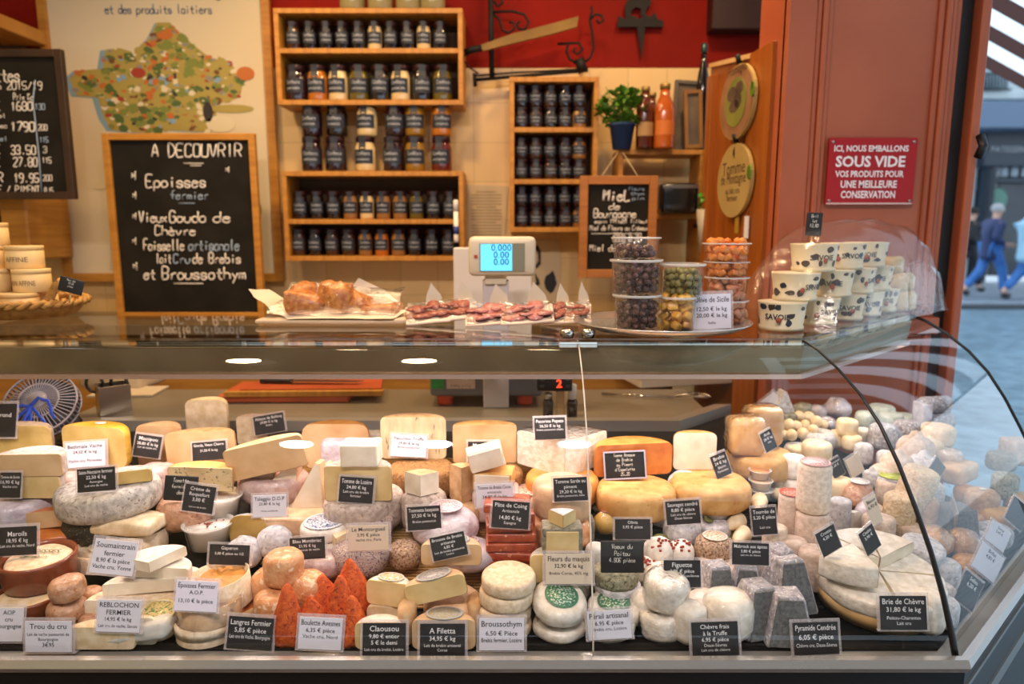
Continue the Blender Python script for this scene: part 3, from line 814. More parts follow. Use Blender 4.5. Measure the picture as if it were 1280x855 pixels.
lines_on(ml, [('MieL', 754, 789, 251, .038, .005, 0), ('de', 761, 776, 262, .024, .003, 0), ('Bourgogne', 742, 796, 272, .03, .0034, 0), ('sapin Tilleul Tilleul', 743, 810, 279, .013, .0018, 0), ('Miel de Fleurs ou Crémeux', 737, 811, 288, .018, .002, 0), ('250g 5.90', 766, 802, 296, .013, .002, 0), ('500g 8.50', 766, 802, 302, .013, .002, 0), ('Miel de', 737, 770, 314, .024, .0026, 0),
    ('fleurs', 785, 806, 238, .013, .0016, 1), ('thym', 788, 806, 244, .013, .0016, 1), ('pin', 790, 806, 250, .013, .0016, 1), ('_', 738, 812, 291, .02, .0016, 0)])
b = B(); b.tube([(aty(px, py, 2.579).x - cl.location.x, -.0008, aty(px, py, 2.579).z - cl.location.z) for px, py in ((44, 100), (41, 125), (45, 160), (49, 200), (52, 241))], .003, 4, flat=.3)
b.build('chalk_line', CHALKB, cl)
b = B()
zt = Z
for px, py, px2, py2 in ((752, 220, 773, 190), (797, 220, 778, 190)):
    q = aty(px, py, 2.62); q2 = aty(px2, py2, 2.74)
    b.tube([q - ml.location, q2 - ml.location], .0018, 5)
b.build('hanging_string', mat('string', 'b9a888', rough=.9), ml)
# ---- ironwork, saw blade and silhouette on the red wall
IRON = mat('black_iron', '161210', rough=.6, metal=.5)
def wallpts(P, y): return [aty(px, py, y) for px, py in P]
def scroll(cx, cy, r0, r1, a0, turns, n=26):
    return [(cx + (r0 + (r1 - r0) * i / n) * cos(a0 + turns * 2 * pi * i / n), cy + (r0 + (r1 - r0) * i / n) * sin(a0 + turns * 2 * pi * i / n)) for i in range(n + 1)]
ib = empty('iron_bracket', tuple(aty(614, 97, 2.88)), (0, 0, 0), 'black wrought-iron sign bracket with scrolls on the red wall', 'bracket')
def ipart(name, P, r, y=2.88, par=ib, m=IRON):
    B().tube([q - par.location for q in wallpts(P, y)], r, 8).build(name, m, par)
ipart('upright_bar', [(613, -40), (614, 40), (615, 97)], .011)
ipart('lower_bar', [(592, 100), (640, 96), (735, 88)], .007)
ipart('upper_bar', [(592, 95), (640, 91), (735, 86)], .004)
ipart('end_bar', [(593, 92), (594, 108)], .008)
ipart('scroll', [(616, 15), (640, 14), (655, 18), (661, 28), (656, 37), (648, 36), (646, 30), (650, 27)], .005)
ipart('scroll', [(617, 18), (624, 24), (628, 38), (636, 41), (643, 36), (642, 28), (636, 28)], .005)
ipart('scroll', [(618, 2), (622, 8), (628, 4), (626, -4)], .005)
ipart('wall_plate', [(724, 74), (729, 90)], .02)
ipart('scroll', [(728, 80), (738, 72), (742, 60), (740, 40), (737, 24), (740, 14), (739, 8)], .005)
ipart('scroll', [(738, 24), (744, 18), (752, 19), (754, 26), (749, 29), (746, 25)], .005)
ipart('scroll', [(697, 55), (712, 54), (724, 54), (728, 62), (722, 68), (716, 64), (719, 60)], .005)
ipart('scroll', [(710, 55), (708, 64), (712, 74), (722, 80)], .005)
kn = empty('long_knife', tuple(aty(600, 62, 2.84)), (0, 0, 0), 'long tapered antique blade hung slantwise behind the iron bracket', 'knife')
b = B(); P = wallpts([(600, 57), (604, 64), (640, 55), (690, 43), (721, 34), (723, 21), (690, 30), (640, 43)], 2.84)
b.prism([((q - kn.location).x, (q - kn.location).z) for q in P], -.008, .008)
b.build('blade', mat('old_brass', '8a6a2c', '6a4e1e', 5, .5, metal=.4), kn)
ipart('handle', [(581, 66), (590, 62), (602, 60)], .013, 2.84, kn)
ipart('wire_loop', [(582, 66), (579, 75), (586, 84), (598, 92)], .003, 2.84, kn)
sg = empty('silhouette_ornament', tuple(aty(800, 34, 2.93)), (0, 0, 0), 'black iron animal silhouette on a spiked plate against the red wall', 'ornament')
def flatp(name, P, par, y, t, m):
    b = B().prism([((q - par.location).x, (q - par.location).z) for q in wallpts(P, y)], -t, t); return b.build(name, m, par)
flatp('plate', [(771, 34), (829, 34), (829, 27), (822, 24), (818, 16), (812, 22), (806, 18), (800, 24), (790, 20), (780, 24), (773, 20)], sg, 2.93, .005, IRON)
flatp('spike', [(796, 34), (806, 34), (802, 74)], sg, 2.93, .004, IRON)
flatp('animal', [(782, 22), (781, 8), (786, -4), (800, -10), (812, -4), (814, 4), (808, 12), (806, 20), (800, 20), (801, 11), (794, 9), (789, 14), (788, 22)], sg, 2.93, .004, IRON)

# ---- small shelf with herb, bottles and frames
s2 = shelf_box('wall_shelf', 'open wooden wall shelf carrying the potted herb and juice bottles', 770, 187, 882, 338, 2.76, .17, [268], back=False)
def on_shelf(px, y=2.76): return xat(px, y, s2['z1'])
zt = s2['z1'] + .0005
o = empty('potted_herb', (on_shelf(777), 2.76, zt), (0, 0, 0), 'green basil plant in a blue pot on the open wall shelf', 'plant')
k = 2.76 / FPX
B().lathe([(0, 0), (11 * k, 0), (15 * k, 27 * k), (16 * k, 27 * k), (16 * k, 30 * k), (14 * k, 30 * k), (13 * k, 26 * k), (0, 26 * k)], 28).build('pot', mat('blue_pot', '1d3f6e', rough=.5), o)
b = B(); rg = random.Random(3)
for i in range(16):
    a = rg.uniform(0, 6.28); e = rg.uniform(.2, 1); t = Vector((cos(a) * .085 * e, sin(a) * .06 * e, .13 + .09 * rg.random()))
    b.tube([(0, 0, 25 * k), t * .5 + Vector((0, 0, .06)), t + Vector((0, 0, .02))], .0016, 5)
b.build('stems', mat('herb_stem', '54702c'), o)
b = B()
for i in range(150):
    a = rg.uniform(0, 6.28); e = math.sqrt(rg.random()); zz = rg.uniform(.085, .215); q = (1 - ((zz - .15) / .09) ** 2)
    c = Vector((cos(a) * .108 * e * max(.3, q), sin(a) * .075 * e * max(.3, q), zz)); l = rg.uniform(.016, .03)
    M = T(c) @ Euler((rg.uniform(-.9, .9), rg.uniform(-.9, .9), rg.uniform(0, 6.28))).to_matrix().to_4x4()
    b.add([(0, -l, 0), (l * .5, -l * .3, .003), (l * .45, l * .4, .003), (0, l, -.004), (-l * .45, l * .4, .003), (-l * .5, -l * .3, .003), (0, 0, -.003)], [(0, 1, 6), (1, 2, 6), (2, 3, 6), (3, 4, 6), (4, 5, 6), (5, 0, 6)], 0, True, M)
b.build('foliage', mat('basil_green', '3c6a16', '5d8f25', 30, .5), o)
def bottle(px, y, wpx, hpx, body, label, neck='cap', lab=None, name='juice_bottle'):
    k = y / FPX; r = wpx * k / 2; h = hpx * k
    o = empty(name, (on_shelf(px, y), y, zt), (0, 0, 0), label, 'bottle')
    B().lathe([(0, 0), (r * .95, 0), (r, h * .03), (r, h * .55), (r * .88, h * .68), (r * .5, h * .8), (r * .42, h * .92), (0, h * .92)], 24).build('filled_glass', body, o)
    B().lathe([(r * .43, h * .91), (r * .5, h * .915), (r * .5, h * .99), (0, h)], 20).build('cap', neck, o)
    if lab: 
        a = radians(60); b = B(); n = 8
        v = [((r + .0008) * sin(-a + 2 * a * i / n), -(r + .0008) * cos(-a + 2 * a * i / n), z) for i in range(n + 1) for z in (h * .2, h * .42)]
        b.add(v, [(2 * i, 2 * i + 2, 2 * i + 3, 2 * i + 1) for i in range(n)], smooth=True).build('paper_label', lab, o)
GCAP = mat('gold_cap', '8b7440', rough=.4, metal=.5)
bottle(805, 2.75, 21, 73, mat('berry_juice', '57240f', '43180a', 8, .15, coat=.6), 'brown-red juice bottle right of the potted herb', GCAP, mat('tan_label', 'a07d4e'))
bottle(829, 2.74, 25, 76, mat('apricot_juice', 'b45a18', 'a34e12', 6, .15, coat=.6), 'orange juice bottle in the middle of the open shelf top', GCAP, mat('orange_label', 'c06a24'))
bottle(813, 2.81, 20, 68, mat('dark_juice', '5c2c12', rough=.15, coat=.6), 'dark juice bottle standing behind the two front juice bottles', GCAP)
bottle(875, 2.80, 15, 124, mat('dark_wine', '0d0f0d', rough=.1, coat=.5), 'tall dark wine bottle at the right end of the open shelf', mat('foil_teal', '37514c', rough=.3, metal=.7), name='wine_bottle')
for (px0, px1, py0, ry, m_, lb, y) in ((838, 872, 105, 8, mat('grey_frame', '5a5148', rough=.5), 'grey framed board leaning on the open shelf beside the wine bottle', 2.83), (856, 878, 118, -6, mat('gilt_board', '8f6428', '7a5220', 6, .5), 'narrow gilt board leaning in front of the grey framed board', 2.77)):
    c = aty((px0 + px1) / 2, 187, y); X = (px1 - px0) * y / FPX; Z = (187 - py0) * y / FPX
    fr = empty('picture_frame', (c.x, y, zt + .004), (radians(-4), radians(ry) * .4, 0), lb, 'picture')
    b = B()
    for s_ in (-1, 1): b.box((s_ * (X / 2 - .007), 0, Z / 2), (.014, .018, Z))
    for z in (.007, Z - .007): b.box((0, 0, z), (X - .028, .0176, .014))
    b.build('frame', m_, fr); B().box((0, .003, Z / 2), (X - .026, .006, Z - .026)).build('sheet', mat('faded_sheet', '4c4034', '6a5a44', 9, .6), fr)
q = aty(845, 268, 2.74)
o = empty('radio', (q.x, 2.74, s2['zs'][0] + .0005), (0, 0, 0), 'black rounded box on the lower board of the open wall shelf', 'radio')
B().rblock((.145, .12, .115), .02).build('body', mat('gloss_black', '141616', rough=.2, coat=.4), o); B().box((0, -.0605, .1), (.13, .003, .012)).build('top_trim', STEEL, o)

# ---- left wooden cabinet, marker, papers on the wall
q0 = aty(-90, 325, 2.66); q1 = aty(8, 15, 2.66)
cab = empty('wall_cabinet', ((q0.x + q1.x) / 2, 2.78, q0.z), (0, 0, 0), 'open wooden wall cabinet at the left edge behind the price chalkboard', 'cabinet')
X = q1.x - q0.x; Z = q1.z - q0.z
B().box((X / 2 - .05, 0, Z / 2 - .1), (.1, .26, Z - .2)).build('side_panel', WOOD, cab)
B().box((-X / 2 + .01, 0, Z / 2), (.02, .26, Z - .05)).build('side_panel', WOOD, cab)
B().box((-.02, 0, Z - .03), (X, .27, .05)).build('top_board', WOODH, cab)
B().box((-.055, 0, .2), (X - .13, .25, .02)).build('shelf_board', WOODH, cab)
B().box((-.055, 0, .02), (X - .13, .25, .02)).build('bottom_board', WOODH, cab)
B().box((-.05, .12, Z / 2), (X - .1, .01, Z - .06)).build('back_panel', mat('box_back', '4b3416'), cab)
o = empty('carton', (q0.x + X * .5 - .03, 2.74, q0.z + .031), (0, 0, 0), 'small dark carton with pale card inside the left wall cabinet', 'box')
B().box((0, 0, .05), (.1, .08, .1)).build('body', mat('carton_dark', '3a241a'), o); B().box((.02, -.0415, .06), (.05, .002, .07)).build('card', PAPER, o)
def sheet(name, label, cat, P4, y, m, t=.002, parts=None):
    c = wallpts(P4, y); cx = sum(p.x for p in c) / 4; zb = min(p.z for p in c)
    r = empty(name, (cx, y, zb), (0, 0, 0), label, cat)
    B().prism([(p.x - cx, p.z - zb) for p in c], -t / 2, t / 2).build('paper', m, r)
    return r, cx, zb
OFFW = mat('notice_paper', 'cbb993', rough=.8)
r, cx, zb = sheet('notice_sheet', 'typed white notice sheet taped to the tiles right of the lower wall box', 'paper', [(583, 231), (635, 233), (631, 303), (583, 301)], 2.945, OFFW)
b = B()
for k_ in range(15):
    q = aty(608, 240 + k_ * 3.8, 2.945); b.box((q.x - cx, -.0013, q.z - zb), (.125 if k_ % 5 else .08, .0006, .005))
b.build('print_lines', mat('notice_print', '9a8c6c', rough=.8), r)
r, cx, zb = sheet('drawing_sheet', 'sheet with dark leaf drawings taped to the tiles beneath the narrow wall box', 'paper', [(655, 300), (701, 300), (700, 377), (655, 375)], 2.945, OFFW)
def flatd(name, P, m):
    c = wallpts(P, 2.945); B().prism([(p.x - cx, p.z - zb) for p in c], -.0018, -.0012).build(name, m, r)
flatd('leaf_drawing', [(682, 345), (687, 342), (691, 338), (694, 345), (696, 355), (692, 364), (688, 367), (682, 361), (680, 353)], INK)
flatd('leaf_drawing', [(664, 308), (672, 306), (676, 314), (676, 330), (671, 336), (668, 334), (673, 326), (672, 314)], INK)
flatd('leaf_drawing', [(668, 340), (674, 350), (675, 356), (668, 358), (670, 352)], INK)
mk = aty(570, 303, 2.66)
o = empty('marker_pen', (mk.x, 2.672, aty(570, 303, 2.672).z), (0, 0, 0), 'white marker pen clipped upright on the lower wall box edge', 'pen')
B().lathe([(0, 0), (.008, 0), (.009, .01), (.009, .115), (0, .115)], 14).build('barrel', WHITE, o); B().lathe([(0, .115), (.0095, .115), (.0095, .15), (.007, .157), (0, .157)], 14).build('cap', WHITE, o)
B().lathe([(.0094, .03), (.0096, .03), (.0096, .06), (.0094, .06)], 14).build('band', mat('band_blue', '2b3f8a'), o); B().box((.0, .0455, .05), (.008, .072, .02)).build('clip', STEEL, o)

# ---- wooden side of the tall cabinet with the two oval signs
A_ = aty(889, 85, 2.70); C_ = aty(972, 66, 2.16)
dv = (C_ - A_); dv.z = 0; Ln = dv.length; ang = math.atan2(dv.y, dv.x)
OW = mat('orange_cabinet_wood', 'a55c1a', '8e4c12', 4, .4, stretch=(8, 8, .7), bump=.08)
tc_ = empty('tall_cabinet', ((A_.x + C_.x) / 2, (A_.y + C_.y) / 2, 0), (0, 0, ang), 'tall orange-brown wooden cabinet side carrying two oval signs by the pilaster', 'cabinet')
b = B().prism([(-Ln / 2, 0), (Ln / 2, 0), (Ln / 2, C_.z), (-Ln / 2, A_.z)], 0, .03); b.build('side_panel', OW, tc_)
b = B().prism([(-Ln / 2, A_.z), (Ln / 2, C_.z), (Ln / 2, C_.z + .015), (-Ln / 2, A_.z + .015)], -.01, .04); b.build('top_edge', WOODP, tc_)
B().box((-Ln / 2 + .06, -.012, .95), (.05, .03, 1.9)).build('stile', OW, tc_)
B().box((Ln / 2 - .08, -.006, .95), (.16, .02, 1.9)).build('stile', OW, tc_)
def on_cab(px, py):
    d = ray(px, py); n = Vector((-dv.y, dv.x, 0)).normalized()
    t = (A_ - Vector((0, 0, H))).dot(n) / d.dot(n); p = d * t; p.z += H; return p
for (px, py, rx, rz, lab, up) in ((932, 128, 20, 46, 'upper oval wooden sign with a cow picture on the cabinet side', True), (928, 226, 20, 46, 'lower oval wooden sign with brown lettering on the cabinet side', False)):
    c = on_cab(px, py); e1 = on_cab(px - rx, py); e2 = on_cab(px, py - rz)
    hw = min(.16, (c - e1).length); hz = e2.z - c.z
    n = Vector((-dv.y, dv.x, 0)).normalized()
    if n.y > 0: n = -n
    c = c + n * .026
    o = empty('oval_sign', tuple(c), (0, 0, ang), lab, 'sign')
    def oval(a, e, m=32): return [(a * cos(2 * pi * i / m), e * sin(2 * pi * i / m)) for i in range(m)]
    B().prism(oval(hw, hz), -.006, .006).build('board', mat('sign_board_pale', 'b39a5e', 'a58a4e', 5, .6), o)
    if up:
        B().prism(oval(hw * .96, hz * .96), -.0075, -.0062).build('rim_band', mat('sign_rim_pink', '9a7452', '8a6040', 12, .6), o)
        B().prism(oval(hw * .62, hz * .66), -.0088, -.0076).build('meadow_picture', mat('meadow', '8a8a3c', '6d7530', 6, .6), o)
        b = B()
        for (x, z, a, e) in ((-.2, .25, .3, .2), (.2, .35, .22, .17), (-.05, -.1, .3, .16), (.15, .02, .2, .2)): b.prism([(hw * (x + p[0]), hz * (z + p[1])) for p in oval(a, e, 16)], -.0096, -.0089)
        b.build('cow_print', mat('cow_dark', '3c3028', '6a5444', 20, .7), o)
        b = B(); print_text(b, 'Fromages', 0, hz * .76, .045, hw * 1.1, y=-.0085); b.build('lettering', mat('sign_brown', '4c331c', rough=.7), o)
    else:
        b = B()
        for (t, z, s_) in (('Tomme', .18, .06), ('de Montagne', -.08, .05), ('au lait cru', -.35, .03), ('fermier', -.55, .03)): print_text(b, t, 0, hz * z, s_, hw * 1.5, y=-.0068)
        stroke_text(b, '*', 0, hz * .55, .05, .004, -.0065, True)
        b.build('lettering', mat('sign_brown', '4c331c', rough=.7), o)
    B().tube([(0, 0, hz), (0, -.01, hz + .03)], .008, 6).build('hanger', DARKM, o)
    b = B()
    for a in (0, 2.1, 4.2): b.prism([(hw * .97 + .016 * cos(a + i * .785) * (1 if i % 2 else .6), hz * .15 + .022 * sin(a + i * .785)) for i in range(8)], -.012, -.009)
    b.build('green_leaf', mat('leaf_bright', '6f9a2c', rough=.5), o)
for (px, py, m_, lb, wd, hh) in ((937, 284, PAPER, 'small white paper tag hanging below the lower oval sign', .03, .07), (925, 281, mat('yellow_tag', 'b08a2a'), 'small yellow tag hanging below the lower oval sign', .025, .055)):
    c = on_cab(px, py) + Vector((-.02, -.03, 0)); o = empty('hanging_tag', tuple(c), (0, 0, ang), lb, 'tag')
    B().box((0, 0, 0), (wd, .004, hh)).build('card', m_, o); B().tube([(0, 0, hh / 2), (0, .012, hh / 2 + .03)], .001, 5).build('string', INK, o)
q = aty(880, 316, 2.66)
o = empty('wall_vase', (q.x, 2.66, q.z), (0, 0, 0), 'pale tapered wall vase with a green sprig beside the cabinet', 'vase')
B().lathe([(0, 0), (.018, 0), (.034, .16), (.03, .16), (.016, .02), (0, .02)], 20).build('cone', mat('vase_grey', 'a79f8c', rough=.5), o)
b = B()
for i in range(22):
    M = T(rnd(-.025, .025), rnd(-.02, .02), rnd(.16, .215)) @ Euler((rnd(-1, 1), rnd(-1, 1), rnd(0, 6))).to_matrix().to_4x4()
    b.add([(0, -.016, 0), (.01, 0, .002), (0, .016, 0), (-.01, 0, .002)], [(0, 1, 2, 3)], 0, True, M)
b.tube([(0, 0, .02), (0, 0, .18)], .003, 6); b.build('sprig', mat('sprig_green', '3f8a1c', rough=.5), o)
B().box((0, .07, .1), (.03, .1, .015)).build('wall_hook', DARKM, o)

# ---- back counter
bc = empty('back_counter', (-.82, 2.74, 0), (0, 0, 0), 'low back counter under the jars and chalkboards', 'counter')
zc = aty(233, 398, 2.70).z
B().box((0, 0, zc / 2 - .02), (2.84, .38, zc - .04)).build('cabinet_front', WOOD, bc); B().box((0, -.01, zc - .02), (2.86, .41, .038)).build('worktop', mat('counter_stone', '8a775a', '7a684c', 9, .3), bc)

# ================================================================ the display case
def side_end(o, L, ycap=2.05):
    return min(L, (ycap - CY - o * cos(TH)) / sin(TH))
def loft(prof, XL=-1.25, XR=None, side=False, front=True, L=.79, closed=True, mi=0, smooth=False, ext=0.0):
    """sweep a profile of (offset inward, z) along the front run, round the mitred corner, along the short side"""
    secs = []
    if front: secs.append([(XL, CY + o, z) for o, z in prof])
    if XR is not None: secs.append([(XR, CY + o, z) for o, z in prof])
    else: secs.append([(CX - o * tan(TH / 2), CY + o, z) for o, z in prof])
    if side: secs.append([(CX + SD.x * side_end(o, L) - SN.x * o, CY + SD.y * side_end(o, L) - SN.y * o, z) for o, z in prof])
    n = len(prof); v = [p for s_ in secs for p in s_]; f = []
    for i in range(len(secs) - 1):
        for j in range(n if closed else n - 1):
            k = (j + 1) % n
            f.append((i * n + j, (i + 1) * n + j, (i + 1) * n + k, i * n + k))
    b = B().add(v, f, mi, smooth)
    if closed:
        b.add(secs[0], [tuple(range(n))], mi); b.add(secs[-1], [tuple(range(n - 1, -1, -1))], mi)
    return b
def cprof():
    k = [(0, .624), (.014, .675), (.034, .733), (.062, .80), (.096, .866), (.135, .935), (.178, .997), (.225, 1.045), (.28, 1.085), (.33, 1.113), (.37, 1.127)]
    return k
def thick(k, t):
    inn = []
    for i, (o, z) in enumerate(k):
        a = k[max(0, i - 1)]; c = k[min(len(k) - 1, i + 1)]
        d = Vector((c[0] - a[0], c[1] - a[1])).normalized()
        inn.append((o + d.y * t, z - d.x * t))
    return k + inn[::-1]
LEDGE = mat('ledge_steel', 'b4afa6', rough=.3, metal=.6)
dc = empty('display_case', (0, 1.3, 0), (0, 0, 0), 'long glass-fronted cheese display counter with a curved glass front and angled corner', 'counter')
def dpart(b, name, m): 
    b.xf(T(0, -1.3, 0)); return b.build(name, m, dc)
dpart(loft(thick(cprof(), .004), XR=.1375, smooth=True), 'curved_glass_pane', GLASS)
dpart(loft(thick(cprof(), .004), XL=.1405, smooth=True), 'curved_glass_pane', GLASS)
dpart(loft(thick(cprof(), .004), front=False, side=True, L=.80, smooth=True), 'curved_glass_pane', GLASS)
dpart(loft([(.372, 1.127), (.372, 1.131), (.76, 1.131), (.76, 1.127)], side=True, L=.80), 'glass_top_shelf', GLASS)
b = B().tube([(CX - o * tan(TH / 2), CY + o, z) for o, z in cprof()], [.0058 - .0004 * i for i in range(11)], 8); dpart(b, 'corner_gasket', BLACK)
b = B(); LL = .80
b.tube([(CX + SD.x * LL - SN.x * o, CY + SD.y * LL - SN.y * o, z) for o, z in cprof()], .004, 6); dpart(b, 'end_gasket', BLACK)
b = B().tube([(.139, CY + o - .0005, z) for o, z in cprof()], .0016, 6); dpart(b, 'pane_edge', mat('glass_edge', 'cfc6b4', rough=.15, coat=1))
for X0, nm_ in ((.139, 'pane_clamp'),):
    b = B()
    for dx in (-.022, .022): b.lathe([(0, 0), (.013, 0), (.016, .008), (.016, .016), (.01, .02), (0, .02)], 18, M=T(X0 + dx, CY + .38, 1.131))
    b.box((X0, CY + .38, 1.120), (.08, .05, .012)); dpart(b, nm_, CHROME)
FAS = mat('lamp_fascia', 'a39678', '887b5e', 9, rough=.26, metal=.75)
dpart(loft([(.375, 1.052), (.365, 1.118), (.44, 1.118), (.44, 1.075), (.43, 1.052)], side=True, L=.80), 'lamp_housing', FAS)
dpart(loft([(.366, 1.044), (.366, 1.054), (.435, 1.054), (.435, 1.044)], side=True, L=.80), 'lamp_lip', mat('rose_metal', 'c9a795', rough=.35, metal=.7))
dpart(loft([(.362, 1.118), (.362, 1.124), (.42, 1.124), (.42, 1.118)], side=True, L=.80), 'top_rail', CHROME)
# tray bed, rear wall, ledge, sill, body
BED = mat('black_tray', '0e0d0d', '171515', 60, .6, spec=.2)
dpart(loft([(.035, .622), (.034, .632), (.16, .632), (.72, .812), (.765, .812), (.765, .59), (.035, .59)], side=True, L=.79), 'tray_bed', BED)
dpart(loft([(.0, .602), (-.004, .624), (.034, .628), (.034, .602)], side=True, L=.81), 'glass_ledge', LEDGE)
dpart(loft([(-.018, .622), (-.023, .632), (-.018, .645), (-.006, .645), (-.006, .622)], side=True, L=.81), 'sill_rail', mat('sill_aluminium', 'cfcac2', rough=.22, metal=.75))
dpart(loft([(-.014, .12), (-.014, .60), (-.014, .6215), (-.002, .6215), (-.001, .60), (.7, .60), (.7, .12)], side=True, L=.79), 'lower_cabinet', mat('case_black', '100f0f', rough=.35))
dpart(loft([(-.018, .585), (-.018, .594), (-.0135, .594), (-.0135, .585)], side=True, L=.80), 'trim_strip', STEEL)
dpart(loft([(-.018, .48), (-.018, .51), (-.0135, .51), (-.0135, .48)], side=True, L=.80), 'trim_strip', STEEL)
dpart(loft([(.06, 0), (.06, .12), (.68, .12), (.68, 0)], side=True, L=.75), 'plinth', DARKM)
dpart(loft([(.768, .745), (.768, .80), (.80, .80), (.80, .745)], side=True, L=.7), 'air_vent', mat('vent_black', '0b0b0b', rough=.6))
dpart(loft([(.766, .804), (.766, .842), (.80, .842), (.80, .804)], side=True, L=.72), 'rear_rail', LEDGE)
dpart(loft([(.80, .60), (.80, .834), (1.18, .834), (1.18, .60)], side=False), 'work_deck', mat('deck_steel', 'a59c8a', '8c8372', 3, .3, metal=.45))
v = [(CX - .80 * tan(TH / 2), CY + .80, .834), (CX - .80 * tan(TH / 2) + SD.x * .17, CY + .80 + SD.y * .17, .834), (CX - .80 * tan(TH / 2) + SD.x * .17, CY + 1.18, .834), (CX - 1.18 * tan(TH / 2), CY + 1.18, .834)]
b = B().add(v + [(x, y, z - .03) for x, y, z in v], [(0, 1, 2, 3), (7, 6, 5, 4), (0, 4, 5, 1), (1, 5, 6, 2), (2, 6, 7, 3)]); dpart(b, 'work_deck_return', mat('deck_steel', 'a59c8a'))
b = B()
for x in (-1.15, -.35, .139):
    b.box((x, CY + .41, .93), (.012, .02, .25))
ZD = .8345; ZG = 1.1325

# ---- on the work deck
def deck(px, py, z=ZD): return atz(px, py, z)
ORB = mat('orange_board', 'b5532a', 'a54a24', 6, .5)
q = deck(392, 503); 
o = empty('cutting_board', (q.x, q.y + .02, ZD), (0, 0, 0), 'lower terracotta-coloured cutting board on the steel work deck', 'board')
B().box((-.09, .07, .0125), (.40, .20, .024), ch=.004).build('board', ORB, o)
o2 = empty('cutting_board', (q.x - .03, q.y + .14, ZD + .026), (0, 0, radians(2)), 'upper terracotta cutting board with the black-handled knife on it', 'board')
b = B(); b.add([(-.20, -.13, .0), (.23, -.13, 0), (.20, .15, 0), (-.16, .15, 0), (-.20, -.13, .014), (.23, -.13, .014), (.20, .15, .014), (-.16, .15, .014)], [(3, 2, 1, 0), (4, 5, 6, 7), (0, 1, 5, 4), (1, 2, 6, 5), (2, 3, 7, 6), (3, 0, 4, 7)]); b.build('board', ORB, o2)
B().box((.0, -.145, .004), (.48, .02, .016)).build('front_edge', WOODH, o2)
zk = ZD + .026 + .0145
kf = empty('kitchen_knife', (o2.location.x - .16, o2.location.y - .05, zk), (0, 0, radians(-3)), 'long knife with a black riveted handle on the upper cutting board', 'knife')
B().rblock((.105, .024, .018), .007, M=T(.05, 0, 0)).build('handle', BLACK, kf)
b = B()
for x in (.02, .05, .08): b.lathe([(0, .0), (.004, .0), (.004, .0192), (0, .0195)], 10, M=T(x, 0, 0))
b.build('rivet', STEEL, kf)
b = B().add([(.1, -.016, .008), (.31, -.006, .008), (.33, .01, .008), (.1, .012, .008), (.1, -.016, .0105), (.31, -.006, .0095), (.33, .01, .0105), (.1, .012, .0115)], [(3, 2, 1, 0), (4, 5, 6, 7), (0, 1, 5, 4), (1, 2, 6, 5), (2, 3, 7, 6), (3, 0, 4, 7)]); b.build('blade', STEEL, kf)
# scale
sx = xat(620, 2.02, ZD); k = 2.05 / FPX
sc = empty('weighing_scale', (sx, 2.05, ZD), (0, 0, 0), 'cream shop weighing scale with a lit blue display on a pole', 'scale')
B().rblock((85 * k * 1.7, .26, .085), .012, M=T(-.03, .13, .03)).build('base', mat('scale_grey', '75757c', rough=.5), sc)
for x in (-.155, .085):
    for y in (.04, .22):
        B().lathe([(0, 0), (.022, 0), (.026, .006), (.022, .012), (.026, .018), (.024, .03), (0, .03)], 18).build('foot', mat('orange_rubber', 'd2491c', rough=.5), sc, (x, y, 0))
B().box((0, .0, .19), (.075, .035, .38)).build('pole', mat('scale_pole', 'cfc8c6', rough=.45), sc)
zD = aty(628, 330, 2.05).z - ZD
xh = xat(628, 2.05, zD + ZD) - sx
B().rblock((82 * k, .06, 48 * k), .016, M=T(xh, -.02, zD - 14 * k)).build('display_head', mat('scale_cream', 'd8cdb4', rough=.4), sc)
B().box((xh + .0, -.0505, zD + 9 * k), (55 * k, .004, 34 * k)).build('display_bezel', mat('display_grey', '8c8a74', rough=.4), sc)
scr = mat('lcd_blue', '5fc3ee', emit=1.1, rough=.3)
B().box((xh - 7 * k, -.0532, zD + 9 * k), (38 * k, .003, 32 * k)).build('lit_screen', scr, sc)
b = B()
for t, z in (('0.000', 17), ('0.00', 8.5), ('0.00', 0)): print_text(b, t, xh - 1 * k, zD + z * k - .0 , .026, y=-.0552, bold=.01)
b.build('digits', mat('lcd_digits', '1d5f80', rough=.6), sc)
B().box((xh - 32 * k, -.0515, zD + 10 * k), (4 * k, .003, 4 * k)).build('red_mark', mat('red_mark', 'b8402a'), sc)
B().box((0, -.012, .38 + (zD - .40) / 2), (.062, .03, max(.05, zD - .40))).build('neck', mat('scale_cream', 'd8cdb4'), sc)
cx0 = xat(560, 2.12, 1.2) - sx; cx1 = xat(667, 2.12, 1.2) - sx
z0_ = .03; z1_ = aty(560, 312, 2.12).z - ZD
B().box(((cx0 + cx1) / 2, .30, (z0_ + z1_) / 2), (cx1 - cx0, .05, z1_ - z0_)).build('printer_column', mat('scale_white', 'ded6cc', rough=.4), sc)
B().box((-.175, -.0025, .078), (.038, .004, .045)).build('green_sticker', mat('green_sticker', '2f9a4c', rough=.6), sc)
B().box((-.105, -.0025, .078), (.085, .004, .045)).build('paper_sticker', mat('buff_sticker', 'd8bfae', rough=.7), sc)
b = B(); print_text(b, 'Prix Metrologie', -.105, .085, .011, .075, y=-.005); print_text(b, '5 200 g   e = 2 g', -.105, .062, .009, .075, y=-.005); b.build('sticker_print', INK, sc)
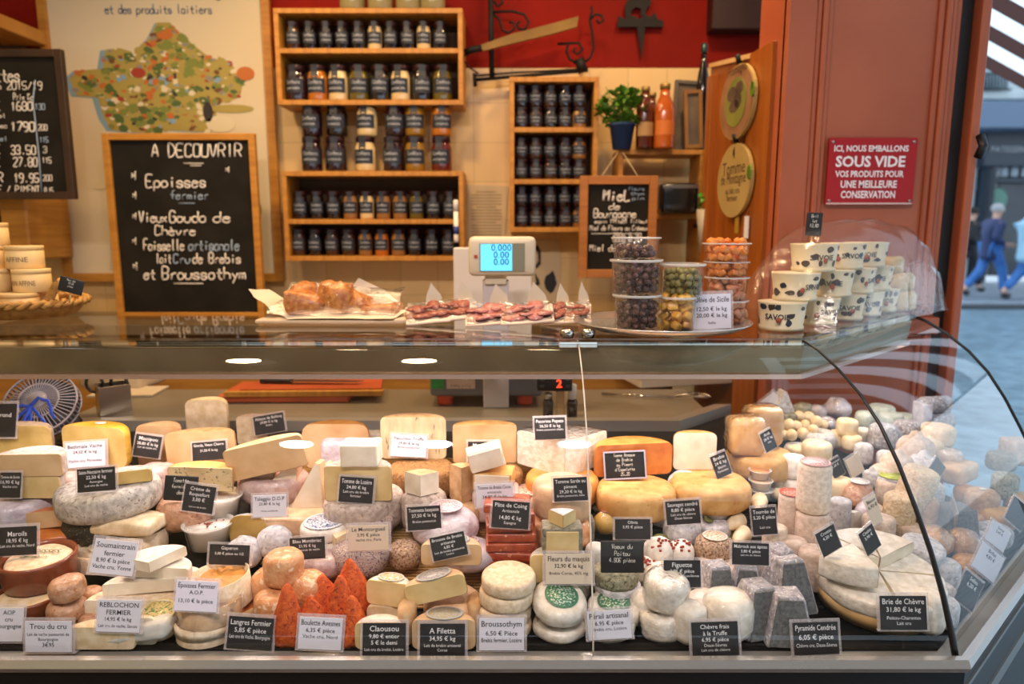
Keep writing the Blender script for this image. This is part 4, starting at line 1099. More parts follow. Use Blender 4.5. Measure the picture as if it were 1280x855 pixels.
# thermostat readout
q = aty(695, 484, 1.86)
th_ = empty('thermostat', (q.x, 1.935, ZD), (0, 0, 0), 'black temperature display showing a red 2 beside the scale', 'thermostat')
zq = q.z - ZD
B().rblock((.098, .05, .048), .005, M=T(0, 0, zq - .024)).build('housing', BLACK, th_)
B().box((0, -.0005, zq + .024), (.104, .055, .006)).build('top_rim', STEEL, th_)
b = B(); print_text(b, '2', .012, zq - .012, .032, y=-.0262, bold=.02); b.build('digit', mat('led_red', 'ff3a1e', emit=3), th_)
b = B()
for x in (-.035, .036):
    for z in (-.008, .010): b.box((x, -.0256, zq + z), (.011, .003, .007))
b.build('buttons', mat('button_grey', '55555a'), th_)
B().box((.018, .01, zq / 2 - .012), (.022, .02, max(.03, zq - .024))).build('post', WOODP, th_)
for (px, c_, lb) in ((685, 'steel', 'stubby steel-capped bottle below the temperature display'), (715, 'white', 'white-capped spray bottle beside the temperature display')):
    z = ZD; x = xat(px, 1.925, z)
    o = empty('small_bottle', (x, 1.925, z), (0, 0, 0), lb, 'bottle')
    B().lathe([(0, 0), (.014, 0), (.015, .045), (.011, .055), (0, .055)], 16).build('body', mat('dark_liquid', '3a3129', rough=.2), o)
    B().lathe([(0, .055), (.012, .055), (.012, .095 if c_ == 'white' else .07), (0, .1 if c_ == 'white' else .075)], 16).build('cap', WHITE if c_ == 'white' else STEEL, o)
# wire cutter, tray
q = deck(800, 498); o = empty('wire_whisk', (q.x, q.y, ZD + .004), (0, 0, radians(-14)), 'steel wire utensil lying on the right part of the work deck', 'utensil')
b = B()
for s_ in (-1, 0, 1): b.tube([(.10, 0, .006), (.16, s_ * .03, .012 + abs(s_) * .006), (.2, s_ * .026, .016), (.215, 0, .012)], .0016, 6)
b.build('loops', CHROME, o); B().tube([(-.12, 0, .004), (.1, 0, .006)], .004, 8).build('handle', CHROME, o)
q = deck(905, 470); o = empty('paper_stack', (q.x - .20, q.y - .06, ZD), (0, 0, radians(14)), 'stack of wrapping paper sheets at the right end of the work deck', 'paper')
B().box((0, 0, .0165), (.34, .22, .03)).build('sheets', mat('cream_sheets', 'c9b9a0', rough=.8), o); B().box((0, 0, .0335), (.345, .225, .003)).build('top_sheet', mat('printed_sheet_pink', 'c08a74', 'd8c8b6', 5, .7), o)
for (px, py, s_, lb) in ((100, 478, (.22, .16, .05), 'folded white wrapping paper pile at the left of the work deck'),):
    q = deck(px, 500); o = empty('paper_pile', (q.x + .02, q.y + .22, ZD), (0, 0, radians(-6)), lb, 'paper')
    B().rblock(s_, .012).disp(.006, 12).build('sheets', mat('cream_sheets', 'c9b9a0'), o); B().box((-.05, -.0, .054), (.02, .15, .002)).build('orange_stripe', mat('stripe_orange', 'b4562c'), o)
    o = empty('paper_pile', (q.x + .1, q.y + .10, ZD), (0, 0, radians(4)), 'thin sheet of white paper in front of the folded paper pile', 'paper')
    B().box((0, 0, .004), (.2, .13, .006)).build('sheet', mat('cream_sheets', 'c9b9a0'), o)
q = deck(118, 530)
o = empty('metal_box', (q.x, q.y + .10, ZD), (0, 0, radians(38)), 'small steel utensil box with scissors stuck in it behind the fan', 'box')
b = B(); 
for (c, d) in (((0, -.036, .045), (.08, .004, .09)), ((0, .036, .045), (.08, .004, .09)), ((-.038, 0, .045), (.004, .07, .09)), ((.038, 0, .045), (.004, .07, .09)), ((0, 0, .003), (.08, .072, .004))): b.box(c, d)
b.build('walls', STEEL, o)
o2 = empty('scissors', (q.x - .015, q.y + .10, ZD + .006), (0, 0, 0), 'black-handled scissors standing in the small steel utensil box', 'scissors')
b = B()
for s_ in (-1, 1): b.tube([(s_ * .035 + .024 * cos(a * .524), -.0, .085 + .026 * sin(a * .524)) for a in range(12)], .0045, 7, closed=True)
b.build('handles', BLACK, o2); b = B()
for s_ in (-1, 1): b.box((s_ * .012, 0, .04), (.012, .003, .075), M=R(s_ * 10, 'Y'))
b.build('blades', STEEL, o2)
# fan
fc = aty(50, 503, 1.72)
fn = empty('fan', (fc.x + .02, 1.76, .8145), (0, 0, 0), 'small grey caged fan with blue ribbons at the left end of the case', 'fan')
hx = fc.x - fn.location.x; hz = fc.z - .8145
Mf = T(hx, -.04, hz) @ R(12, 'Z') @ R(52, 'X')
FG = mat('fan_grey', '9a95a0', rough=.35)
b = B(); R0 = .083
for rr, z in ((R0, 0), (R0, .03), (R0 * .55, -.012), (.02, -.018)):
    b.tube([(rr * cos(t * pi / 20), rr * sin(t * pi / 20), -z) for t in range(40)], .0028, 6, closed=True)
for i in range(48):
    a = 2 * pi * i / 48; c, s_ = cos(a), sin(a)
    b.tube([(.022 * c, .022 * s_, .018), (R0 * .55 * c, R0 * .55 * s_, .013), (R0 * .96 * c, R0 * .96 * s_, .003), (R0 * c, R0 * s_, -.03)], .0016, 4)
b.xf(Mf); b.build('cage', FG, fn)
B().lathe([(0, .024), (.018, .022), (.026, .012), (.026, .008), (0, .008)], 24, M=Mf).build('hub_cap', FG, fn)
b = B().lathe([(0, -.035), (R0 * .95, -.035), (R0 * .9, -.05), (.04, -.075), (0, -.08)], 30, M=Mf); b.build('back_shell', mat('fan_shell', '4a4850', rough=.4), fn)
for i in range(4):
    M = Mf @ R(90 * i) @ R(25, 'X')
    B().add([(.015, -.012, -.012), (.07, -.03, -.012), (.074, .02, -.012), (.015, .012, -.012), (.015, -.012, -.010), (.07, -.03, -.010), (.074, .02, -.010), (.015, .012, -.010)], [(3, 2, 1, 0), (4, 5, 6, 7), (0, 1, 5, 4), (1, 2, 6, 5), (2, 3, 7, 6), (3, 0, 4, 7)], M=M).build('blade', mat('fan_blade', '3a3a44', rough=.3), fn)
B().tube([(hx + .01, .03, hz - .03), (hx + .04, .03, hz - .07), (hx + .05, .02, .0)], .016, 10).build('stand', BLACK, fn)
B().lathe([(0, 0), (.06, 0), (.055, .012), (.02, .02), (0, .02)], 24).build('foot', BLACK, fn, (hx + .05, .02, 0))
RB = mat('blue_ribbon', '2f58d8', rough=.4)
for i, P in enumerate(([(0, 0, .03), (-.03, -.01, .0), (-.05, -.015, -.03), (-.025, -.02, -.05)], [(0, 0, .03), (.02, 0, .05), (.05, -.01, .045), (.062, -.01, .0)], [(0, 0, .03), (.01, -.02, -.02), (.015, -.02, -.06), (.03, -.02, -.065)],
                       [(0, 0, .03), (-.01, -.02, -.03), (-.015, -.025, -.09), (-.035, -.025, -.12)], [(0, 0, .03), (.03, -.01, .0), (.055, -.02, -.03), (.03, -.02, -.06)], [(0, 0, .03), (-.03, 0, .03), (-.06, -.01, .02), (-.075, -.01, -.01)], [(0, 0, .03), (-.005, -.02, .0), (.0, -.02, -.04), (-.02, -.02, -.08)])):
    pts = [Vector((hx, -.075, hz - .03)) + Vector(p) for p in P]
    Q = []
    for j in range(len(pts) - 1):
        for t in (0, .33, .66): Q.append(pts[j].lerp(pts[j + 1], t) + Vector((rnd(-.002, .002), 0, rnd(-.002, .002))))
    Q.append(pts[-1])
    B().tube(Q, .0042, 6, flat=.25).build('ribbon', RB, fn)

for i, (x, y) in enumerate(((-1.18, 1.99), (-.41, 1.99), (.62, 2.25), (-1.03, .04), (-.36, .04), (.30, .04), (-.75, 2.5), (.15, 2.5))):
    o = empty('ceiling_spot', (x, y, 2.8), (0, 0, 0), 'white round ceiling spot ring above the %s, %s' % ('shop floor' if y > .1 else 'front of the counter', ORD[i]), 'lamp', 'ceiling spots')
    B().lathe([(.079, -.13), (.1, -.13), (.1, 0), (.0, 0), (0, -.04), (.079, -.04), (.079, -.13)], 28).build('ring', WHITE, o)

# ================================================================ on the glass top
def top(px, py): return atz(px, py, ZG)
# basket with round boxes at the left
q = top(12, 404)
bk = empty('wicker_basket', (q.x - .045, q.y + .13, ZG), (0, 0, 0), 'shallow woven basket holding pale round cheese boxes at the left', 'basket')
WICK = mat('wicker', 'b98d45', '94692c', 60, .6, bump=.4, bscale=90)
b = B().lathe([(0, .004), (.11, .004), (.125, .02), (.135, .038), (.13, .039), (.119, .02), (.106, .009), (0, .009)], 40); b.build('bowl', WICK, bk)
b = B()
for ph in (0, pi):
    b.tube([(.137 * cos(t * pi / 45) + .006 * cos(t * 1.2 + ph) * cos(t * pi / 45), .137 * sin(t * pi / 45) + .006 * cos(t * 1.2 + ph) * sin(t * pi / 45), .041 + .006 * sin(t * 1.2 + ph)) for t in range(90)], .0068, 7, closed=True)
b.build('braided_rim', WICK, bk)
b = B()
for ph in (0, 2.1, 4.2):
    b.tube([(.10 + .035 * t / 12 + .004 * cos(t * 1.3 + ph), -.06 + .0 * t, .045 + .05 * sin(t / 12 * 1.6) + .004 * sin(t * 1.3 + ph)) for t in range(13)], .008, 7)
b.build('handle', WICK, bk)
BOXM = mat('cheese_box_wood', 'e2c48a', 'd4b274', 5, .5, stretch=(1, 1, .2))
BTXT = mat('box_print', '7a5a34', rough=.7)
def round_box(px, y, z, text, lb):
    r = .043; h = .058
    o = empty('round_box', (xat(px, y, z + .03), y, z), (0, 0, rnd(-.15, .15)), lb, 'box', 'round cheese boxes in the basket')
    B().lathe([(0, 0), (r * .98, 0), (r, .001), (r, h * .81), (r * .985, h * .815), (0, h * .815)], 36).build('box_base', BOXM, o)
    B().lathe([(r * 1.0, h * .80), (r * 1.012, h * .80), (r * 1.012, h * .995), (r * 1.0, h), (0, h)], 36).build('lid', BOXM, o)
    b = B(); print_text(b, text, 0, h * .3, .018, r * 1.8, bend=r + .0006); b.build('lettering', BTXT, o)
zb = ZG + .0095
z = zb
yk = bk.location.y
for tier, items in enumerate(([(-16, yk - .04, 'IGP'), (26, yk - .05, 'IGP Tirot'), (50, yk + .04, 'AFFINE')], [(-8, yk - .02, 'MARIN'), (40, yk - .02, 'MARIN AFFINE')], [(-16, yk + .0, 'MARIN'), (31, yk + .0, 'AFFINE')], [(-14, yk + .01, 'AFFINE')])):
    for i, (px, y, t) in enumerate(items):
        round_box(px, y, zb + tier * .0585, t, 'pale round wooden cheese box, %s of the boxes in the basket' % (['bottom layer, ' + ['left', 'middle', 'right'][i], 'second layer, ' + ['left', 'right'][i % 2], 'third layer, ' + ['left', 'right'][i % 2], 'topmost'][tier]))
# cured meats
FAT = mat('roast_skin', 'c98a45', 'a0561f', 80, .35, coat=.5, bump=.6, bscale=160, spots='e8cf9a', spot_scale=120, spot_lo=.66)
MEAT = mat('cured_meat', '84301f', 'a85f48', 150, .45, coat=.5, bump=.5, spots='d9b39a', spot_scale=260, spot_lo=.62)
MEAT2 = mat('cured_ham', 'ae5f58', 'c4857c', 90, .4, coat=.5, bump=.4, spots='e3c8bd', spot_scale=140, spot_lo=.62)
q = top(410, 408)
o = empty('wrapped_roast', (q.x, q.y + .10, ZG + .004), (0, 0, 0), 'golden roast pieces under cling film on a paper-lined plate, left of the meat packets', 'meat')
b = B().rblock((.36, .17, .012), .006).disp(.005, 14); b.build('paper_plate', mat('butcher_paper', 'c9b394', rough=.7), o)
for (x, y, s_, rz) in ((-.075, -.02, (.11, .08, .062), 15), (.0, -.01, (.085, .07, .082), -20), (-.09, .035, (.08, .07, .075), 40), (.05, .0, (.09, .07, .055), 8), (.11, -.02, (.09, .07, .03), 0)):
    B().rblock(s_, .026, M=R(rz)).disp(.018, 22, x * 40).disp(.006, 70, x * 30).build('roast_piece', FAT, o, (x, y, .012))
def film(name, P, par, bumpy=.012, m=WRAP, n=8):
    """crumpled sheet through four corner points"""
    P = [Vector(p) for p in P]; v = []; f = []
    for i in range(n + 1):
        for j in range(n + 1):
            a = P[0].lerp(P[1], i / n); c = P[3].lerp(P[2], i / n); q = a.lerp(c, j / n)
            v.append(q + noise.noise_vector(q * 28) * bumpy)
    for i in range(n):
        for j in range(n): f.append((i * (n + 1) + j, (i + 1) * (n + 1) + j, (i + 1) * (n + 1) + j + 1, i * (n + 1) + j + 1))
    m_ = len(v); v += [p + Vector((0, .0006, .0006)) for p in v]; f += [tuple(q + m_ for q in t[::-1]) for t in f]
    b = B().add(v, f, smooth=True); return b.build(name, m, par)
film('cling_film', [(-.15, -.07, .02), (.16, -.075, .02), (.16, .05, .075), (-.14, .06, .085)], o, .014)
film('paper_corner', [(-.135, -.06, .02), (-.13, .06, .03), (-.19, .06, .07), (-.215, -.02, .075)], o, .006, mat('wax_paper', 'd9cdb4', rough=.5))
film('paper_corner', [(-.01, .06, .03), (.16, .02, .03), (.10, .06, .07), (.04, .07, .1)], o, .006, mat('wax_paper', 'd9cdb4'))
film('paper_corner', [(-.10, -.085, .012), (.15, -.09, .012), (.18, -.02, .025), (-.16, -.0, .025)], o, .004, mat('wax_paper', 'd9cdb4'))
PK = [(530, 398, 56, MEAT, 'first'), (570, 397, 52, MEAT, 'second'), (612, 400, 64, MEAT2, 'third'), (660, 402, 68, MEAT2, 'fourth'), (698, 398, 42, MEAT, 'fifth'), (726, 400, 34, MEAT, 'last')]
for i, (px, py, wd, m_, od) in enumerate(PK):
    q = top(px, py + 9); kk = depth(q) / FPX; X = wd * kk
    o = empty('meat_packet', (q.x, q.y + .065, ZG + .016 + (i % 2) * .006), (radians(13), radians(-4), radians(8 - 3 * i)), f'paper-backed packet of sliced cured meat on the glass top, {od} from the left', 'meat packet', 'cured meat packets on the glass top')
    B().rblock((X, .12, .006), .003).disp(.003, 12, i).build('backing_card', mat('packet_card', 'd9c9b8', rough=.6), o)
    b = B(); rg = random.Random(i)
    for t in range(9):
        M = T(-X * .32 + X * .64 * (t % 5) / 4, -.025 + .03 * (t // 5) + rg.uniform(-.008, .008), .008 + .0016 * t) @ R(rg.uniform(-20, 20), 'X')
        b.lathe([(0, -.002), (X * .16, -.002), (X * .165, 0), (X * .16, .003), (0, .004)], 16, M=M)
    b.disp(.004, 40, i, keepz=False); b.build('slices', m_, o)
    film('wrapper', [(-X * .48, -.058, .006), (X * .48, -.058, .006), (X * .44, .04, .02), (-X * .42, .04, .024)], o, .004)
    film('wrapper_corner', [(-X * .05, .045, .006), (X * .42, .05, .006), (X * .36, .055, .03), (X * .16, .062, .066)], o, .004, mat('wax_paper', 'd9cdb4'))
# steel tray with tubs
q = top(850, 429); RT = .198
ty = q.y + RT * .93
tr = empty('steel_tray', (q.x, ty, ZG + .003), (0, 0, 0), 'round polished steel tray of olive tubs on the glass top', 'tray')
B().lathe([(0, .004), (RT * .78, .004), (RT * .9, .007), (RT, .018), (RT * 1.005, .021), (RT * .99, .021), (RT * .89, .011), (RT * .78, .008), (0, .008)], 64, M=S(1, .93, 1)).build('dish', mat('tray_silver', 'cfcac2', rough=.22, metal=.75), tr)
B().lathe([(RT * .5, 0), (RT * .62, 0), (RT * .62, .0045), (RT * .5, .0045)], 48, M=S(1, .93, 1)).build('foot_ring', CHROME, tr)
OL = {'black': mat('black_olive', '3a1c14', '5a3226', 60, .25, coat=.4), 'green': mat('green_olive', '5e5a1e', '7b7430', 20, .25, coat=.4), 'yellow': mat('yellow_antipasto', 'd89a28', 'e6b54a', 20, .3, coat=.4), 'orange': mat('orange_antipasto', 'dd7412', 'ea9030', 20, .3, coat=.4), 'pink': mat('pink_antipasto', 'c8602a', 'd8a27c', 20, .3, coat=.4)}
def olive_tub(px, y, z, wpx, hpx, c, lb, fill=.8, br=.0085):
    kk = y / FPX; r = wpx * kk / 2; h = hpx * kk
    o = empty('plastic_tub', (xat(px, y, z + h / 2), y, z), (0, 0, 0), lb, 'tub', 'olive tubs on the steel tray')
    B().lathe([(0, .0), (r * .92, .0), (r * .98, h * .93), (r * 1.03, h * .94), (r * 1.03, h * .99), (r * .98, h), (r * .96, h * .95), (r * .90, .002), (0, .002)], 36).build('cup', PLASTIC, o)
    b = B(); rg = random.Random(px)
    n = 0
    zz = br + .002
    chunk = c in ('orange', 'yellow', 'pink')
    while zz < h * fill:
        R_ = r * (.90 + .05 * zz / h) - br - .001
        for ring in (0, 1):
            rr = R_ - ring * br * 1.9
            if rr < 0: continue
            k_ = max(1, int(2 * pi * rr / (br * 2)))
            for i in range(k_):
                a = 2 * pi * (i + rg.random() * .6) / k_
                if chunk: b.rblock((br * 2, br * 1.6, br * 1.5), br * .4, M=T(rr * cos(a), rr * sin(a), zz - br) @ Euler((rg.random(), rg.random(), rg.random() * 3)).to_matrix().to_4x4()); continue
                b.lathe([(0, -br), (br * .75, -br * .6), (br, 0), (br * .75, br * .65), (0, br)], 7, M=T(rr * cos(a), rr * sin(a), zz + rg.uniform(-.002, .002)) @ Euler((rg.random() * 3, rg.random() * 3, 0)).to_matrix().to_4x4() @ S(1, 1, rg.uniform(.9, 1.25)))
        zz += br * 1.7
    for i in range(14):
        a = rg.random() * 6.28; e = math.sqrt(rg.random()) * r * .75
        b.lathe([(0, -br), (br * .75, -br * .6), (br, 0), (br * .75, br * .65), (0, br)], 7, M=T(e * cos(a), e * sin(a), zz - br * .6 + rg.uniform(0, .004)))
    p_ = b.build('olives' if c in ('black', 'green') else 'pickles', OL[c], o); p_['kind'] = 'stuff'
    B().lathe([(r * .99, h * .985), (r * 1.0, h * .985), (r * 1.0, h * 1.01), (0, h * 1.012)], 36).build('lid', PLASTIC, o)
    B().lathe([(r * 1.03, h * .93), (r * 1.07, h * .94), (r * 1.07, h * 1.0), (r * 1.03, h * 1.01), (r * 1.03, h * .93)], 40).build('rim', FROST, o)
    return z + h * 1.02 + .0005
z = ZG + .0118
y1 = ty - .06
z1 = olive_tub(796, y1, z, 58, 44, 'black', 'bottom clear tub of black olives in the tall left stack on the tray')
z1 = olive_tub(795, y1, z1, 62, 42, 'black', 'middle clear tub of black olives in the tall left stack on the tray')
olive_tub(795, y1, z1, 58, 26, 'black', 'top shallow clear tub of black olives on the tall left stack', .5)
z1 = olive_tub(847, y1 - .01, z, 44, 42, 'yellow', 'clear tub of yellow pickled pieces behind the white olive card', br=.012)
olive_tub(853, y1 + .0, z1, 54, 39, 'green', 'clear tub of green olives on top of the yellow tub', .75)
z1 = olive_tub(908, ty + .03, z, 50, 30, 'pink', 'bottom clear tub of pinkish pickles in the right stack on the tray', br=.011)
z1 = olive_tub(908, ty + .03, z1, 52, 28, 'pink', 'second clear tub of pinkish pickles in the right stack on the tray', br=.011)
z1 = olive_tub(908, ty + .03, z1, 53, 18, 'orange', 'third shallow clear tub of orange pickles in the right stack', br=.009)
olive_tub(908, ty + .03, z1, 56, 22, 'orange', 'topmost clear tub of orange pickles in the right stack', br=.010)
# patterned cheese tubs on the corner glass
COWB = mat('tub_cream', 'd9cba6', rough=.4); COWD = mat('cow_patch_brown', '3a2e28', rough=.5); COWK = mat('cow_patch_blue_black', '2c3340', rough=.5); COWR = mat('print_red', 'a04a2c', rough=.6)
def cow_tub(px, y, z, i, lb):
    r = .054; h = .064
    o = empty('printed_tub', (xat(px, y, z + .03), y, z), (0, 0, rnd(-.5, .5)), lb, 'tub', 'printed cheese tubs on the corner glass')
    B().lathe([(0, 0), (r * .9, 0), (r * .91, h * .14), (r * .86, h * .15), (r * .99, h * .95), (r, h), (r * .96, h), (0, h * .97)], 40).build('cup', COWB, o)
    B().lathe([(r * .95, h * .96), (r * .8, h * 1.0), (0, h * 1.0)], 36).build('lid_film', mat('tub_lid', 'e8dfc4', rough=.35), o)
    rg = random.Random(i * 7 + 1); b = B()
    def cone(a, zz): rr = (r * .86 + r * .13 * (zz / h - .15) / .8) + .0007; return (rr * sin(a), -rr * cos(a), zz)
    for k_ in range(9):
        a0 = -1.5 + 3.0 * k_ / 8 + rg.uniform(-.15, .15); z0_ = h * rg.choice((.3, .55, .8, .86)); da = rg.uniform(.06, .26); dz = h * rg.uniform(.06, .16)
        n = 9; b.add([cone(a0, z0_)] + [cone(a0 + da * cos(2 * pi * j / n) * rg.uniform(.7, 1.2), min(h * .94, z0_ + dz * sin(2 * pi * j / n) * rg.uniform(.7, 1.2))) for j in range(n)], [(0, j + 1, (j + 1) % n + 1) for j in range(n)], rg.choice((0, 0, 1)))
    b.build('cow_patches', [COWD, COWK], o); b = B()
    print_text(b, 'SAVOIE', .02 if i % 2 else -.02, h * .42, .017, .06, bend=r * .93 + .0012, mi=0, bold=.02)
    b.build('lettering', COWK, o); b = B()
    b.lathe([(0, 0), (.0065, .0005), (.0065, .001), (0, .0011)], 12, M=T(-.3 * r, -r * .9, h * .4) @ R(90, 'X') @ T(0, 0, .003))
    b.build('red_emblem', COWR, o)
hz_ = .0645
cols = [[(977, 1.605), (1020, 1.70), (1053, 1.79), (1077, 1.88), (1097, 1.97)], [(994, 1.635), (1038, 1.74), (1066, 1.83), (1089, 1.925)], [(1017, 1.675), (1053, 1.78), (1082, 1.88)]]
for t, L_ in enumerate(cols):
    for i, (px, y) in enumerate(L_):
        cow_tub(px, y, ZG + t * hz_, t * 5 + i, 'cream tub printed with dark cow patches, %s from left in the %s layer' % (ORD[i], ['bottom', 'middle', 'top'][t]))
for i, (px, y, z, r, h, lb) in enumerate(((1122, 2.0, ZG, .045, .055, 'pale round cheese under clear film right of the printed tubs'), (1121, 2.0, ZG + .0555, .043, .05, 'pale round cheese stacked second under clear film beside the tubs'), (1112, 2.0, ZG + .106, .035, .045, 'golden round cheese topmost under clear film beside the printed tubs'))):
    o = B().lathe([(0, 0), (r * .9, 0), (r, .01), (r, h - .012), (r * .85, h), (0, h)], 28).disp(.003, 30).build('wrapped_cheese', mat('film_cheese', 'd8bf90', 'c9a868', 12, .4, coat=.4), None, (xat(px, y, z), y, z))
    tag(o, lb, 'cheese')
# film draped over the tubs
b = B(); n = 20
c0 = Vector((xat(1060, 1.83, ZG), 1.83, ZG + .002)); v = []; f = []
for i in range(n + 1):
    for j in range(n + 1):
        u_ = -1 + 2 * i / n; w_ = -1 + 2 * j / n
        hgt = .242 * max(0, 1 - abs(u_) ** 3.2) ** .5 * max(0, 1 - abs(w_) ** 4) ** .5
        p_ = c0 + SD * (.37 * u_) - SN * (-.135 * w_) + Vector((0, 0, hgt))
        d_ = noise.noise_vector(p_ * 16) * .016; 
        if hgt < .01: d_.z = abs(d_.z) * .4
        v.append(p_ + d_)
for i in range(n):
    for j in range(n): f.append((i * (n + 1) + j, (i + 1) * (n + 1) + j, (i + 1) * (n + 1) + j + 1, i * (n + 1) + j + 1))
b.add(v, f, smooth=True); b.xf(T(-c0.x, -c0.y, -c0.z))
o = b.build('plastic_cover', glassy('cover_film', alpha=.03, rough=.12, bump=.3, bscale=70, boost=.9), None, tuple(c0)); tag(o, 'crumpled clear plastic film draped over the printed cheese tubs', 'plastic film')

# ================================================================ cheeses
CM = {}
def cm(k):
    d = {
     'greypink': dict(c1='b5a196', c2='cdbcae', scale=25, rough=.8, bump=.3, spots='9a8478', spot_scale=22, spot_lo=.6),
     'grey': dict(c1='a9a29a', c2='c9c1b8', scale=22, rough=.85, bump=.35, spots='8b7f76', spot_scale=30, spot_lo=.6),
     'ash': dict(c1='959096', c2='bdb8bc', scale=30, rough=.9, bump=.2, spots='d6d2d4', spot_scale=45, spot_lo=.58),
     'dkash': dict(c1='5c5d5e', c2='747474', scale=40, rough=.9, bump=.2),
     'greywhite': dict(c1='c4bfc2', c2='dedadb', scale=30, rough=.85, bump=.3, spots='a09c9c', spot_scale=40, spot_lo=.62),
     'white': dict(c1='f0e4d6', c2='faf2e8', scale=20, rough=.6, bump=.12),
     'whitewrap': dict(c1='ecdfcd', c2='f8efe4', scale=18, rough=.45, bump=.5, bscale=30, coat=.7),
     'cream': dict(c1='ecd0a0', c2='f6e2c2', scale=14, rough=.55, bump=.1),
     'creamrind': dict(c1='eacda6', c2='f4dfc4', scale=28, rough=.7, bump=.3),
     'paste': dict(c1='e6c482', c2='f0d49c', scale=5, rough=.5, bump=.04),
     'pastew': dict(c1='f2e2c6', c2='faf0dc', scale=6, rough=.5, bump=.05),
     'pastey': dict(c1='deb868', c2='e8c67c', scale=6, rough=.45, bump=.06, spots='c99a4c', spot_scale=70, spot_lo=.68),
     'pasted': dict(c1='c39a4c', c2='cfa75a', scale=8, rough=.45, bump=.08, spots='9c7432', spot_scale=60, spot_lo=.66),
     'pastebeige': dict(c1='deb27c', c2='e8c496', scale=4, rough=.5, bump=.05),
     'pasteveined': dict(c1='dcc291', c2='e5cf9f', scale=8, rough=.5, spots='8d8466', spot_scale=38, spot_lo=.6, bump=.1),
     'cracked': dict(c1='dcc298', c2='e5d0a8', scale=6, rough=.5, spots='7d6a58', spot_scale=14, spot_lo=.66, stretch=(3, 3, .8)),
     'yellowrind': dict(c1='d9a431', c2='e5b84a', scale=8, rough=.4, bump=.2, spots='a87a24', spot_scale=40, spot_lo=.69, stretch=(.5, .5, 2)),
     'orangerind': dict(c1='cf8a3c', c2='dc9e50', scale=10, rough=.55, bump=.15),
     'goldrind': dict(c1='d19a52', c2='dfb06e', scale=9, rough=.6, bump=.15, spots='bb8240', spot_scale=20, spot_lo=.62),
     'tanrind': dict(c1='c79a68', c2='d8b184', scale=14, rough=.65, bump=.25),
     'brownrind': dict(c1='8d6236', c2='a97c48', scale=35, rough=.85, bump=.6, spots='5e3c20', spot_scale=50, spot_lo=.6),
     'orange': dict(c1='d4702a', c2='e08840', scale=9, rough=.4, bump=.15, coat=.3),
     'washed': dict(c1='d98f56', c2='e5ab78', scale=16, rough=.4, bump=.5, bscale=40, coat=.5, spots='ecc8a4', spot_scale=24, spot_lo=.6),
     'wrapbrown': dict(c1='c08a64', c2='d6a888', scale=18, rough=.4, bump=.7, bscale=35, coat=.6, spots='b06a44', spot_scale=28, spot_lo=.6),
     'pinkwrap': dict(c1='c6a6a2', c2='d8bfba', scale=12, rough=.35, bump=.8, bscale=26, coat=.8),
     'lilacwrap': dict(c1='c9bcc6', c2='dfd6de', scale=10, rough=.35, bump=.8, bscale=24, coat=.8),
     'peachy': dict(c1='dcae84', c2='e8c29c', scale=10, rough=.45, bump=.3, coat=.3),
     'boulette': dict(c1='c2470e', c2='d9641c', scale=30, rough=.7, bump=.5, spots='8e2c08', spot_scale=50, spot_lo=.6),
     'quince': dict(c1='a33a1c', c2='bc5630', scale=14, rough=.3, bump=.3, coat=.6, spots='d08a64', spot_scale=26, spot_lo=.64),
     'nuts': dict(c1='a9815c', c2='d4b394', scale=55, rough=.6, bump=.9, bscale=70, spots='6e4a38', spot_scale=60, spot_lo=.55, coat=.4),
     'nutslilac': dict(c1='a98f8a', c2='cbb5a6', scale=60, rough=.6, bump=.9, bscale=70, spots='6a5064', spot_scale=60, spot_lo=.54, coat=.5),
     'herb': dict(c1='8d8a70', c2='b3ae92', scale=40, rough=.75, bump=.5, spots='5b5840', spot_scale=45, spot_lo=.58),
     'herbgrey': dict(c1='77715f', c2='98917c', scale=30, rough=.7, bump=.4, coat=.3, spots='565040', spot_scale=40, spot_lo=.6),
     'mintwhite': dict(c1='d2dcd0', c2='e4eae0', scale=18, rough=.6, bump=.15),
     'goat': dict(c1='e8d0b8', c2='f4e2d0', scale=30, rough=.75, bump=.5, bscale=60),
     'goatpink': dict(c1='d3b9a6', c2='e2cdbd', scale=26, rough=.75, bump=.4, bscale=50),
     'goatbrown': dict(c1='b98f6a', c2='d2ac86', scale=22, rough=.7, bump=.4, bscale=50),
     'lychee': dict(c1='dcbd94', c2='ecd6b6', scale=40, rough=.75, bump=1.0, bscale=55, spots='c79a66', spot_scale=34, spot_lo=.62),
     'gold': dict(c1='b5731e', c2='cf953c', scale=20, rough=.3, bump=.8, bscale=30, coat=.7, spots='e6bf74', spot_scale=30, spot_lo=.62),
     'paperw': dict(c1='d9d2c8', c2='e6e0d6', scale=8, rough=.5, bump=.6, bscale=16, coat=.3),
     'terrac': dict(c1='7d3a20', c2='8e4628', scale=12, rough=.3, coat=.4),
     'wickdark': dict(c1='2a2620', c2='393328', scale=50, rough=.6, bump=.6, bscale=80, spots='7d7460', spot_scale=75, spot_lo=.6),
     'bamboo': dict(c1='b98a44', c2='c99c58', scale=20, rough=.5, bump=.2, stretch=(.2, 1, 1)),
     'wicker2': dict(c1='211e1a', c2='3a352c', scale=60, rough=.6, bump=.6, bscale=70),
    }[k]
    for q in ('c1', 'c2'):
        f_ = .92 if q == 'c1' else .98
        d[q] = ''.join('%02x' % int(int(d[q][i:i + 2], 16) * f_) for i in (0, 2, 4))
    if 'bump' in d: d['bump'] = min(1, d['bump'] * 1.1)
    for q in ('scale', 'bscale', 'spot_scale'):
        if q in d: d[q] *= 3.6
    if 'bump' in d and 'bscale' not in d: d['bscale'] = d['scale'] * 2.6
    return mat('cheese_' + k, **d)
REC = {}
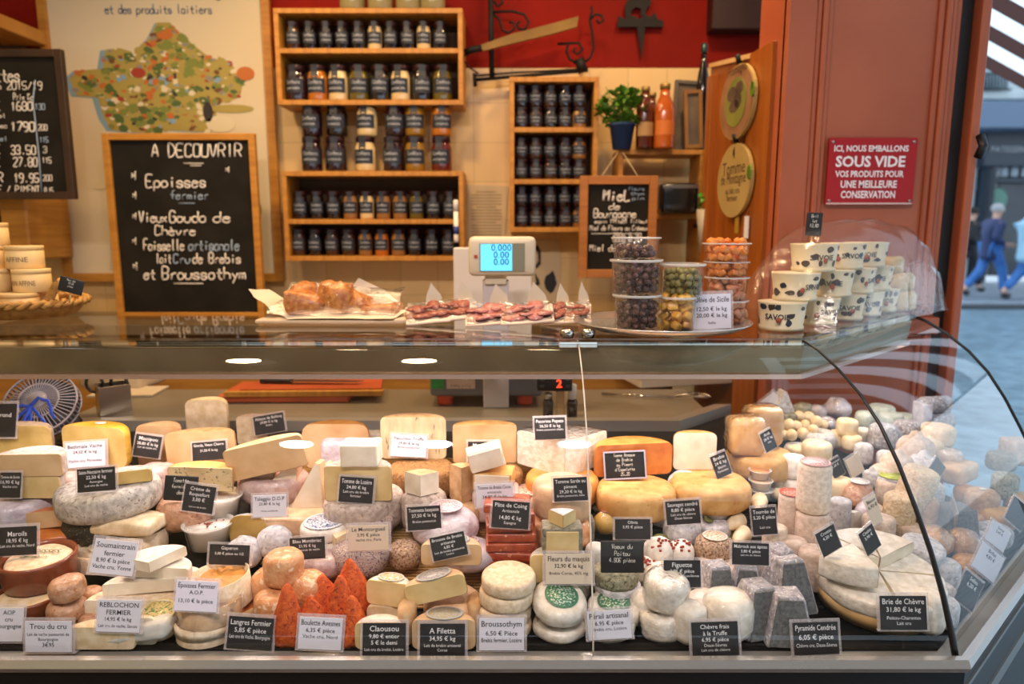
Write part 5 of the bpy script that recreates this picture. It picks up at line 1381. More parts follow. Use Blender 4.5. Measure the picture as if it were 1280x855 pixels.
def prof(r, h, e, dome=0.0, bulge=0.0):
    e = min(e, h * .48, r * .6); P = [(0, 0), (r - e, 0)]
    for t in (30, 60, 90): P.append((r - e + e * sin(radians(t)), e - e * cos(radians(t))))
    if bulge: P.append((r + bulge, h / 2))
    for t in (0, 30, 60, 90): P.append((r - e + e * cos(radians(t)), h - e + e * sin(radians(t))))
    P.append(((r - e) * .6, h + dome * .7)); P.append((0, h + dome))
    return P
class Rec: pass
def place(px, pyb, wpx, hpx, on=None, b=None, y=None, dy=0.0, dratio=1.0, lift=0.0, half=False):
    """base centre in the scene from the pixel where the front of the base shows; sizes in metres"""
    r = Rec(); pyb = min(pyb, 812)
    if on is not None:
        z = on.top + .0006 + lift; yc = on.cy + dy
        if pyb > 0:
            q = atz(px, pyb, z); k = depth(q) / FPX
            yc = q.y + (0 if half else wpx * k / 2 * dratio)
            yc = min(max(yc, on.cy - on.w * .42), on.cy + on.w * .3)
        x = xat(px, yc, z + .02); p = Vector((x, yc, z)); k = depth(p) / FPX
        r.w = wpx * k; r.h = hpx * k / .93
    else:
        fixed = y is not None or b is not None
        yy = y if y is not None else bed(px, b if b is not None else pyb).y
        p = aty(px, pyb, yy) if fixed else bed(px, pyb)
        for it in range(60 if fixed else 6):
            k = depth(p) / FPX; r.w = wpx * k; r.h = hpx * k / .93
            rd = r.w / 2 * dratio
            yc = p.y + (0 if half else rd)
            zreq = restz(xat(px, yc, p.z), yc + (2 * rd * .5 if half else rd)) + .0012
            if not fixed:      # rests with its rear edge on the slope
                q = atz(px, pyb, zreq); p = Vector((q.x, q.y, zreq))
            elif p.z < zreq - 1e-4:   # keep clear of the tray
                yy -= .004; p = aty(px, pyb, yy)
            else: break
        zb_ = p.z
        p = Vector((xat(px, yc, zb_), yc, zb_ + lift))
    r.cx, r.cy, r.z = p.x, p.y, p.z; r.top = p.z + r.h; r.k = k
    return r
SEED = [0]
def put(kind, px, pyb, wpx, hpx, label, m1='white', m2='paste', name='cheese', cat='cheese', group=None, on=None, b=None, y=None, dy=0.0, yaw=0, rx=0, ry=0, d=1.0, lift=0.0, e=None, key=None, **kw):
    half = kind in ('half',)
    lift += (abs(sin(radians(ry))) * wpx + abs(sin(radians(rx))) * wpx * d) * .00062 * (1 if on is None else .45)
    r = place(px, pyb, wpx, hpx, on, b, y, dy, d, lift, half)
    SEED[0] += 1; sd = SEED[0]
    w_, h = r.w, r.h; R_ = w_ / 2
    rot = (radians(rx), radians(ry), radians(yaw)); loc = (r.cx, r.cy, r.z)
    am = kw.get('amp', .035) * min(h, R_)
    M1 = cm(m1); ee = (e if e is not None else .35) * (.55 if kind in ('half', 'sector') else .85)
    parts = []
    if kind == 'wheel':
        bb = B().lathe(prof(R_, h, ee * h, kw.get('dome', 0) * h, kw.get('bulge', 0) * h), 40, M=S(1, d, 1)).disp(am, 3 / max(R_, .01) * .5, sd)
        parts.append(('rind', bb, M1))
    elif kind == 'half':       # half wheel, cut side to the front
        P = prof(R_, h, ee * h, kw.get('dome', 0) * h)
        bb = B().lathe(P, 22, 0, pi, M=S(1, d, 1))
        parts.append(('rind', bb, M1))
        o_ = [(q[0], q[1]) for q in P]; o_ = o_ + [(-q[0], q[1]) for q in o_[::-1][1:-1]]
        bb = B(); n = len(o_)
        bb.add([(0, -.0012, h * .5)] + [(x * .985, -.0012, z * .985 + .001) for x, z in o_] + [(x, .002, z) for x, z in o_], [(0, i + 1, (i + 1) % n + 1) for i in range(n)] + [(i + 1, i + 1 + n, (i + 1) % n + 1 + n, (i + 1) % n + 1) for i in range(n)])
        parts.append(('cut_face', bb, cm(m2)))
    elif kind == 'sector':     # wedge of a wheel; a = opening angle, tip toward the front
        a = radians(kw.get('a', 50)); Rr = kw.get('r', None) or R_ / sin(a / 2) * .5 * 2 * .5
        Rr = R_ / max(.3, sin(a / 2))
        P = prof(Rr, h, ee * h)
        bb = B().lathe(P, max(6, int(a * 10)), pi / 2 - a / 2, pi / 2 + a / 2, M=T(0, -Rr * .5, 0))
        parts.append(('rind', bb, M1))
        for sg, nm_ in ((-1, 'cut_face'), (1, 'cut_face')):
            t = pi / 2 + sg * a / 2; u_ = Vector((cos(t), sin(t), 0)); n_ = Vector((-sin(t), cos(t), 0)) * sg * .0008
            bb = B(); L_ = [u_ * q[0] + Vector((0, -Rr * .5, q[1])) + n_ for q in P]
            bb.add(L_ + [v_ - n_ * 2 for v_ in L_], [tuple(range(len(P)))[::sg], tuple(range(len(P), 2 * len(P)))[::-sg]])
            parts.append((nm_, bb, cm(m2)))
    elif kind == 'block':
        bb = B().rblock((w_, w_ * d, h), ee * min(h, w_, w_ * d), taper=kw.get('taper', (1, 1))).disp(am, 2.2 / max(R_, .01), sd)
        parts.append(('body', bb, M1))
        if m2 and kw.get('face'):
            fw = kw['face']; bb = B().box((0, -w_ * d / 2 - am * .4, h * .5), (w_ * fw, .003, h * fw), ch=.001); parts.append(('cut_face', bb, cm(m2)))
    elif kind == 'tri':        # triangular wedge standing on its rind, pale face to the front
        t = w_ * d
        o_ = [(-w_ / 2, 0), (w_ / 2, 0), (w_ * .48, h * .12), (w_ * .06, h), (-w_ * .06, h), (-w_ * .48, h * .12)]
        parts.append(('rind', B().prism(o_, -t / 2, t / 2), M1))
        parts.append(('cut_face', B().prism([(x * .96, z * .97 + h * .012) for x, z in o_], -t / 2 - .0015, -t / 2 + .001), cm(m2)))
    elif kind == 'log':
        bb = B().lathe(prof(R_, h, min(ee * R_, .012), kw.get('dome', 0) * R_), 30, M=S(1, d, 1)).disp(am, 40, sd); parts.append(('rind', bb, M1))
    elif kind == 'lying':      # log on its side, axis along x
        rr = h / 2
        bb = B().lathe(prof(rr, w_, rr * .25), 28, M=T(-w_ / 2, 0, rr) @ R(90, 'Y')).disp(am, 40, sd, keepz=False); parts.append(('rind', bb, M1))
    elif kind == 'ball':
        P = [(R_ * sin(radians(t)), h / 2 - h / 2 * cos(radians(t))) for t in range(0, 181, 15)]; P[0] = (0, P[0][1]); P[-1] = (0, P[-1][1])
        bb = B().lathe(P, 30, M=S(1, d, 1)).disp(kw.get('amp', .05) * R_, 1.5 / R_, sd); parts.append(('rind', bb, M1))
    elif kind == 'cone':
        P = [(0, 0), (R_ * .9, 0), (R_, h * .06), (R_ * .93, h * .25), (R_ * .6, h * .62), (R_ * .28, h * .9), (R_ * .12, h * .98), (0, h)]
        bb = B().lathe(P, 28).disp(.20 * R_, 1.3 / R_, sd).disp(.05 * R_, 4 / R_, sd + 3); parts.append(('body', bb, M1))
    elif kind == 'pyramid':
        tp = kw.get('tp', .55)
        bb = B().rblock((w_, w_ * d, h), .08 * w_, taper=(tp, tp)).disp(.03 * w_, 30, sd); parts.append(('rind', bb, M1))
        if m2 and kw.get('cut'):
            q = .42; o_ = [(-w_ * q, h * .05), (w_ * q, h * .05), (w_ * q * tp, h * .95), (-w_ * q * tp, h * .95)]
            n = 4; slope = w_ * d / 2 * (1 - tp)
            bb = B().add([(x, -w_ * d / 2 + slope * z / h - .002 - .02 * w_, z) for x, z in o_] + [(x, -w_ * d / 2 + slope * z / h + .002, z) for x, z in o_], [(0, 1, 2, 3), (0, 4, 5, 1), (1, 5, 6, 2), (2, 6, 7, 3), (3, 7, 4, 0)]); parts.append(('cut_face', bb, cm(m2)))
    elif kind == 'ring':
        bb = B().lathe([(R_ * .28, h * .1), (R_ * .45, 0), (R_ * .85, 0), (R_, h * .25), (R_, h * .7), (R_ * .85, h), (R_ * .45, h), (R_ * .3, h * .85), (R_ * .28, h * .1)], 32).disp(am, 40, sd); parts.append(('rind', bb, M1))
    elif kind == 'dish':       # glazed dish with a cheese in it
        bb = B().lathe([(0, 0), (R_ * .84, 0), (R_ * .92, h * .1), (R_, h * .9), (R_ * 1.0, h), (R_ * .93, h), (R_ * .9, h * .85), (R_ * .84, h * .4), (0, h * .4)], 40); parts.append(('bowl', bb, M1))
        bb = B().lathe(prof(R_ * .86, h * .5, h * .15, h * .05), 36, M=T(0, 0, h * .42)).disp(.004, 30, sd); parts.append(('cheese_disc', bb, cm(m2)))
    elif kind == 'woodbox':    # thin wooden hoop box
        th = .0025
        bb = B().lathe([(R_, 0), (R_, h), (R_ - th, h), (R_ - th, h * .3), (0, h * .3), (0, 0.0), (R_, 0)][::-1], 44, M=S(1, d, 1)); parts.append(('box_hoop', bb, M1))
        bb = B().lathe(prof(R_ * .93, h * .52, h * .14, h * .03), 40, M=S(1, d, 1) @ T(0, 0, h * .31)).disp(.003, 40, sd)
        if kw.get('ridged'):
            bb.v = [(x, y_, z + (.0025 * (1 if sin(x * 330) > 0 else -1) * (1 if sin(y_ * 330 + 1) > 0 else .2) if z > h * .75 else 0)) for x, y_, z in bb.v]
        parts.append(('cheese_disc', bb, cm(m2)))
        if kw.get('band'):
            bb = B().lathe([(R_ + .0006, h * .45), (R_ + .0022, h * .45), (R_ + .0022, h * .97), (R_ + .0006, h * .97), (R_ + .0006, h * .45)], 44, M=S(1, d, 1)); parts.append(('lid_hoop', bb, cm(kw['band']) if isinstance(kw['band'], str) else M1))
    elif kind == 'tub':
        bb = B().lathe([(0, 0), (R_ * .8, 0), (R_ * .95, h * .85), (R_ * 1.04, h * .88), (R_ * 1.04, h * .95), (R_ * .93, h * .94), (R_ * .78, h * .03), (0, h * .03)], 36); parts.append(('cup', bb, FROST))
        bb = B().lathe([(0, h * .05), (R_ * .77, h * .05), (R_ * .9, h * .8), (0, h * .82)], 32); parts.append(('filling', bb, cm(m2)))
        bb = B().lathe([(R_ * 1.03, h * .9), (R_ * 1.05, h * .98), (R_ * .9, h), (0, h)], 36); parts.append(('lid', bb, PLASTIC))
    if kw.get('wrap'):
        src = parts[0][1]; wb = B(); wb.v = [tuple(Vector(q) * 1.035 + noise.noise_vector(Vector(q) * 45) * .004) for q in src.v]
        wb.f = list(src.f); wb.m = [0] * len(src.f); wb.sm = [True] * len(src.f)
        wb.v = [(q[0], q[1], max(q[2], .0006)) for q in wb.v]
        parts.append(('wrapping', wb, WRAP))
    st = kw.get('stk')
    if st:   # printed paper disc lying on the top
        (c1, c2, sr) = st; zt = r.h * (1 + kw.get('dome', 0)) if kind in ('wheel', 'half', 'block', 'log', 'ball') else r.h
        yo = R_ * d * .42 if kind == 'half' else 0
        for i_, (q, q2, m_) in enumerate(((1, 0, mat('stk_' + c1 + c2, c1, c2, 260, .5, coat=.3, lo=.52, hi=.55)), (1.0, .86, mat('stk_' + c1, c1, rough=.5, coat=.3)))):
            bb = B().lathe([(R_ * sr * q2, .0012 * i_), (R_ * sr * q, .0012 * i_), (R_ * sr * q, .0012 + .0006 * i_), (R_ * sr * q2, .0012 + .0006 * i_)], 30, M=T(0, yo, zt + .0012) @ S(1, .62 if kind == 'half' else d, 1))
            parts.append(('paper_label' if i_ == 0 else 'label_print', bb, m_))
    if len(parts) == 1:
        o = parts[0][1].build(name, parts[0][2], None, loc, rot)
    else:
        o = empty(name, loc, rot)
        lastp = None
        for nm_, bb, m_ in parts:
            if nm_ == 'label_print' and lastp: bb.build(nm_, m_, lastp)
            else:
                q = bb.build(nm_, m_, o)
                lastp = q if nm_ == 'paper_label' else lastp
    tag(o, label, cat, group)
    r.o = o
    if key: REC[key] = r
    return r

TREE = None
# price tags -------------------------------------------------------
def price(px, pyb, wpx, hpx, style, lines, label, b=None, y=None, yaw=0, rx=-14, roll=0, foot=False, pin=True, name='price_tag', auto=True):
    """clear holder, printed card and lettering; lines = [(text, relative size), ...] from the top"""
    yy = bed(px, b).y if b is not None else y
    if auto and TREE is not None:
        need = []
        y0_ = yy
        for i in range(7):
            for j in range(5):
                X_ = px + wpx * 1.05 * (i / 6 - .5); Y_ = pyb - hpx * 1.05 * j / 4
                hit = TREE.ray_cast(Vector((0, 0, H)), ray(X_, Y_).normalized(), 4)
                if hit[0] is not None and hit[0].y > y0_ - .085:
                    need.append(hit[0].y - hpx * j / 4 * y0_ * 1.05 / FPX * tan(radians(-rx)) - abs(i / 6 - .5) * wpx * y0_ * 1.05 / FPX * abs(sin(radians(yaw))))
        if need: yy = max(1.112, min(need) - .005)
    p = aty(px, pyb, yy)
    k = depth(p) / FPX; W = wpx * k; Hh = hpx * k * 1.03
    if p.z < 1.05: p.z = max(p.z, (.6295 if p.y < 1.134 else bedz(p.x, p.y) + .002) + Hh * .07)
    o = empty(name, tuple(p), (radians(rx), radians(roll), radians(yaw)), label, 'price tag')
    cmat = {'k': CARDK, 'w': CARDW, 'b': CARDB, 'h': mat('slate_card', '1b1a1b', rough=.6)}[style]; tm = {'k': TXTW, 'w': INK, 'b': INK, 'h': CHALK}[style]
    if style == 'h':
        B().rblock((W, .004, Hh), .0035).build('card', cmat, o)
        if wpx > 50 and 'frame' in label:
            bb = B()
            for s_ in (-1, 1): bb.box((s_ * W * .49, -.001, Hh / 2), (W * .035, .006, Hh))
            for z in (0, 1): bb.box((0, -.001, Hh * (.025 + .95 * z)), (W * .95, .0058, W * .035))
            bb.build('card_frame', mat('lilac_frame', 'b9b4c6', rough=.5), o)
    else:
        hw, hh = W * 1.13, Hh * 1.16
        bb = B().box((0, .0016, Hh * .5 + .001), (hw, .0022, hh), ch=.0005)
        if foot: bb.box((0, .012, -Hh * .05), (hw, .022, .002), ch=.0005)
        else: bb.box((0, .004, -Hh * .05 + .002), (hw, .005, .002), ch=.0005)
        bb.build('holder', ACRYL, o)
        B().box((0, -.0004, Hh * .5), (W, .0012, Hh), ch=.0003).build('card', cmat, o)
    bb = B(); tot = sum(s_ for t, s_ in lines) ; u_ = min(Hh * .2, Hh * .86 / max(1e-6, tot * 1.02)); z = Hh * .95
    for t, s_ in lines:
        z -= s_ * u_
        if not t: continue
        if style == 'h': 
            sz = s_ * u_ * .66; wd = len(t) * sz / 6 * 5.3 * .78
            sz *= min(1, W * .9 / wd)
            stroke_text(bb, t, 0, z + s_ * u_ * .15, sz, sz * .075, -.0024, True, .15, .08)
        else: print_text(bb, t, 0, z + s_ * u_ * .25, s_ * u_ * .92, W * .9, bold=.006 if s_ >= 1 else 0, y=-.0014)
    if bb.v: bb.build('lettering', tm, o)
    if pin and not foot:
        zb_ = bedz(p.x, p.y); L_ = min(.05, max(.004, p.z - zb_))
        B().tube([(0, .004, .0), (0, .006, -L_)], .0012, 5).build('pin', PLASTIC, o)
    return o
random.seed(21)
# mats -------------------------------------------------------------
def bed_mat(name, label, x0, x1, d0, d1, m, kind='slats'):
    o = empty(name, ((x0 + x1) / 2, CY + d0, bedz(0, CY + d0) + .0005), (math.atan(.3214), 0, 0), label, 'mat')
    L_ = (d1 - d0) / cos(math.atan(.3214)); b = B(); n = int(L_ / .0082)
    for i in range(n):
        yy = .004 + i * L_ / n
        b.tube([(-(x1 - x0) / 2 + rnd(-.004, .004), yy, .0035), (0, yy, .0037), ((x1 - x0) / 2 + rnd(-.004, .004), yy, .0035)], .0034, 6)
    for k in range(5):
        x = -(x1 - x0) * .45 + k * (x1 - x0) * .9 / 4
        b.tube([(x + .003 * (j % 2), L_ * j / 30, .0035 + .0035 * (1 if j % 2 else -.2)) for j in range(31)], .0009, 4)
    b.build('slats', m, o)
bed_mat('bamboo_mat', 'long reed mat lying under the cheeses left of the glass joint', -.52, .13, .16, .62, cm('bamboo'))
bed_mat('rush_mat', 'black woven mat lying under the white cheeses right of the glass joint', .16, .60, .16, .42, cm('wicker2'))

# ---------------------------------------------------------------- left, back row
b_ = None
rA = put('wheel', 30, 664, 100, 40, 'white paper-wrapped wheel under the cut grey-rinded wedges at the left edge', 'lilacwrap', key='A3', e=.3, amp=.08)
r1 = put('half', 34, 0, 84, 26, 'grey-rinded half cheese in the lower layer on the paper-wrapped wheel', 'greypink', 'paste', on=rA, dy=-.035, e=.2)
put('half', 36, 0, 82, 27, 'grey-rinded half cheese in the upper layer at the left edge', 'greypink', 'pastebeige', on=r1, yaw=3, e=.25)
put('half', 22, 578, 92, 44, 'big dark-rinded half cheese at the far left behind the fan foot', 'greypink', 'pastey', b=604, d=.6)
r = put('wheel', 118, 604, 104, 22, 'pinkish wrapped wheel under the yellow half cheese', 'pinkwrap', e=.3, d=.7)
put('half', 119, 583, 92, 48, 'yellow-rinded half cheese with a white round sticker behind the white tag', 'yellowrind', 'pastey', on=r, dy=-.06, yaw=-12, e=.35, d=.7, stk=('efeee6', 'efeee6', .16))
put('half', 201, 580, 54, 54, 'tall pale wedge behind the black tag, second from left at the back', 'peachy', 'pastebeige', e=.2)
put('half', 260, 548, 52, 46, 'tall pale yellow cheese piece standing highest in the back row', 'cream', 'cream', y=1.80, e=.3)
r = put('wheel', 252, 604, 86, 18, 'pale wheel beneath the wide beige cut cheese', 'tanrind', e=.3, d=.7)
put('half', 253, 584, 88, 42, 'wide beige cut cheese with a thin tan rind behind the blue-veined wedge', 'tanrind', 'pastebeige', on=r, dy=-.06, d=.6, e=.25, ry=-3)
put('half', 316, 556, 38, 34, 'small wrapped yellow cheese piece beside the slanted back tag', 'pinkwrap', 'cream', y=1.77, e=.2)
r = put('wheel', 343, 622, 92, 30, 'pink-grey wrapped wheel under the long slanted cut cheese', 'pinkwrap', e=.3, d=.8)
put('half', 337, 592, 102, 38, 'long slanted beige cut cheese rising to the right in the back row', 'tanrind', 'pastebeige', on=r, dy=-.06, ry=-13, d=.55, e=.22, lift=.012)
put('half', 421, 577, 84, 54, 'large half cheese with an orange-yellow rind in the back row', 'orangerind', 'pastebeige', e=.4, d=.7)
r = put('wheel', 527, 610, 88, 34, 'rough brown speckled wheel under the cracked half cheese', 'brownrind', e=.25)
put('half', 517, 566, 82, 50, 'tall half cheese with dark cracks in its face in the back row', 'tanrind', 'cracked', on=r, dy=-.03, d=.6, e=.2, lift=-.001)
r = put('wheel', 612, 606, 88, 26, 'brown wheel under the smooth pale half cheese', 'brownrind', e=.25)
put('half', 606, 578, 80, 46, 'smooth pale half cheese with a thin brown rind in the back row', 'goldrind', 'pastebeige', on=r, dy=-.03, d=.6, e=.12)
r = put('wheel', 702, 622, 96, 32, 'orange-brown wheel below the white wrapped wedge by the glass joint', 'orangerind', e=.25)
put('sector', 703, 588, 112, 40, 'white speckled wedge in crumpled film behind the glass joint', 'whitewrap', 'whitewrap', on=r, dy=-.0, a=95, e=.15, wrap=True)

# second row
r = put('wheel', 142, 672, 118, 24, 'round black woven basket under the grey mouldy wheel', 'wickdark', name='basket', cat='basket', e=.2, bulge=.1, d=.85, key='bask')
r = put('wheel', 138, 0, 124, 34, 'grey mouldy wheel lying on the black woven basket', 'grey', on=r, d=.85, e=.4, dy=-.005, rx=2, amp=.07, ry=-3)
put('half', 156, 0, 64, 15, 'thin yellow-faced slice lying on the grey mouldy wheel', 'greypink', 'pastey', on=r, dy=-.02, d=.8, yaw=10, ry=-4)
put('block', 197, 625, 40, 42, 'pink film-wrapped piece between the grey wheel and the blue-veined wedge', 'pinkwrap', None, e=.3, amp=.08)
r = put('wheel', 236, 664, 74, 38, 'tan wrapped bun-shaped cheese behind the two standing tags', 'wrapbrown', e=.45, amp=.08, dome=.1)
put('half', 250, 0, 80, 28, 'pale yellow blue-veined wedge behind the handwritten tag', 'goldrind', 'pasteveined', on=r, dy=.02, e=.15, d=.7, ry=2)
r = put('tub', 276, 656, 56, 34, 'clear plastic tub of white cheese behind the black tag with red mark', 'white', 'white', name='cheese_tub', cat='tub')
r = put('tub', 262, 690, 62, 30, 'front clear tub of white cheese topped with red peppercorns', 'white', 'white', name='cheese_tub', cat='tub', key='tubf')
b = B(); rg = random.Random(9)
for i in range(26):
    x, y_ = (rg.gauss(0, .008), rg.gauss(0, .004)) if i < 20 else (rg.uniform(-.025, .025), rg.uniform(-.02, .02))
    b.lathe([(0, -.0022), (.0022, 0), (0, .0022)], 7, M=T(x, y_, r.h * .86 + rg.uniform(0, .002)))
b.build('peppercorns', mat('red_pepper', '9c2f22', '5e1c18', 60, .5), r.o)['kind'] = 'stuff'
r = put('block', 372, 672, 88, 26, 'long orange-tan block under the white triangular wedges', 'peachy', None, e=.3, d=.5, key='tan')
for (px, pyb, w_, h_, ry, yy, lb, rx) in ((322, 634, 50, 46, 28, 1.56, 'leftmost white triangular wedge leaning right behind the white tag', 0), (350, 640, 52, 52, 24, 1.53, 'second white triangular wedge leaning right behind the white tag', 0),
                                     (386, 655, 46, 66, 12, 1.475, 'front white triangular wedge standing upright right of the white tag', 0), (404, 640, 40, 52, 8, 1.55, 'small white triangular wedge behind the upright one', 0)):
    put('tri', px, pyb, w_, h_, lb, 'peachy', 'pastew', y=yy, ry=ry, rx=-8, d=.6)
put('half', 311, 684, 46, 40, 'small upright half cheese with a golden face and grey rind', 'grey', 'pasted', e=.75, d=.7)
put('ball', 344, 704, 46, 38, 'white powdery ball beside the golden-faced half cheese', 'greywhite', d=1)
put('wheel', 306, 716, 46, 32, 'white domed cheese behind the black tag left of the orange drums', 'greywhite', e=.48, dome=.2)
r = put('wheel', 418, 694, 62, 15, 'lower flat white cheese under the blue-printed one', 'white', e=.4)
r2 = put('wheel', 406, 0, 60, 16, 'flat round white cheese with blue printing on its lid', 'white', on=r, e=.4, stk=('e6e4e8', '3c4a86', .85))
put('sector', 424, 0, 34, 12, 'small creamy wedge lying beside the blue-printed round', 'cream', 'cream', on=r, dy=-.035, a=60)
r = put('wheel', 449, 664, 90, 36, 'lower grey-pink wheel of the tall stack in the middle', 'greypink', e=.25, key='loz')
r2 = put('half', 448, 0, 84, 42, 'upper grey-rinded half wheel with a yellow cut face in the tall middle stack', 'greypink', 'paste', on=r, dy=-.03, e=.15, d=.9)
r3 = put('block', 452, 0, 46, 26, 'small white wedge on the very top of the tall middle stack', 'pastew', None, on=r2, dy=.02, e=.12, d=.8, amp=.03)
put('block', 428, 592, 50, 40, 'grey-lilac wrapped wedge behind the tall middle stack', 'lilacwrap', None, y=1.66, d=.7)
put('block', 458, 570, 44, 26, 'white slab in film behind the topmost white wedge', 'whitewrap', None, y=1.72, e=.1, d=.5)
put('wheel', 480, 660, 52, 44, 'speckled grey-pink drum cheese right of the tall middle stack', 'greypink', e=.25)
r = put('wheel', 531, 668, 58, 48, 'pale pink-grey drum carrying a small cream wedge', 'greypink', e=.3)
put('sector', 527, 0, 42, 25, 'small cream wedge on top of the pale drum', 'tanrind', 'pastew', on=r, dy=-.015, a=110, e=.1)
r = put('wheel', 583, 664, 36, 30, 'small tan cheese half hidden under the brown-rinded quarter', 'tanrind', e=.35)
put('sector', 578, 0, 32, 42, 'small standing quarter cheese with a brown rind left of the white tag', 'tanrind', 'tanrind', on=r, dy=.02, a=90, e=.12)
r = put('block', 620, 652, 60, 40, 'beige block of cheese behind the white tag under the cream slices', 'pinkwrap', None, e=.2, d=.7)
r2 = put('block', 618, 0, 48, 20, 'lower cream slice lying on the beige block', 'goldrind', 'pastew', on=r, d=.8, e=.1, face=.9, yaw=-8)
put('block', 610, 0, 44, 24, 'upper cream slice tipped on top of the beige block', 'cream', 'pastew', on=r2, d=.7, e=.1, face=.92, ry=-14, yaw=6, lift=.004)
put('wheel', 656, 646, 48, 28, 'small round cheese with an orange-red lid label behind the red paste tag', 'cream', stk=('e2c9b6', 'c4532c', .85))
r = put('wheel', 702, 690, 80, 34, 'orange-pink wheel with a yellow top label by the glass joint', 'washed', e=.4, stk=('d8a93c', 'c9982c', .8), key='sard0')
put('wheel', 702, 0, 74, 44, 'peach-coloured wheel stacked on the yellow-labelled one by the glass joint', 'peachy', on=r, e=.25)
zr_ = None
r = put('block', 640, 724, 62, 10, 'bottom slab of red fruit paste in the stack', 'quince', None, name='fruit_paste', e=.3, d=.75, group='red fruit paste slabs')
for i, od in enumerate(('second', 'third', 'fourth', 'fifth', 'sixth', 'seventh', 'topmost')):
    r = put('block', 639 - i * .8 + (i % 2) * 3, 0, 60 - (i > 3) * 3, 10.5, f'{od} slab of red fruit paste counting up from the bottom of the stack' if od != 'topmost' else 'topmost slab of red fruit paste, its corner showing left of the tag', 'quince', None, name='fruit_paste', on=r, e=.3, d=.75, yaw=rnd(-8, 8), group='red fruit paste slabs', dy=.002)
r = put('ball', 586, 724, 76, 34, 'lower white bagged fresh cheese with a pink label', 'lilacwrap', stk=('e2d6da', 'c87f7a', .35), name='fresh_cheese')
put('ball', 558, 696, 88, 50, 'large white fresh cheese in a knotted bag behind the tilted black tag', 'lilacwrap', name='fresh_cheese', amp=.08, stk=('e2d6da', 'c87f7a', .5))
r = put('wheel', 452, 726, 76, 36, 'nut-speckled round cheese behind the beige tag', 'nutslilac', e=.48, amp=.08, d=.8)
put('wheel', 506, 716, 44, 30, 'smaller brown nut-speckled cheese right of the beige tag', 'nuts', e=.48, amp=.08)
put('wheel', 464, 676, 62, 26, 'purple-speckled round cheese peeking above the beige tag', 'nutslilac', e=.48, amp=.1, dome=.2)
put('wheel', 404, 728, 56, 26, 'greyish flat wrapped cheese under the black tag right of the orange drums', 'pinkwrap', e=.45)
r = put('wheel', 700, 764, 78, 30, 'lower herb-grey wrapped wheel behind the green-labelled discs', 'herbgrey', e=.35)
r2 = put('half', 699, 0, 74, 34, 'upper half wheel with a cream cut face behind the grey printed tag', 'grey', 'paste', on=r, dy=-.035, e=.3, d=.9)
r3 = put('block', 702, 0, 50, 32, 'film-wrapped wedge with a cream face on the herb-grey stack', 'herbgrey', 'paste', on=r2, dy=.02, face=.8, e=.1, d=.6)
put('sector', 703, 0, 34, 15, 'small pale piece topping the film-wrapped wedge', 'lilacwrap', 'paste', on=r3, a=80)
put('block', 729, 690, 26, 38, 'olive-grey wedge just left of the glass joint', 'herbgrey', None, e=.2, y=1.42)

# front rows, left of the joint
r = put('wheel', 75, 692, 58, 24, 'orange washed wheel at the left under the half orange cheese', 'orange', e=.45)
put('half', 57, 0, 58, 20, 'half orange-rinded cheese with a pale cut face at the left', 'orange', 'pastebeige', on=r, dy=-.01, e=.45, d=.7, ry=-6)
r = put('dish', 38, 790, 86, 28, 'lower brown glazed dish holding a round cheese at the left front', 'terrac', 'cream', name='cheese_dish')
put('dish', 50, 0, 86, 34, 'upper brown glazed dish with a lettered orange round cheese', 'terrac', 'creamrind', on=r, dy=.04, name='cheese_dish', key='epo', rx=2)
e_ = REC['epo']; b = B()
print_text(b, 'EPOISSES', 0, .008, .018, e_.w * .66, bold=.02, M=T(0, 0, e_.h * .955 + .003) @ R(-90, 'X')); stroke_text(b, 'Germain', 0, -.012, .012, .0008, 0, True, M=T(0, 0, e_.h * .955 + .003) @ R(-90, 'X'))
b.build('lettering', mat('dish_print', '5d6240', rough=.6), e_.o)
r = put('wheel', 88, 800, 44, 14, 'bottom small film-wrapped orange cheese beside the brown dishes', 'wrapbrown', e=.45, group='small wrapped orange cheeses')
r = put('wheel', 84, 0, 44, 24, 'middle small film-wrapped orange cheese beside the brown dishes', 'wrapbrown', on=r, e=.45, amp=.08, group='small wrapped orange cheeses')
put('wheel', 86, 0, 43, 26, 'top small film-wrapped orange cheese beside the brown dishes', 'wrapbrown', on=r, e=.45, amp=.08, group='small wrapped orange cheeses', ry=-8)
put('wheel', 116, 770, 30, 28, 'small wrapped orange cheese right of the top one beside the long pale wedges', 'wrapbrown', e=.45, group='small wrapped orange cheeses')
put('wheel', 114, 796, 28, 22, 'small wrapped orange cheese behind the white printed tag at front left', 'wrapbrown', e=.45, group='small wrapped orange cheeses')
r = put('woodbox', 134, 716, 84, 20, 'round flat cheese in a thin wooden hoop behind the slanted white tag', 'creamrind', 'creamrind', stk=('e6d4b4', 'd6b58c', .5), d=.8)
r = put('woodbox', 170, 692, 80, 22, 'round cheese hoop under the pale butter-like slab', 'creamrind', 'cream', d=.8)
put('block', 163, 0, 82, 16, 'irregular pale slab resting across the round cheese hoop', 'cream', None, on=r, dy=-.015, d=.55, e=.35, amp=.25, yaw=-6, ry=-3)
r = put('half', 163, 782, 112, 32, 'thick lowest pale wedge with a creamy front in the wedge pile', 'creamrind', 'pastew', e=.3, d=.85)
r = put('half', 178, 0, 96, 15, 'second pale wedge up in the wedge pile', 'white', 'pastew', on=r, dy=.02, e=.3, d=.8, yaw=5, ry=-3)
r = put('half', 194, 0, 88, 14, 'third pale wedge up in the wedge pile', 'white', 'pastew', on=r, dy=.01, e=.3, d=.8, yaw=-6)
put('sector', 192, 0, 74, 12, 'topmost pale wedge of the wedge pile', 'white', 'pastew', on=r, dy=.01, e=.3, a=100, yaw=15, ry=-5)
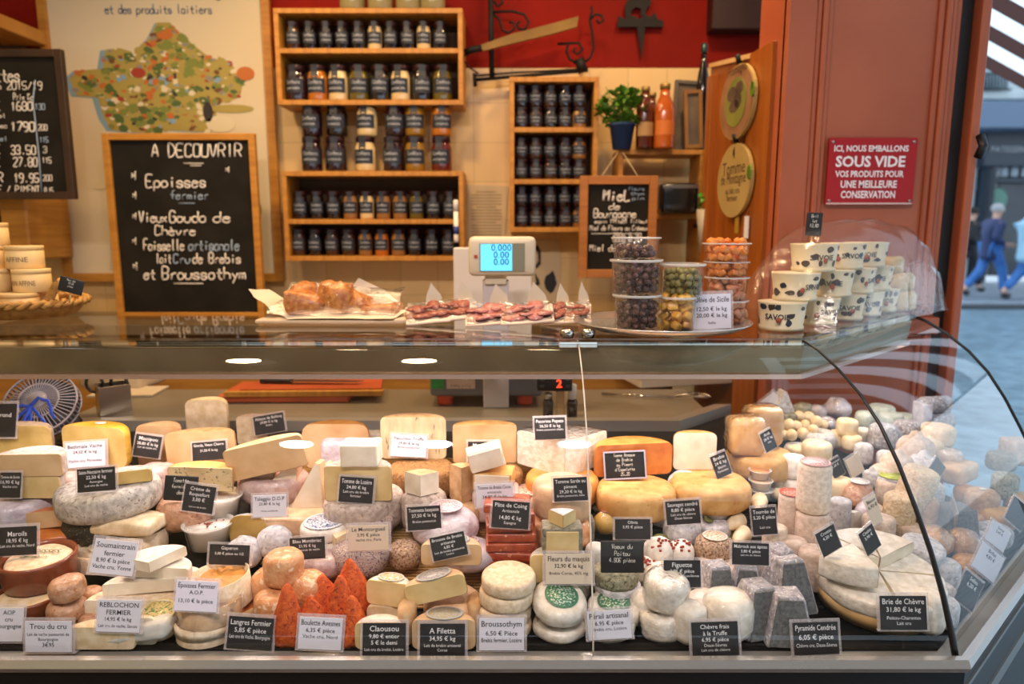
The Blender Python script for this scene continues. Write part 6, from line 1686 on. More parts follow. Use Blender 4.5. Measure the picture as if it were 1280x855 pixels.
put('half', 228, 740, 48, 22, 'pale wedge at the right side of the wedge pile', 'white', 'pastew', e=.3, y=1.36)
put('half', 128, 816, 84, 28, 'creamy cut half cheese behind the white fermier tag', 'creamrind', 'cream', e=.4, d=.6)
put('half', 180, 806, 36, 34, 'pale cut piece right of the white fermier tag', 'creamrind', 'pastew', e=.4, d=.6)
put('wheel', 204, 806, 50, 26, 'round cheese with a green-edged label under the pale wedges', 'creamrind', stk=('d9c48c', '6f8a4c', .9), rx=18, e=.3)
put('block', 172, 824, 98, 22, 'white paper parcel at the very front under the pale wedges', 'paperw', None, name='paper_parcel', cat='parcel', e=.45, d=.34, amp=.12, ry=-8)
r = put('woodbox', 290, 786, 76, 16, 'lower thin wooden hoop box under the ridged orange cheese', 'tanrind', 'orange', d=.95)
put('woodbox', 277, 0, 76, 34, 'round wooden hoop box with a ridged orange cheese inside', 'creamrind', 'orangerind', on=r, ridged=True, d=.95, ry=-5, rx=3, dy=-.005)
r = put('woodbox', 262, 822, 80, 22, 'round wooden box at the front under the white tag, bottom half', 'creamrind', 'pinkwrap', band='creamrind')
put('woodbox', 263, 0, 76, 24, 'film-covered pinkish cheese in a hoop on the front wooden box', 'tanrind', 'pinkwrap', on=r, wrap=True)
put('wheel', 340, 772, 46, 50, 'left orange wrinkled drum behind the front drum', 'washed', e=.3, amp=.06, group='orange wrinkled drum cheeses')
r = put('wheel', 386, 780, 48, 52, 'right orange wrinkled drum of the four', 'washed', e=.3, amp=.06, group='orange wrinkled drum cheeses')
put('wheel', 345, 800, 52, 48, 'front orange wrinkled drum of the four', 'washed', e=.3, amp=.06, group='orange wrinkled drum cheeses', key='lang')
q = REC['lang']
put('wheel', 356, 740, 50, 38, 'top orange wrinkled drum resting on the other three', 'washed', y=q.cy - .005, e=.3, amp=.06, group='orange wrinkled drum cheeses')
for (px, pyb, w_, h_, lb, yy) in ((440, 778, 56, 68, 'tallest orange paprika cone at the back of the cones', None), (405, 785, 54, 54, 'orange paprika cone second from the left, behind', None), (428, 797, 54, 62, 'orange paprika cone in the middle of the cones', None), (392, 808, 46, 52, 'small orange paprika cone behind the white tag', None), (442, 812, 46, 56, 'front right orange paprika cone by the black tag', None), (362, 812, 46, 72, 'leftmost orange paprika cone before the orange drums', None)):
    put('cone', px, pyb, w_, h_, lb, 'boulette', name='cone_cheese', group='orange paprika cone cheeses')
r = put('half', 488, 786, 58, 28, 'lower half cheese of the pair right of the orange cones', 'creamrind', 'cream', e=.3, d=.9)
put('half', 485, 0, 58, 30, 'upper labelled half cheese of the pair right of the orange cones', 'whitewrap', 'paste', on=r, e=.35, d=.9, stk=('ddd6c4', 'd0a860', .6), yaw=-14)
put('half', 476, 820, 64, 34, 'front half cheese directly behind the black front tag right of the orange cones', 'whitewrap', 'paste', e=.4, d=.8)
put('wheel', 510, 812, 24, 46, 'tan edge of a cheese between the two black front tags right of the cones', 'tanrind', e=.3, d=2)
r = put('wheel', 566, 790, 76, 28, 'bottom tan round cheese of the tan stack left of the flat white stack', 'peachy', e=.4)
r2 = put('half', 548, 0, 78, 26, 'tilted tan half cheese with a grey foil label, rising to the right', 'peachy', 'paste', on=r, dy=-.045, e=.4, d=.75, ry=-14, lift=.008, stk=('b9b3ac', '8f8a9a', .6))
put('half', 564, 0, 76, 26, 'uppermost tan half cheese of the tan stack left of the flat white stack', 'peachy', 'pastebeige', on=r2, dy=.06, e=.4, d=.8, stk=('b9b3ac', '8f8a9a', .6), lift=-.004)
put('half', 555, 822, 80, 38, 'large tan half cheese directly behind the black front tag left of the flat white stack', 'peachy', 'pastebeige', e=.4, d=.7, stk=('b9b3ac', 'b5a468', .6))
put('wheel', 594, 798, 22, 40, 'tan cheese edge between the tan stack and the flat white stack', 'tanrind', e=.3, d=2)
r = put('wheel', 631, 806, 70, 15, 'bottom flat white cheese of the four-high stack', 'creamrind', e=.3, group='flat white cheeses in the stack', amp=.06)
for i, od in enumerate(('second', 'third')):
    r = put('wheel', 630 + i * 3, 0, 68, 18, f'{od} flat white cheese from the bottom of the four-high stack', 'creamrind', on=r, e=.3, yaw=i * 40, rx=(-2, 2)[i], amp=.06, group='flat white cheeses in the stack', lift=.001)
put('wheel', 636, 0, 68, 16, 'topmost flat white cheese of the four-high stack', 'creamrind', on=r, e=.3, amp=.06, group='flat white cheeses in the stack', rx=3)
r = put('wheel', 699, 808, 70, 15, 'lower film-wrapped white disc left of the glass joint', 'whitewrap', e=.45, amp=.08, stk=('3f7a58', 'c9d6c4', .5), group='film-wrapped white discs')
put('wheel', 698, 0, 68, 22, 'upper tilted film-wrapped white disc with a green label left of the joint', 'whitewrap', on=r, e=.4, amp=.08, rx=16, ry=8, stk=('3f7a58', 'c9d6c4', .62), lift=.010, group='film-wrapped white discs')

# ---------------------------------------------------------------- right of the joint
r = put('wheel', 762, 808, 68, 22, 'lower film-wrapped white disc right of the glass joint, under the grey tag', 'whitewrap', e=.45, amp=.08, stk=('8aa08e', 'c9d6c4', .6), group='film-wrapped white discs')
put('wheel', 766, 796, 68, 24, 'film-wrapped white disc with a green label behind the grey tag', 'whitewrap', e=.4, amp=.08, stk=('3f7a58', 'c9d6c4', .62), group='film-wrapped white discs', y=1.24, rx=8)
r = put('wheel', 794, 642, 106, 34, 'broad tan-orange wheel under the orange half cheese', 'goldrind', e=.35)
put('half', 792, 594, 100, 38, 'orange-rinded half cheese behind the handwritten framed tag', 'orangerind', 'orange', on=r, dy=-.02, e=.3, d=.8, yaw=8)
r = put('wheel', 886, 628, 106, 32, 'broad golden wheel under the pale standing half cheese', 'goldrind', e=.4)
put('half', 868, 587, 54, 44, 'pale standing half cheese with a golden rind on the golden wheel', 'goldrind', 'pastew', on=r, dy=-.01, e=.25, d=.7)
r = put('wheel', 948, 605, 84, 28, 'tan wheel under the film-wrapped block', 'goldrind', e=.3)
put('block', 930, 572, 44, 44, 'film-wrapped tan block of cheese in front at the back right', 'goldrind', None, on=r, dy=-.03, e=.3, d=.8, wrap=True)
put('block', 952, 556, 44, 46, 'second film-wrapped tan block behind the first at the back right', 'goldrind', None, on=r, dy=.05, e=.3, d=.8, wrap=True)
# ashed pucks and bay leaves
P_ = 'chalky grey-white puck'
r = put('wheel', 852, 684, 48, 26, P_ + ' at the bottom centre of the leafy group', 'greywhite', e=.35, group='chalky pucks with bay leaves')
put('wheel', 832, 664, 44, 30, P_ + ' on the left behind the tilted black tag', 'greywhite', e=.35, group='chalky pucks with bay leaves', y=1.47)
put('wheel', 856, 634, 46, 30, P_ + ' topmost, above the tilted black tag', 'greywhite', e=.35, group='chalky pucks with bay leaves', y=1.51, rx=8, amp=.05)
put('wheel', 892, 676, 42, 18, P_ + ' low on the right of the leafy group', 'greywhite', e=.35, group='chalky pucks with bay leaves')
put('wheel', 890, 657, 42, 30, P_ + ' upper right of the leafy group, leaning on a leaf', 'greywhite', e=.35, group='chalky pucks with bay leaves', y=1.47, rx=15)
put('wheel', 826, 632, 20, 20, P_ + ', small, peeking out left of the topmost', 'greywhite', e=.35, group='chalky pucks with bay leaves', y=1.55)
put('wheel', 800, 654, 30, 18, P_ + ' partly hidden left of the leaves', 'greywhite', e=.35, group='chalky pucks with bay leaves')
LEAF = mat('bay_leaf', '6f7038', '8c8a50', 25, .45)
for (px, py, l, rz, ry, yy, lb) in ((810, 634, 34, 25, 10, 1.45, 'dry green bay leaf left of the pucks'), (826, 608, 26, 50, 20, 1.52, 'dry bay leaf standing behind the topmost puck'), (886, 648, 30, 60, 10, 1.43, 'dry bay leaf tucked right of the tilted black tag'), (825, 676, 44, 50, 5, 1.37, 'large dry bay leaf beneath the bottom puck'), (912, 670, 30, 30, 0, 1.41, 'bay leaf under the pale teardrop cheeses'), (862, 688, 36, -15, 0, 1.37, 'bay leaf lying in front of the bottom puck')):
    p = aty(px, py, yy); k = depth(p) / FPX; a = l * k / 2
    v = []; n = 8
    for i in range(n + 1):
        t = -1 + 2 * i / n; hw = a * .42 * (1 - t * t) ** .7
        v += [(a * t, -hw, .10 * hw), (a * t, 0, -.003 * (1 - t * t)), (a * t, hw, .10 * hw)]
    f = [(3 * i + j, 3 * i + 3 + j, 3 * i + 4 + j, 3 * i + 1 + j) for i in range(n) for j in (0, 1)]
    m_ = len(v); v += [(x, y_, z - .0007) for x, y_, z in v]; f += [tuple(q + m_ for q in t[::-1]) for t in f]
    b = B().add(v, f, smooth=True); b.tube([(-a * 1.15, 0, -.001), (0, 0, -.0035), (a, 0, 0)], .0006, 5)
    o = b.build('bay_leaf', LEAF, None, tuple(p), (radians(35), radians(ry), radians(rz))); tag(o, lb, 'leaf', 'bay leaves')
for i, (px, pyb, w_, h_, yaw, lb, yy) in enumerate(((918, 664, 34, 22, -40, 'pale teardrop-shaped cheese in the middle of the group', 1.44), (926, 682, 34, 22, -30, 'pale teardrop-shaped cheese at the front with a stalk end', 1.40), (948, 640, 40, 20, -20, 'pale teardrop-shaped cheese at the back right of the group', 1.50), (908, 642, 26, 18, -50, 'small pale teardrop-shaped cheese at the left back', 1.50), (905, 658, 24, 18, -60, 'pale teardrop-shaped cheese at the left front', 1.46))):
    p = aty(px, pyb, yy); k = depth(p) / FPX; L_ = w_ * k * 1.35; rr = h_ * k * .5
    P2 = [(0, -L_ / 2), (rr * .5, -L_ * .46), (rr * .95, -L_ * .3), (rr, -L_ * .1), (rr * .8, L_ * .15), (rr * .42, L_ * .38), (rr * .15, L_ * .5), (0, L_ * .52)]
    o = empty('teardrop_cheese', (p.x, p.y, p.z + rr), (radians(90), radians(20), radians(yaw)), lb, 'cheese', 'pale teardrop cheeses')
    B().lathe(P2, 20).disp(.004, 30, i).build('body', cm('cream'), o)
    bb = B(); bb.tube([(rr * .55, 0, -L_ * .3), (rr * .97, 0, 0), (rr * .3, 0, L_ * .42)], .0018, 5); bb.build('seam', cm('tanrind'), o)
# tiny lidded tubs, olive tubs
r = put('tub', 951, 628, 30, 12, 'bottom little white tub with an orange top beside the golden wheel', 'white', 'white', name='cheese_tub', cat='tub', group='little white tubs')
r = put('tub', 951, 0, 29, 11, 'middle little white tub with an orange top beside the golden wheel', 'white', 'peachy', name='cheese_tub', cat='tub', on=r, group='little white tubs')
put('tub', 950, 0, 27, 10, 'top little white tub with an orange top beside the golden wheel', 'white', 'orange', name='cheese_tub', cat='tub', on=r, group='little white tubs', dy=.01)
put('wheel', 972, 616, 20, 20, 'little orange-topped white drum right of the little tubs', 'cream', e=.3)
put('ball', 972, 628, 18, 14, 'little yellow ball below the little tubs', 'cream')
YEL = 'yellow'
for (px, pyb, w_, h_, lb, yy) in ((771, 650, 36, 22, 'upper film-wrapped yellow olive-topped cheese above the black tag', 1.50), (757, 674, 32, 28, 'lower film-wrapped yellow cheese with a red top beside the joint', 1.42), (752, 646, 24, 14, 'green olive-covered cheese behind the yellow ones by the joint', 1.55)):
    r = put('ball', px, pyb, w_, h_, lb, 'yellowrind' if 'green' not in lb else 'herb', y=yy, stk=('b0402c', 'c7b070', .4), wrap=True)
# herb lumps, nut drum
for i, (px, pyb, w_, h_, yy) in enumerate(((822, 720, 40, 40, 1.33), (850, 716, 36, 32, 1.35), (806, 738, 30, 34, 1.29))):
    r = put('ball', px, pyb, w_, h_, 'white lumpy fresh cheese sprinkled with red flakes, %s' % ['left behind the handwritten tag', 'right beside the nut drum', 'front right of the handwritten tag'][i], 'white', y=yy, amp=.14, group='white lumps with red flakes')
    b = B(); rg = random.Random(i)
    for k in range(16):
        a, t = rg.uniform(pi, 2 * pi), rg.uniform(.2, 1.2); u_ = Vector((sin(t) * cos(a), sin(t) * sin(a), cos(t)))
        p = Vector((u_.x * r.w / 2, u_.y * r.w / 2, r.h / 2 + u_.z * r.h / 2)) * 1.02
        b.box(tuple(p), (.005, .003, .004))
    b.build('red_flakes', mat('red_flake', '9c3a24', rough=.6), r.o)['kind'] = 'stuff'
put('wheel', 892, 716, 50, 36, 'nut-crusted drum with an oval orange label', 'nuts', e=.35, amp=.06, stk=('e6dccb', 'd88a2c', .62))
put('wheel', 905, 734, 66, 22, 'pinkish nut-crusted cheese under the dark tag', 'goatpink', e=.35, amp=.06)
r = put('wheel', 772, 770, 58, 15, 'lower grey-edged round under the handwritten tag by the joint', 'herb', e=.3, group='grey-edged rounds')
r = put('wheel', 772, 0, 58, 14, 'middle grey-edged round under the handwritten tag by the joint', 'greywhite', on=r, e=.3, group='grey-edged rounds')
put('wheel', 770, 0, 56, 16, 'upper grey-edged round under the handwritten tag by the joint', 'herb', on=r, e=.3, group='grey-edged rounds')
put('wheel', 744, 716, 26, 30, 'white cheese edge just right of the joint behind the handwritten tag', 'white', e=.3, y=1.36)
# film-wrapped fresh goat cheeses
G_ = 'film-wrapped fresh white cheese'
r = put('wheel', 826, 808, 56, 30, G_ + ' at the bottom front, left of the black tag', 'whitewrap', e=.3, amp=.08, group='film-wrapped fresh white cheeses', wrap=True)
put('wheel', 830, 0, 54, 40, G_ + ' on top of the front one', 'whitewrap', on=r, dy=.012, e=.3, amp=.08, group='film-wrapped fresh white cheeses', wrap=True, rx=8, ry=4)
put('wheel', 808, 792, 46, 42, G_ + ' behind the front stack on the left', 'whitewrap', e=.3, amp=.08, group='film-wrapped fresh white cheeses')
put('wheel', 830, 756, 54, 36, G_ + ' high at the back under the black price card', 'whitewrap', e=.35, amp=.08, group='film-wrapped fresh white cheeses')
put('wheel', 878, 790, 48, 40, G_ + ' behind the black tag at its top edge', 'whitewrap', e=.4, amp=.08, group='film-wrapped fresh white cheeses', rx=10)
put('wheel', 860, 822, 44, 48, G_ + ' between the front stack and the black tag', 'whitewrap', e=.3, amp=.08, group='film-wrapped fresh white cheeses')
put('wheel', 908, 826, 66, 54, G_ + ' to the right behind the black tag', 'whitewrap', e=.35, amp=.08, group='film-wrapped fresh white cheeses')
# ashed pyramids
Q_ = 'ash-grey truncated pyramid cheese'
for (px, pyb, w_, h_, yaw, lb, yy, rx) in ((893, 772, 48, 58, 8, Q_ + ' at the left back of the pyramids', None, 0), (930, 770, 44, 56, -10, Q_ + ' second from the left at the back', None, 0), (943, 802, 58, 60, 15, Q_ + ' at the front centre behind the tag', None, 0), (966, 750, 46, 58, 20, Q_ + ' highest, leaning back among the pyramids', 1.385, 8), (982, 778, 60, 64, 12, Q_ + ' with a dark square face, on the right', 1.29, -6), (980, 830, 64, 58, -5, Q_ + ' at the very front behind the clear tag', None, 0)):
    put('pyramid', px, pyb, w_, h_, lb, 'ash', 'dkash', y=yy, yaw=yaw, rx=rx, cut=True, d=.95, name='pyramid_cheese', group='ash-grey pyramids')
# brie in its wooden base
r = Rec(); r.cy = 1.272; r.z = .652; r.w = .230; r.h = .030; r.cx = xat(1092, r.cy, r.z)
o = empty('brie_wheel', (r.cx, r.cy, r.z), (radians(8), 0, 0), 'large white wheel cut into wedges on a pale wooden base, behind the black tag', 'cheese')
Rb = r.w / 2
B().lathe([(0, 0), (Rb * .93, 0), (Rb, r.h * 1.1), (Rb * .97, r.h * 1.1), (Rb * .9, .004), (0, .004)], 56).build('wooden_base', WOODP, o)
hb = .032; zb_ = r.h * 1.0
def wedge(a0, a1, z, h, gap=.0025, rr=Rb, nm_='brie_wedge'):
    P = prof(rr, h, .009); am_ = (a0 + a1) / 2; off = Vector((cos(am_), sin(am_), 0)) * gap
    b = B().lathe(P, max(5, int((a1 - a0) * 9)), a0, a1, M=T(off.x, off.y, z)).disp(.0015, 30, a0)
    w_ = b.build(nm_, cm('whitewrap'), o)
    for t, sg in ((a0, -1), (a1, 1)):
        n_ = Vector((-sin(t), cos(t), 0)) * sg * .0008
        L_ = [Vector((cos(t) * q[0], sin(t) * q[0], q[1] + z)) + off + n_ for q in P]
        B().add(L_ + [v_ - n_ * 2 for v_ in L_], [tuple(range(len(P)))[::sg], tuple(range(len(P), 2 * len(P)))[::-sg]]).build('cut_face', cm('pastew'), w_)
for a0, a1 in ((185, 262), (264, 350), (352, 420), (62, 120), (122, 183)): wedge(radians(a0), radians(a1), zb_, hb)
for a0, a1 in ((30, 78), (80, 126), (128, 176)): wedge(radians(a0), radians(a1), zb_ + hb + .001, .026, rr=Rb * .95)
top_b = zb_ + hb + .0015
q = put('sector', 1062, 0, 66, 26, 'loose thick white wedge laid on top of the large cut wheel', 'whitewrap', 'pastew', on=type('r', (), dict(top=r.z + top_b, cy=r.cy - .03, w=.2))(), a=60, yaw=150, e=.3)
put('wheel', 1158, 800, 40, 50, 'white round edge of cheese behind the right end of the black tag', 'white', e=.45, y=1.24)
# ash-grey thick discs by the corner
W_ = 'chalky grey thick disc'
put('wheel', 1110, 722, 40, 30, W_ + ' lying at the left behind the large cut wheel', 'greywhite', e=.4, group='chalky grey discs by the corner', y=1.40)
put('wheel', 1150, 756, 48, 28, W_ + ' under the topmost, beside the cut wheel', 'greywhite', e=.4, group='chalky grey discs by the corner', y=1.30)
put('wheel', 1145, 722, 52, 28, W_ + ' topmost and tilted, right of the cut wheel', 'greywhite', e=.22, group='chalky grey discs by the corner', y=1.33, rx=14, ry=8)
put('wheel', 1180, 742, 34, 34, W_ + ' at the right against the corner glass', 'greywhite', e=.4, group='chalky grey discs by the corner', y=1.37)
put('wheel', 1178, 792, 34, 36, W_ + ' lowest, leaning on the corner glass', 'greywhite', e=.4, group='chalky grey discs by the corner', y=1.235)
put('wheel', 1176, 764, 32, 26, W_ + ' in the middle against the corner glass', 'greywhite', e=.4, group='chalky grey discs by the corner', y=1.31)
# tall white logs and their neighbours
L0 = 'white goat log'
def log(px, pyb, w_, h_, lb, m='goat', yy=None, **k): return put('log', px, pyb, w_, h_, lb, m, y=yy, name='goat_log', e=.35, **k)
r = log(1012, 704, 40, 58, L0 + ', thick lower one under the tall red-edged log', 'goatpink', group='white goat logs')
log(1016, 0, 40, 58, L0 + ', tall top one with a pink paper edge', 'goat', on=r, stk=('e6a8a4', 'f0e6e2', .9), group='white goat logs')
log(986, 686, 32, 62, L0 + ' with a red ring on its top, left of the tall stack', 'goatpink', 1.42, stk=('cf4a2c', 'c9b49a', .95), group='white goat logs')
log(966, 710, 30, 46, L0 + ' tapering, at the left end beside the dark tag', 'goat', 1.40, group='white goat logs')
log(990, 722, 34, 40, L0 + ' low, behind the dark pyramid', 'goatpink', 1.365, group='white goat logs')
log(1017, 744, 42, 48, L0 + ' in front under the lower thick log, pinkish', 'goatpink', 1.33, group='white goat logs')
log(1045, 716, 28, 36, L0 + ' behind the first slanted tag', 'goat', 1.40, group='white goat logs')
log(1062, 708, 26, 36, 'grey goat log between the two slanted tags', 'greywhite', 1.42, group='white goat logs')
log(1048, 672, 26, 42, 'grey-white goat log with a yellowish top right of the tall log', 'greywhite', 1.50, group='white goat logs')
put('sector', 1062, 672, 26, 28, 'smooth white half piece right of the tall log stack', 'white', 'white', y=1.50, a=140)
put('wheel', 1048, 630, 34, 26, 'smooth cream puck behind the tall log', 'cream', e=.35, y=1.58)
for (px, pyb, w_, h_, yy, m_, lb) in ((1122, 676, 38, 50, 1.47, 'lychee', 'front left knobbly beige log near the black corner seal'), (1135, 646, 42, 50, 1.50, 'lychee', 'upper knobbly beige log tilted against the corner seal'), (1153, 672, 32, 42, 1.50, 'goatbrown', 'brownish knobbly log against the corner seal'), (1108, 640, 30, 34, 1.58, 'goatpink', 'pale knobbly log behind the front left one'), (1138, 692, 34, 28, 1.47, 'goatpink', 'low tan log below the knobbly logs'), (1096, 690, 40, 36, 1.45, 'goatpink', 'pale square-topped log behind the second slanted tag'), (1160, 690, 30, 28, 1.48, 'goatbrown', 'tan log beside the orange wrapped cheese'), (1078, 718, 44, 32, 1.40, 'goat', 'cream flat-topped log in front of the second slanted tag')):
    log(px, pyb, w_, h_, lb, m_, yy, amp=.07, group='knobbly goat logs', **({'rx': 10, 'ry': 10} if 'tilted' in lb else {}))
# the pile of small white cheeses toward the pilaster
def sm(kind, px, pyb, w_, h_, lb, m, yy, nm_='small_cheese', **k): return put(kind, px, pyb, w_, h_, lb, m, y=yy, name=nm_, **k)
r = sm('wheel', 1022, 606, 36, 20, 'lower cream puck under the big cream puck', 'cream', 1.66, e=.3)
put('wheel', 1020, 0, 36, 26, 'big cream puck on top of its pair near the grey rings', 'cream', on=r, e=.25, name='small_cheese')
r = sm('wheel', 990, 622, 30, 20, 'lower white puck of the left stack beside the little tubs', 'white', 1.58, e=.3)
put('wheel', 991, 0, 30, 26, 'upper white puck of the left stack beside the little tubs', 'white', on=r, e=.25, name='small_cheese')
sm('wheel', 996, 578, 24, 16, 'cream puck left behind the big cream puck', 'cream', 1.70, e=.3)
sm('wheel', 996, 640, 28, 14, 'flat white puck under the left white stack', 'white', 1.56, e=.3)
r = sm('ring', 997, 578, 34, 16, 'left grey ring-shaped cheese', 'greywhite', 1.76, group='grey ring cheeses')
sm('ring', 1022, 566, 42, 20, 'right grey ring-shaped cheese with a hole in its top', 'greywhite', 1.79, group='grey ring cheeses')
r = sm('wheel', 1064, 566, 24, 18, 'cream puck at the lower right of the cream trio', 'cream', 1.78, e=.3)
sm('wheel', 1046, 562, 22, 20, 'cream puck at the lower left of the cream trio', 'cream', 1.82, e=.3)
sm('wheel', 1058, 548, 26, 20, 'cream puck on top of the cream trio', 'cream', 1.80, e=.25)
sm('wheel', 1078, 556, 18, 18, 'small white puck right of the cream trio', 'white', 1.84, e=.3)
for i, (px, pyb, w_) in enumerate(((986, 540, 14), (995, 541, 13), (981, 552, 12), (989, 553, 14), (1003, 551, 14), (1010, 533, 16), (1020, 536, 14), (1006, 540, 13), (1028, 540, 13), (1016, 546, 13), (998, 530, 14), (982, 544, 11))):
    sm('ball', px, pyb, w_, w_, 'tiny cream ball cheese in the cluster before the herb bags, %s' % (['front left', 'front middle', 'lowest left', 'lowest middle', 'low right', 'highest middle', 'upper right', 'inner middle', 'far right', 'inner right', 'highest left', 'leftmost'][i]), 'cream', 1.84 + .02 * (i % 3) - .004 * (pyb - 540), group='tiny cream ball cheeses')
sm('block', 980, 546, 22, 26, 'dark grey-green block cheese under the grey wedge at the back', 'herbgrey', 1.90, e=.1, d=1.2)
sm('tri', 977, 518, 26, 26, 'grey-white wedge standing on the dark grey-green block', 'greywhite', 1.92, d=.8, m2='greywhite')
for (px, pyb, w_, h_, yy, lb) in ((1003, 525, 26, 18, 1.98, 'left silvery film bag of herbed cheese at the back'), (1022, 527, 24, 18, 1.97, 'middle silvery film bag of herbed cheese at the back'), (1046, 530, 34, 28, 1.96, 'right large lilac film bag at the back below the pilaster'), (1033, 542, 22, 18, 1.9, 'small dark-speckled film bag before the lilac one')):
    put('ball', px, pyb, w_, h_, lb, 'lilacwrap' if 'lilac' in lb or 'middle' in lb else 'herb', y=yy, amp=.16, wrap=True, name='wrapped_cheese', group='film bags of herbed cheese')
for (px, pyb, w_, h_, yy, lb) in ((1080, 538, 24, 20, 1.93, 'minty-white puck, leftmost of the row by the pilaster foot'), (1101, 526, 32, 15, 1.97, 'minty-white puck, highest of the row by the pilaster foot'), (1112, 538, 30, 18, 1.93, 'minty-white puck, middle of the row by the pilaster foot'), (1128, 540, 30, 18, 1.96, 'minty-white puck, second from right by the pilaster foot'), (1136, 548, 22, 14, 1.93, 'minty-white puck, rightmost of the row by the pilaster foot')):
    sm('wheel', px, pyb, w_, h_, lb, 'mintwhite', yy, e=.35, group='minty-white pucks')
sm('wheel', 1102, 566, 34, 30, 'ashy grey drum left of the black corner seal', 'ash', 1.77, e=.3)
sm('wheel', 1132, 560, 34, 28, 'ashy grey drum right of the black corner seal', 'ash', 1.80, e=.3)
sm('wheel', 1078, 584, 22, 26, 'small ashy drum behind the pale slanted tag', 'greywhite', 1.72, e=.3)
sm('wheel', 1106, 588, 22, 20, 'small grey-white drum beneath the ashy grey drum', 'greywhite', 1.70, e=.3)
r = sm('lying', 1170, 543, 38, 21, 'lower grey log lying by the street-side strip', 'ash', 1.86, yaw=10, group='lying grey logs')
put('lying', 1168, 0, 38, 20, 'upper grey log lying by the street-side strip', 'ash', on=r, yaw=10, name='small_cheese', group='lying grey logs')
sm('block', 1150, 548, 12, 40, 'pale upright carton beside the lying grey logs', 'lilacwrap', 1.87, nm_='carton', d=2, e=.1)
sm('wheel', 1158, 552, 26, 14, 'grey disc below the lying logs', 'ash', 1.82, e=.3)
for (px, pyb, w_, h_, yy, m_, lb) in ((1120, 606, 42, 30, 1.63, 'goatpink', 'pinkish domed cheese left of the corner seal'), (1142, 588, 44, 34, 1.68, 'goatpink', 'large pinkish domed cheese cut by the corner seal'), (1152, 612, 40, 34, 1.62, 'greywhite', 'lilac-grey domed cheese right of the corner seal'), (1104, 612, 34, 24, 1.63, 'goatpink', 'low domed cheese above the green-lidded puck'), (1160, 576, 34, 20, 1.73, 'creamrind', 'cream domed cheese below the grey disc'), (1088, 612, 20, 20, 1.62, 'greywhite', 'tiny grey dome left of the green-lidded puck')):
    sm('wheel', px, pyb, w_, h_, lb, m_, yy, e=.48, dome=.25, amp=.05, group='pale domed cheeses')
sm('wheel', 1113, 620, 36, 18, 'flat grey puck with a green and yellow printed lid', 'ash', 1.585, e=.25, stk=('b9c23a', '7d8f2c', .85))
r = sm('ball', 1072, 646, 38, 36, 'tan leaf-wrapped cheese with a white label on top', 'wrapbrown', 1.53, stk=('e9e2e2', 'd9b6a0', .6), amp=.1)
sm('ball', 1082, 662, 28, 30, 'lilac film-wrapped cheese behind the brown slanted tag', 'lilacwrap', 1.49, amp=.12)
sm('block', 1090, 660, 28, 22, 'beige square goat cheese between the brown tag and the knobbly logs', 'goat', 1.54, e=.25)
# beyond the corner seal, seen through the side glass
for (kind, px, pyb, w_, h_, yy, m_, lb, k) in (('wheel', 1170, 562, 42, 24, 1.76, 'creamrind', 'cream flat-topped cheese with a pale film top right of the grey logs', dict(e=.3)), ('wheel', 1183, 590, 36, 22, 1.70, 'goatpink', 'film-wrapped beige cheese below the cream flat-topped one', dict(e=.35, wrap=True)), ('block', 1196, 606, 52, 22, 1.66, 'peachy', 'orange-tan block wrapped in film behind the side glass', dict(e=.3, d=.6, yaw=35)),
        ('wheel', 1225, 652, 40, 32, 1.56, 'goatbrown', 'smooth tan drum with a white dot on top behind the side glass', dict(e=.35, stk=('e9e6e2', 'e9e6e2', .2))), ('wheel', 1254, 628, 30, 30, 1.62, 'herb', 'speckled upright drum near the right edge', dict(e=.2)), ('wheel', 1250, 592, 34, 20, 1.74, 'herbgrey', 'olive-grey cheese near the right edge behind the drum', dict(e=.3)), ('wheel', 1205, 632, 26, 20, 1.62, 'orangerind', 'small orange-tan cheese behind the dark slanted tags', dict(e=.4)), ('wheel', 1216, 664, 24, 16, 1.53, 'goatbrown', 'small tan cheese below the smooth tan drum', dict(e=.4)), ('wheel', 1246, 668, 40, 24, 1.52, 'goldrind', 'golden cheese below the speckled drum', dict(e=.4)),
        ('pyramid', 1190, 686, 46, 44, 1.47, 'dkash', 'dark ash block right of the corner seal under the long card', dict(tp=.75, name_='x')), ('block', 1160, 632, 28, 24, 1.58, 'greywhite', 'pale grey block right of the knobbly logs', dict(e=.2)), ('block', 1212, 690, 46, 22, 1.48, 'greywhite', 'wide grey-white block below the dark ash block', dict(e=.3)), ('wheel', 1240, 690, 44, 24, 1.47, 'ash', 'dark grey disc near the white tags at the right', dict(e=.35)), ('block', 1268, 584, 30, 30, 1.8, 'goatpink', 'tan block at the right edge behind the side glass', dict(e=.2)), ('wheel', 1270, 650, 30, 28, 1.6, 'goldrind', 'golden drum at the right edge', dict(e=.3)),
        ('ball', 1165, 708, 46, 40, 1.42, 'gold', 'golden film-wrapped cheese crossing the corner seal', dict(amp=.12, wrap=True)), ('ball', 1200, 706, 42, 36, 1.42, 'gold', 'second golden film-wrapped cheese right of the corner seal', dict(amp=.12, wrap=True)), ('ball', 1212, 732, 46, 26, 1.36, 'gold', 'low golden film-wrapped cheese behind the front side tag', dict(amp=.12))):
    k = dict(k); k.pop('name_', None)
    sm(kind, px, pyb, w_, h_, lb, m_, yy, m2=None, **k)

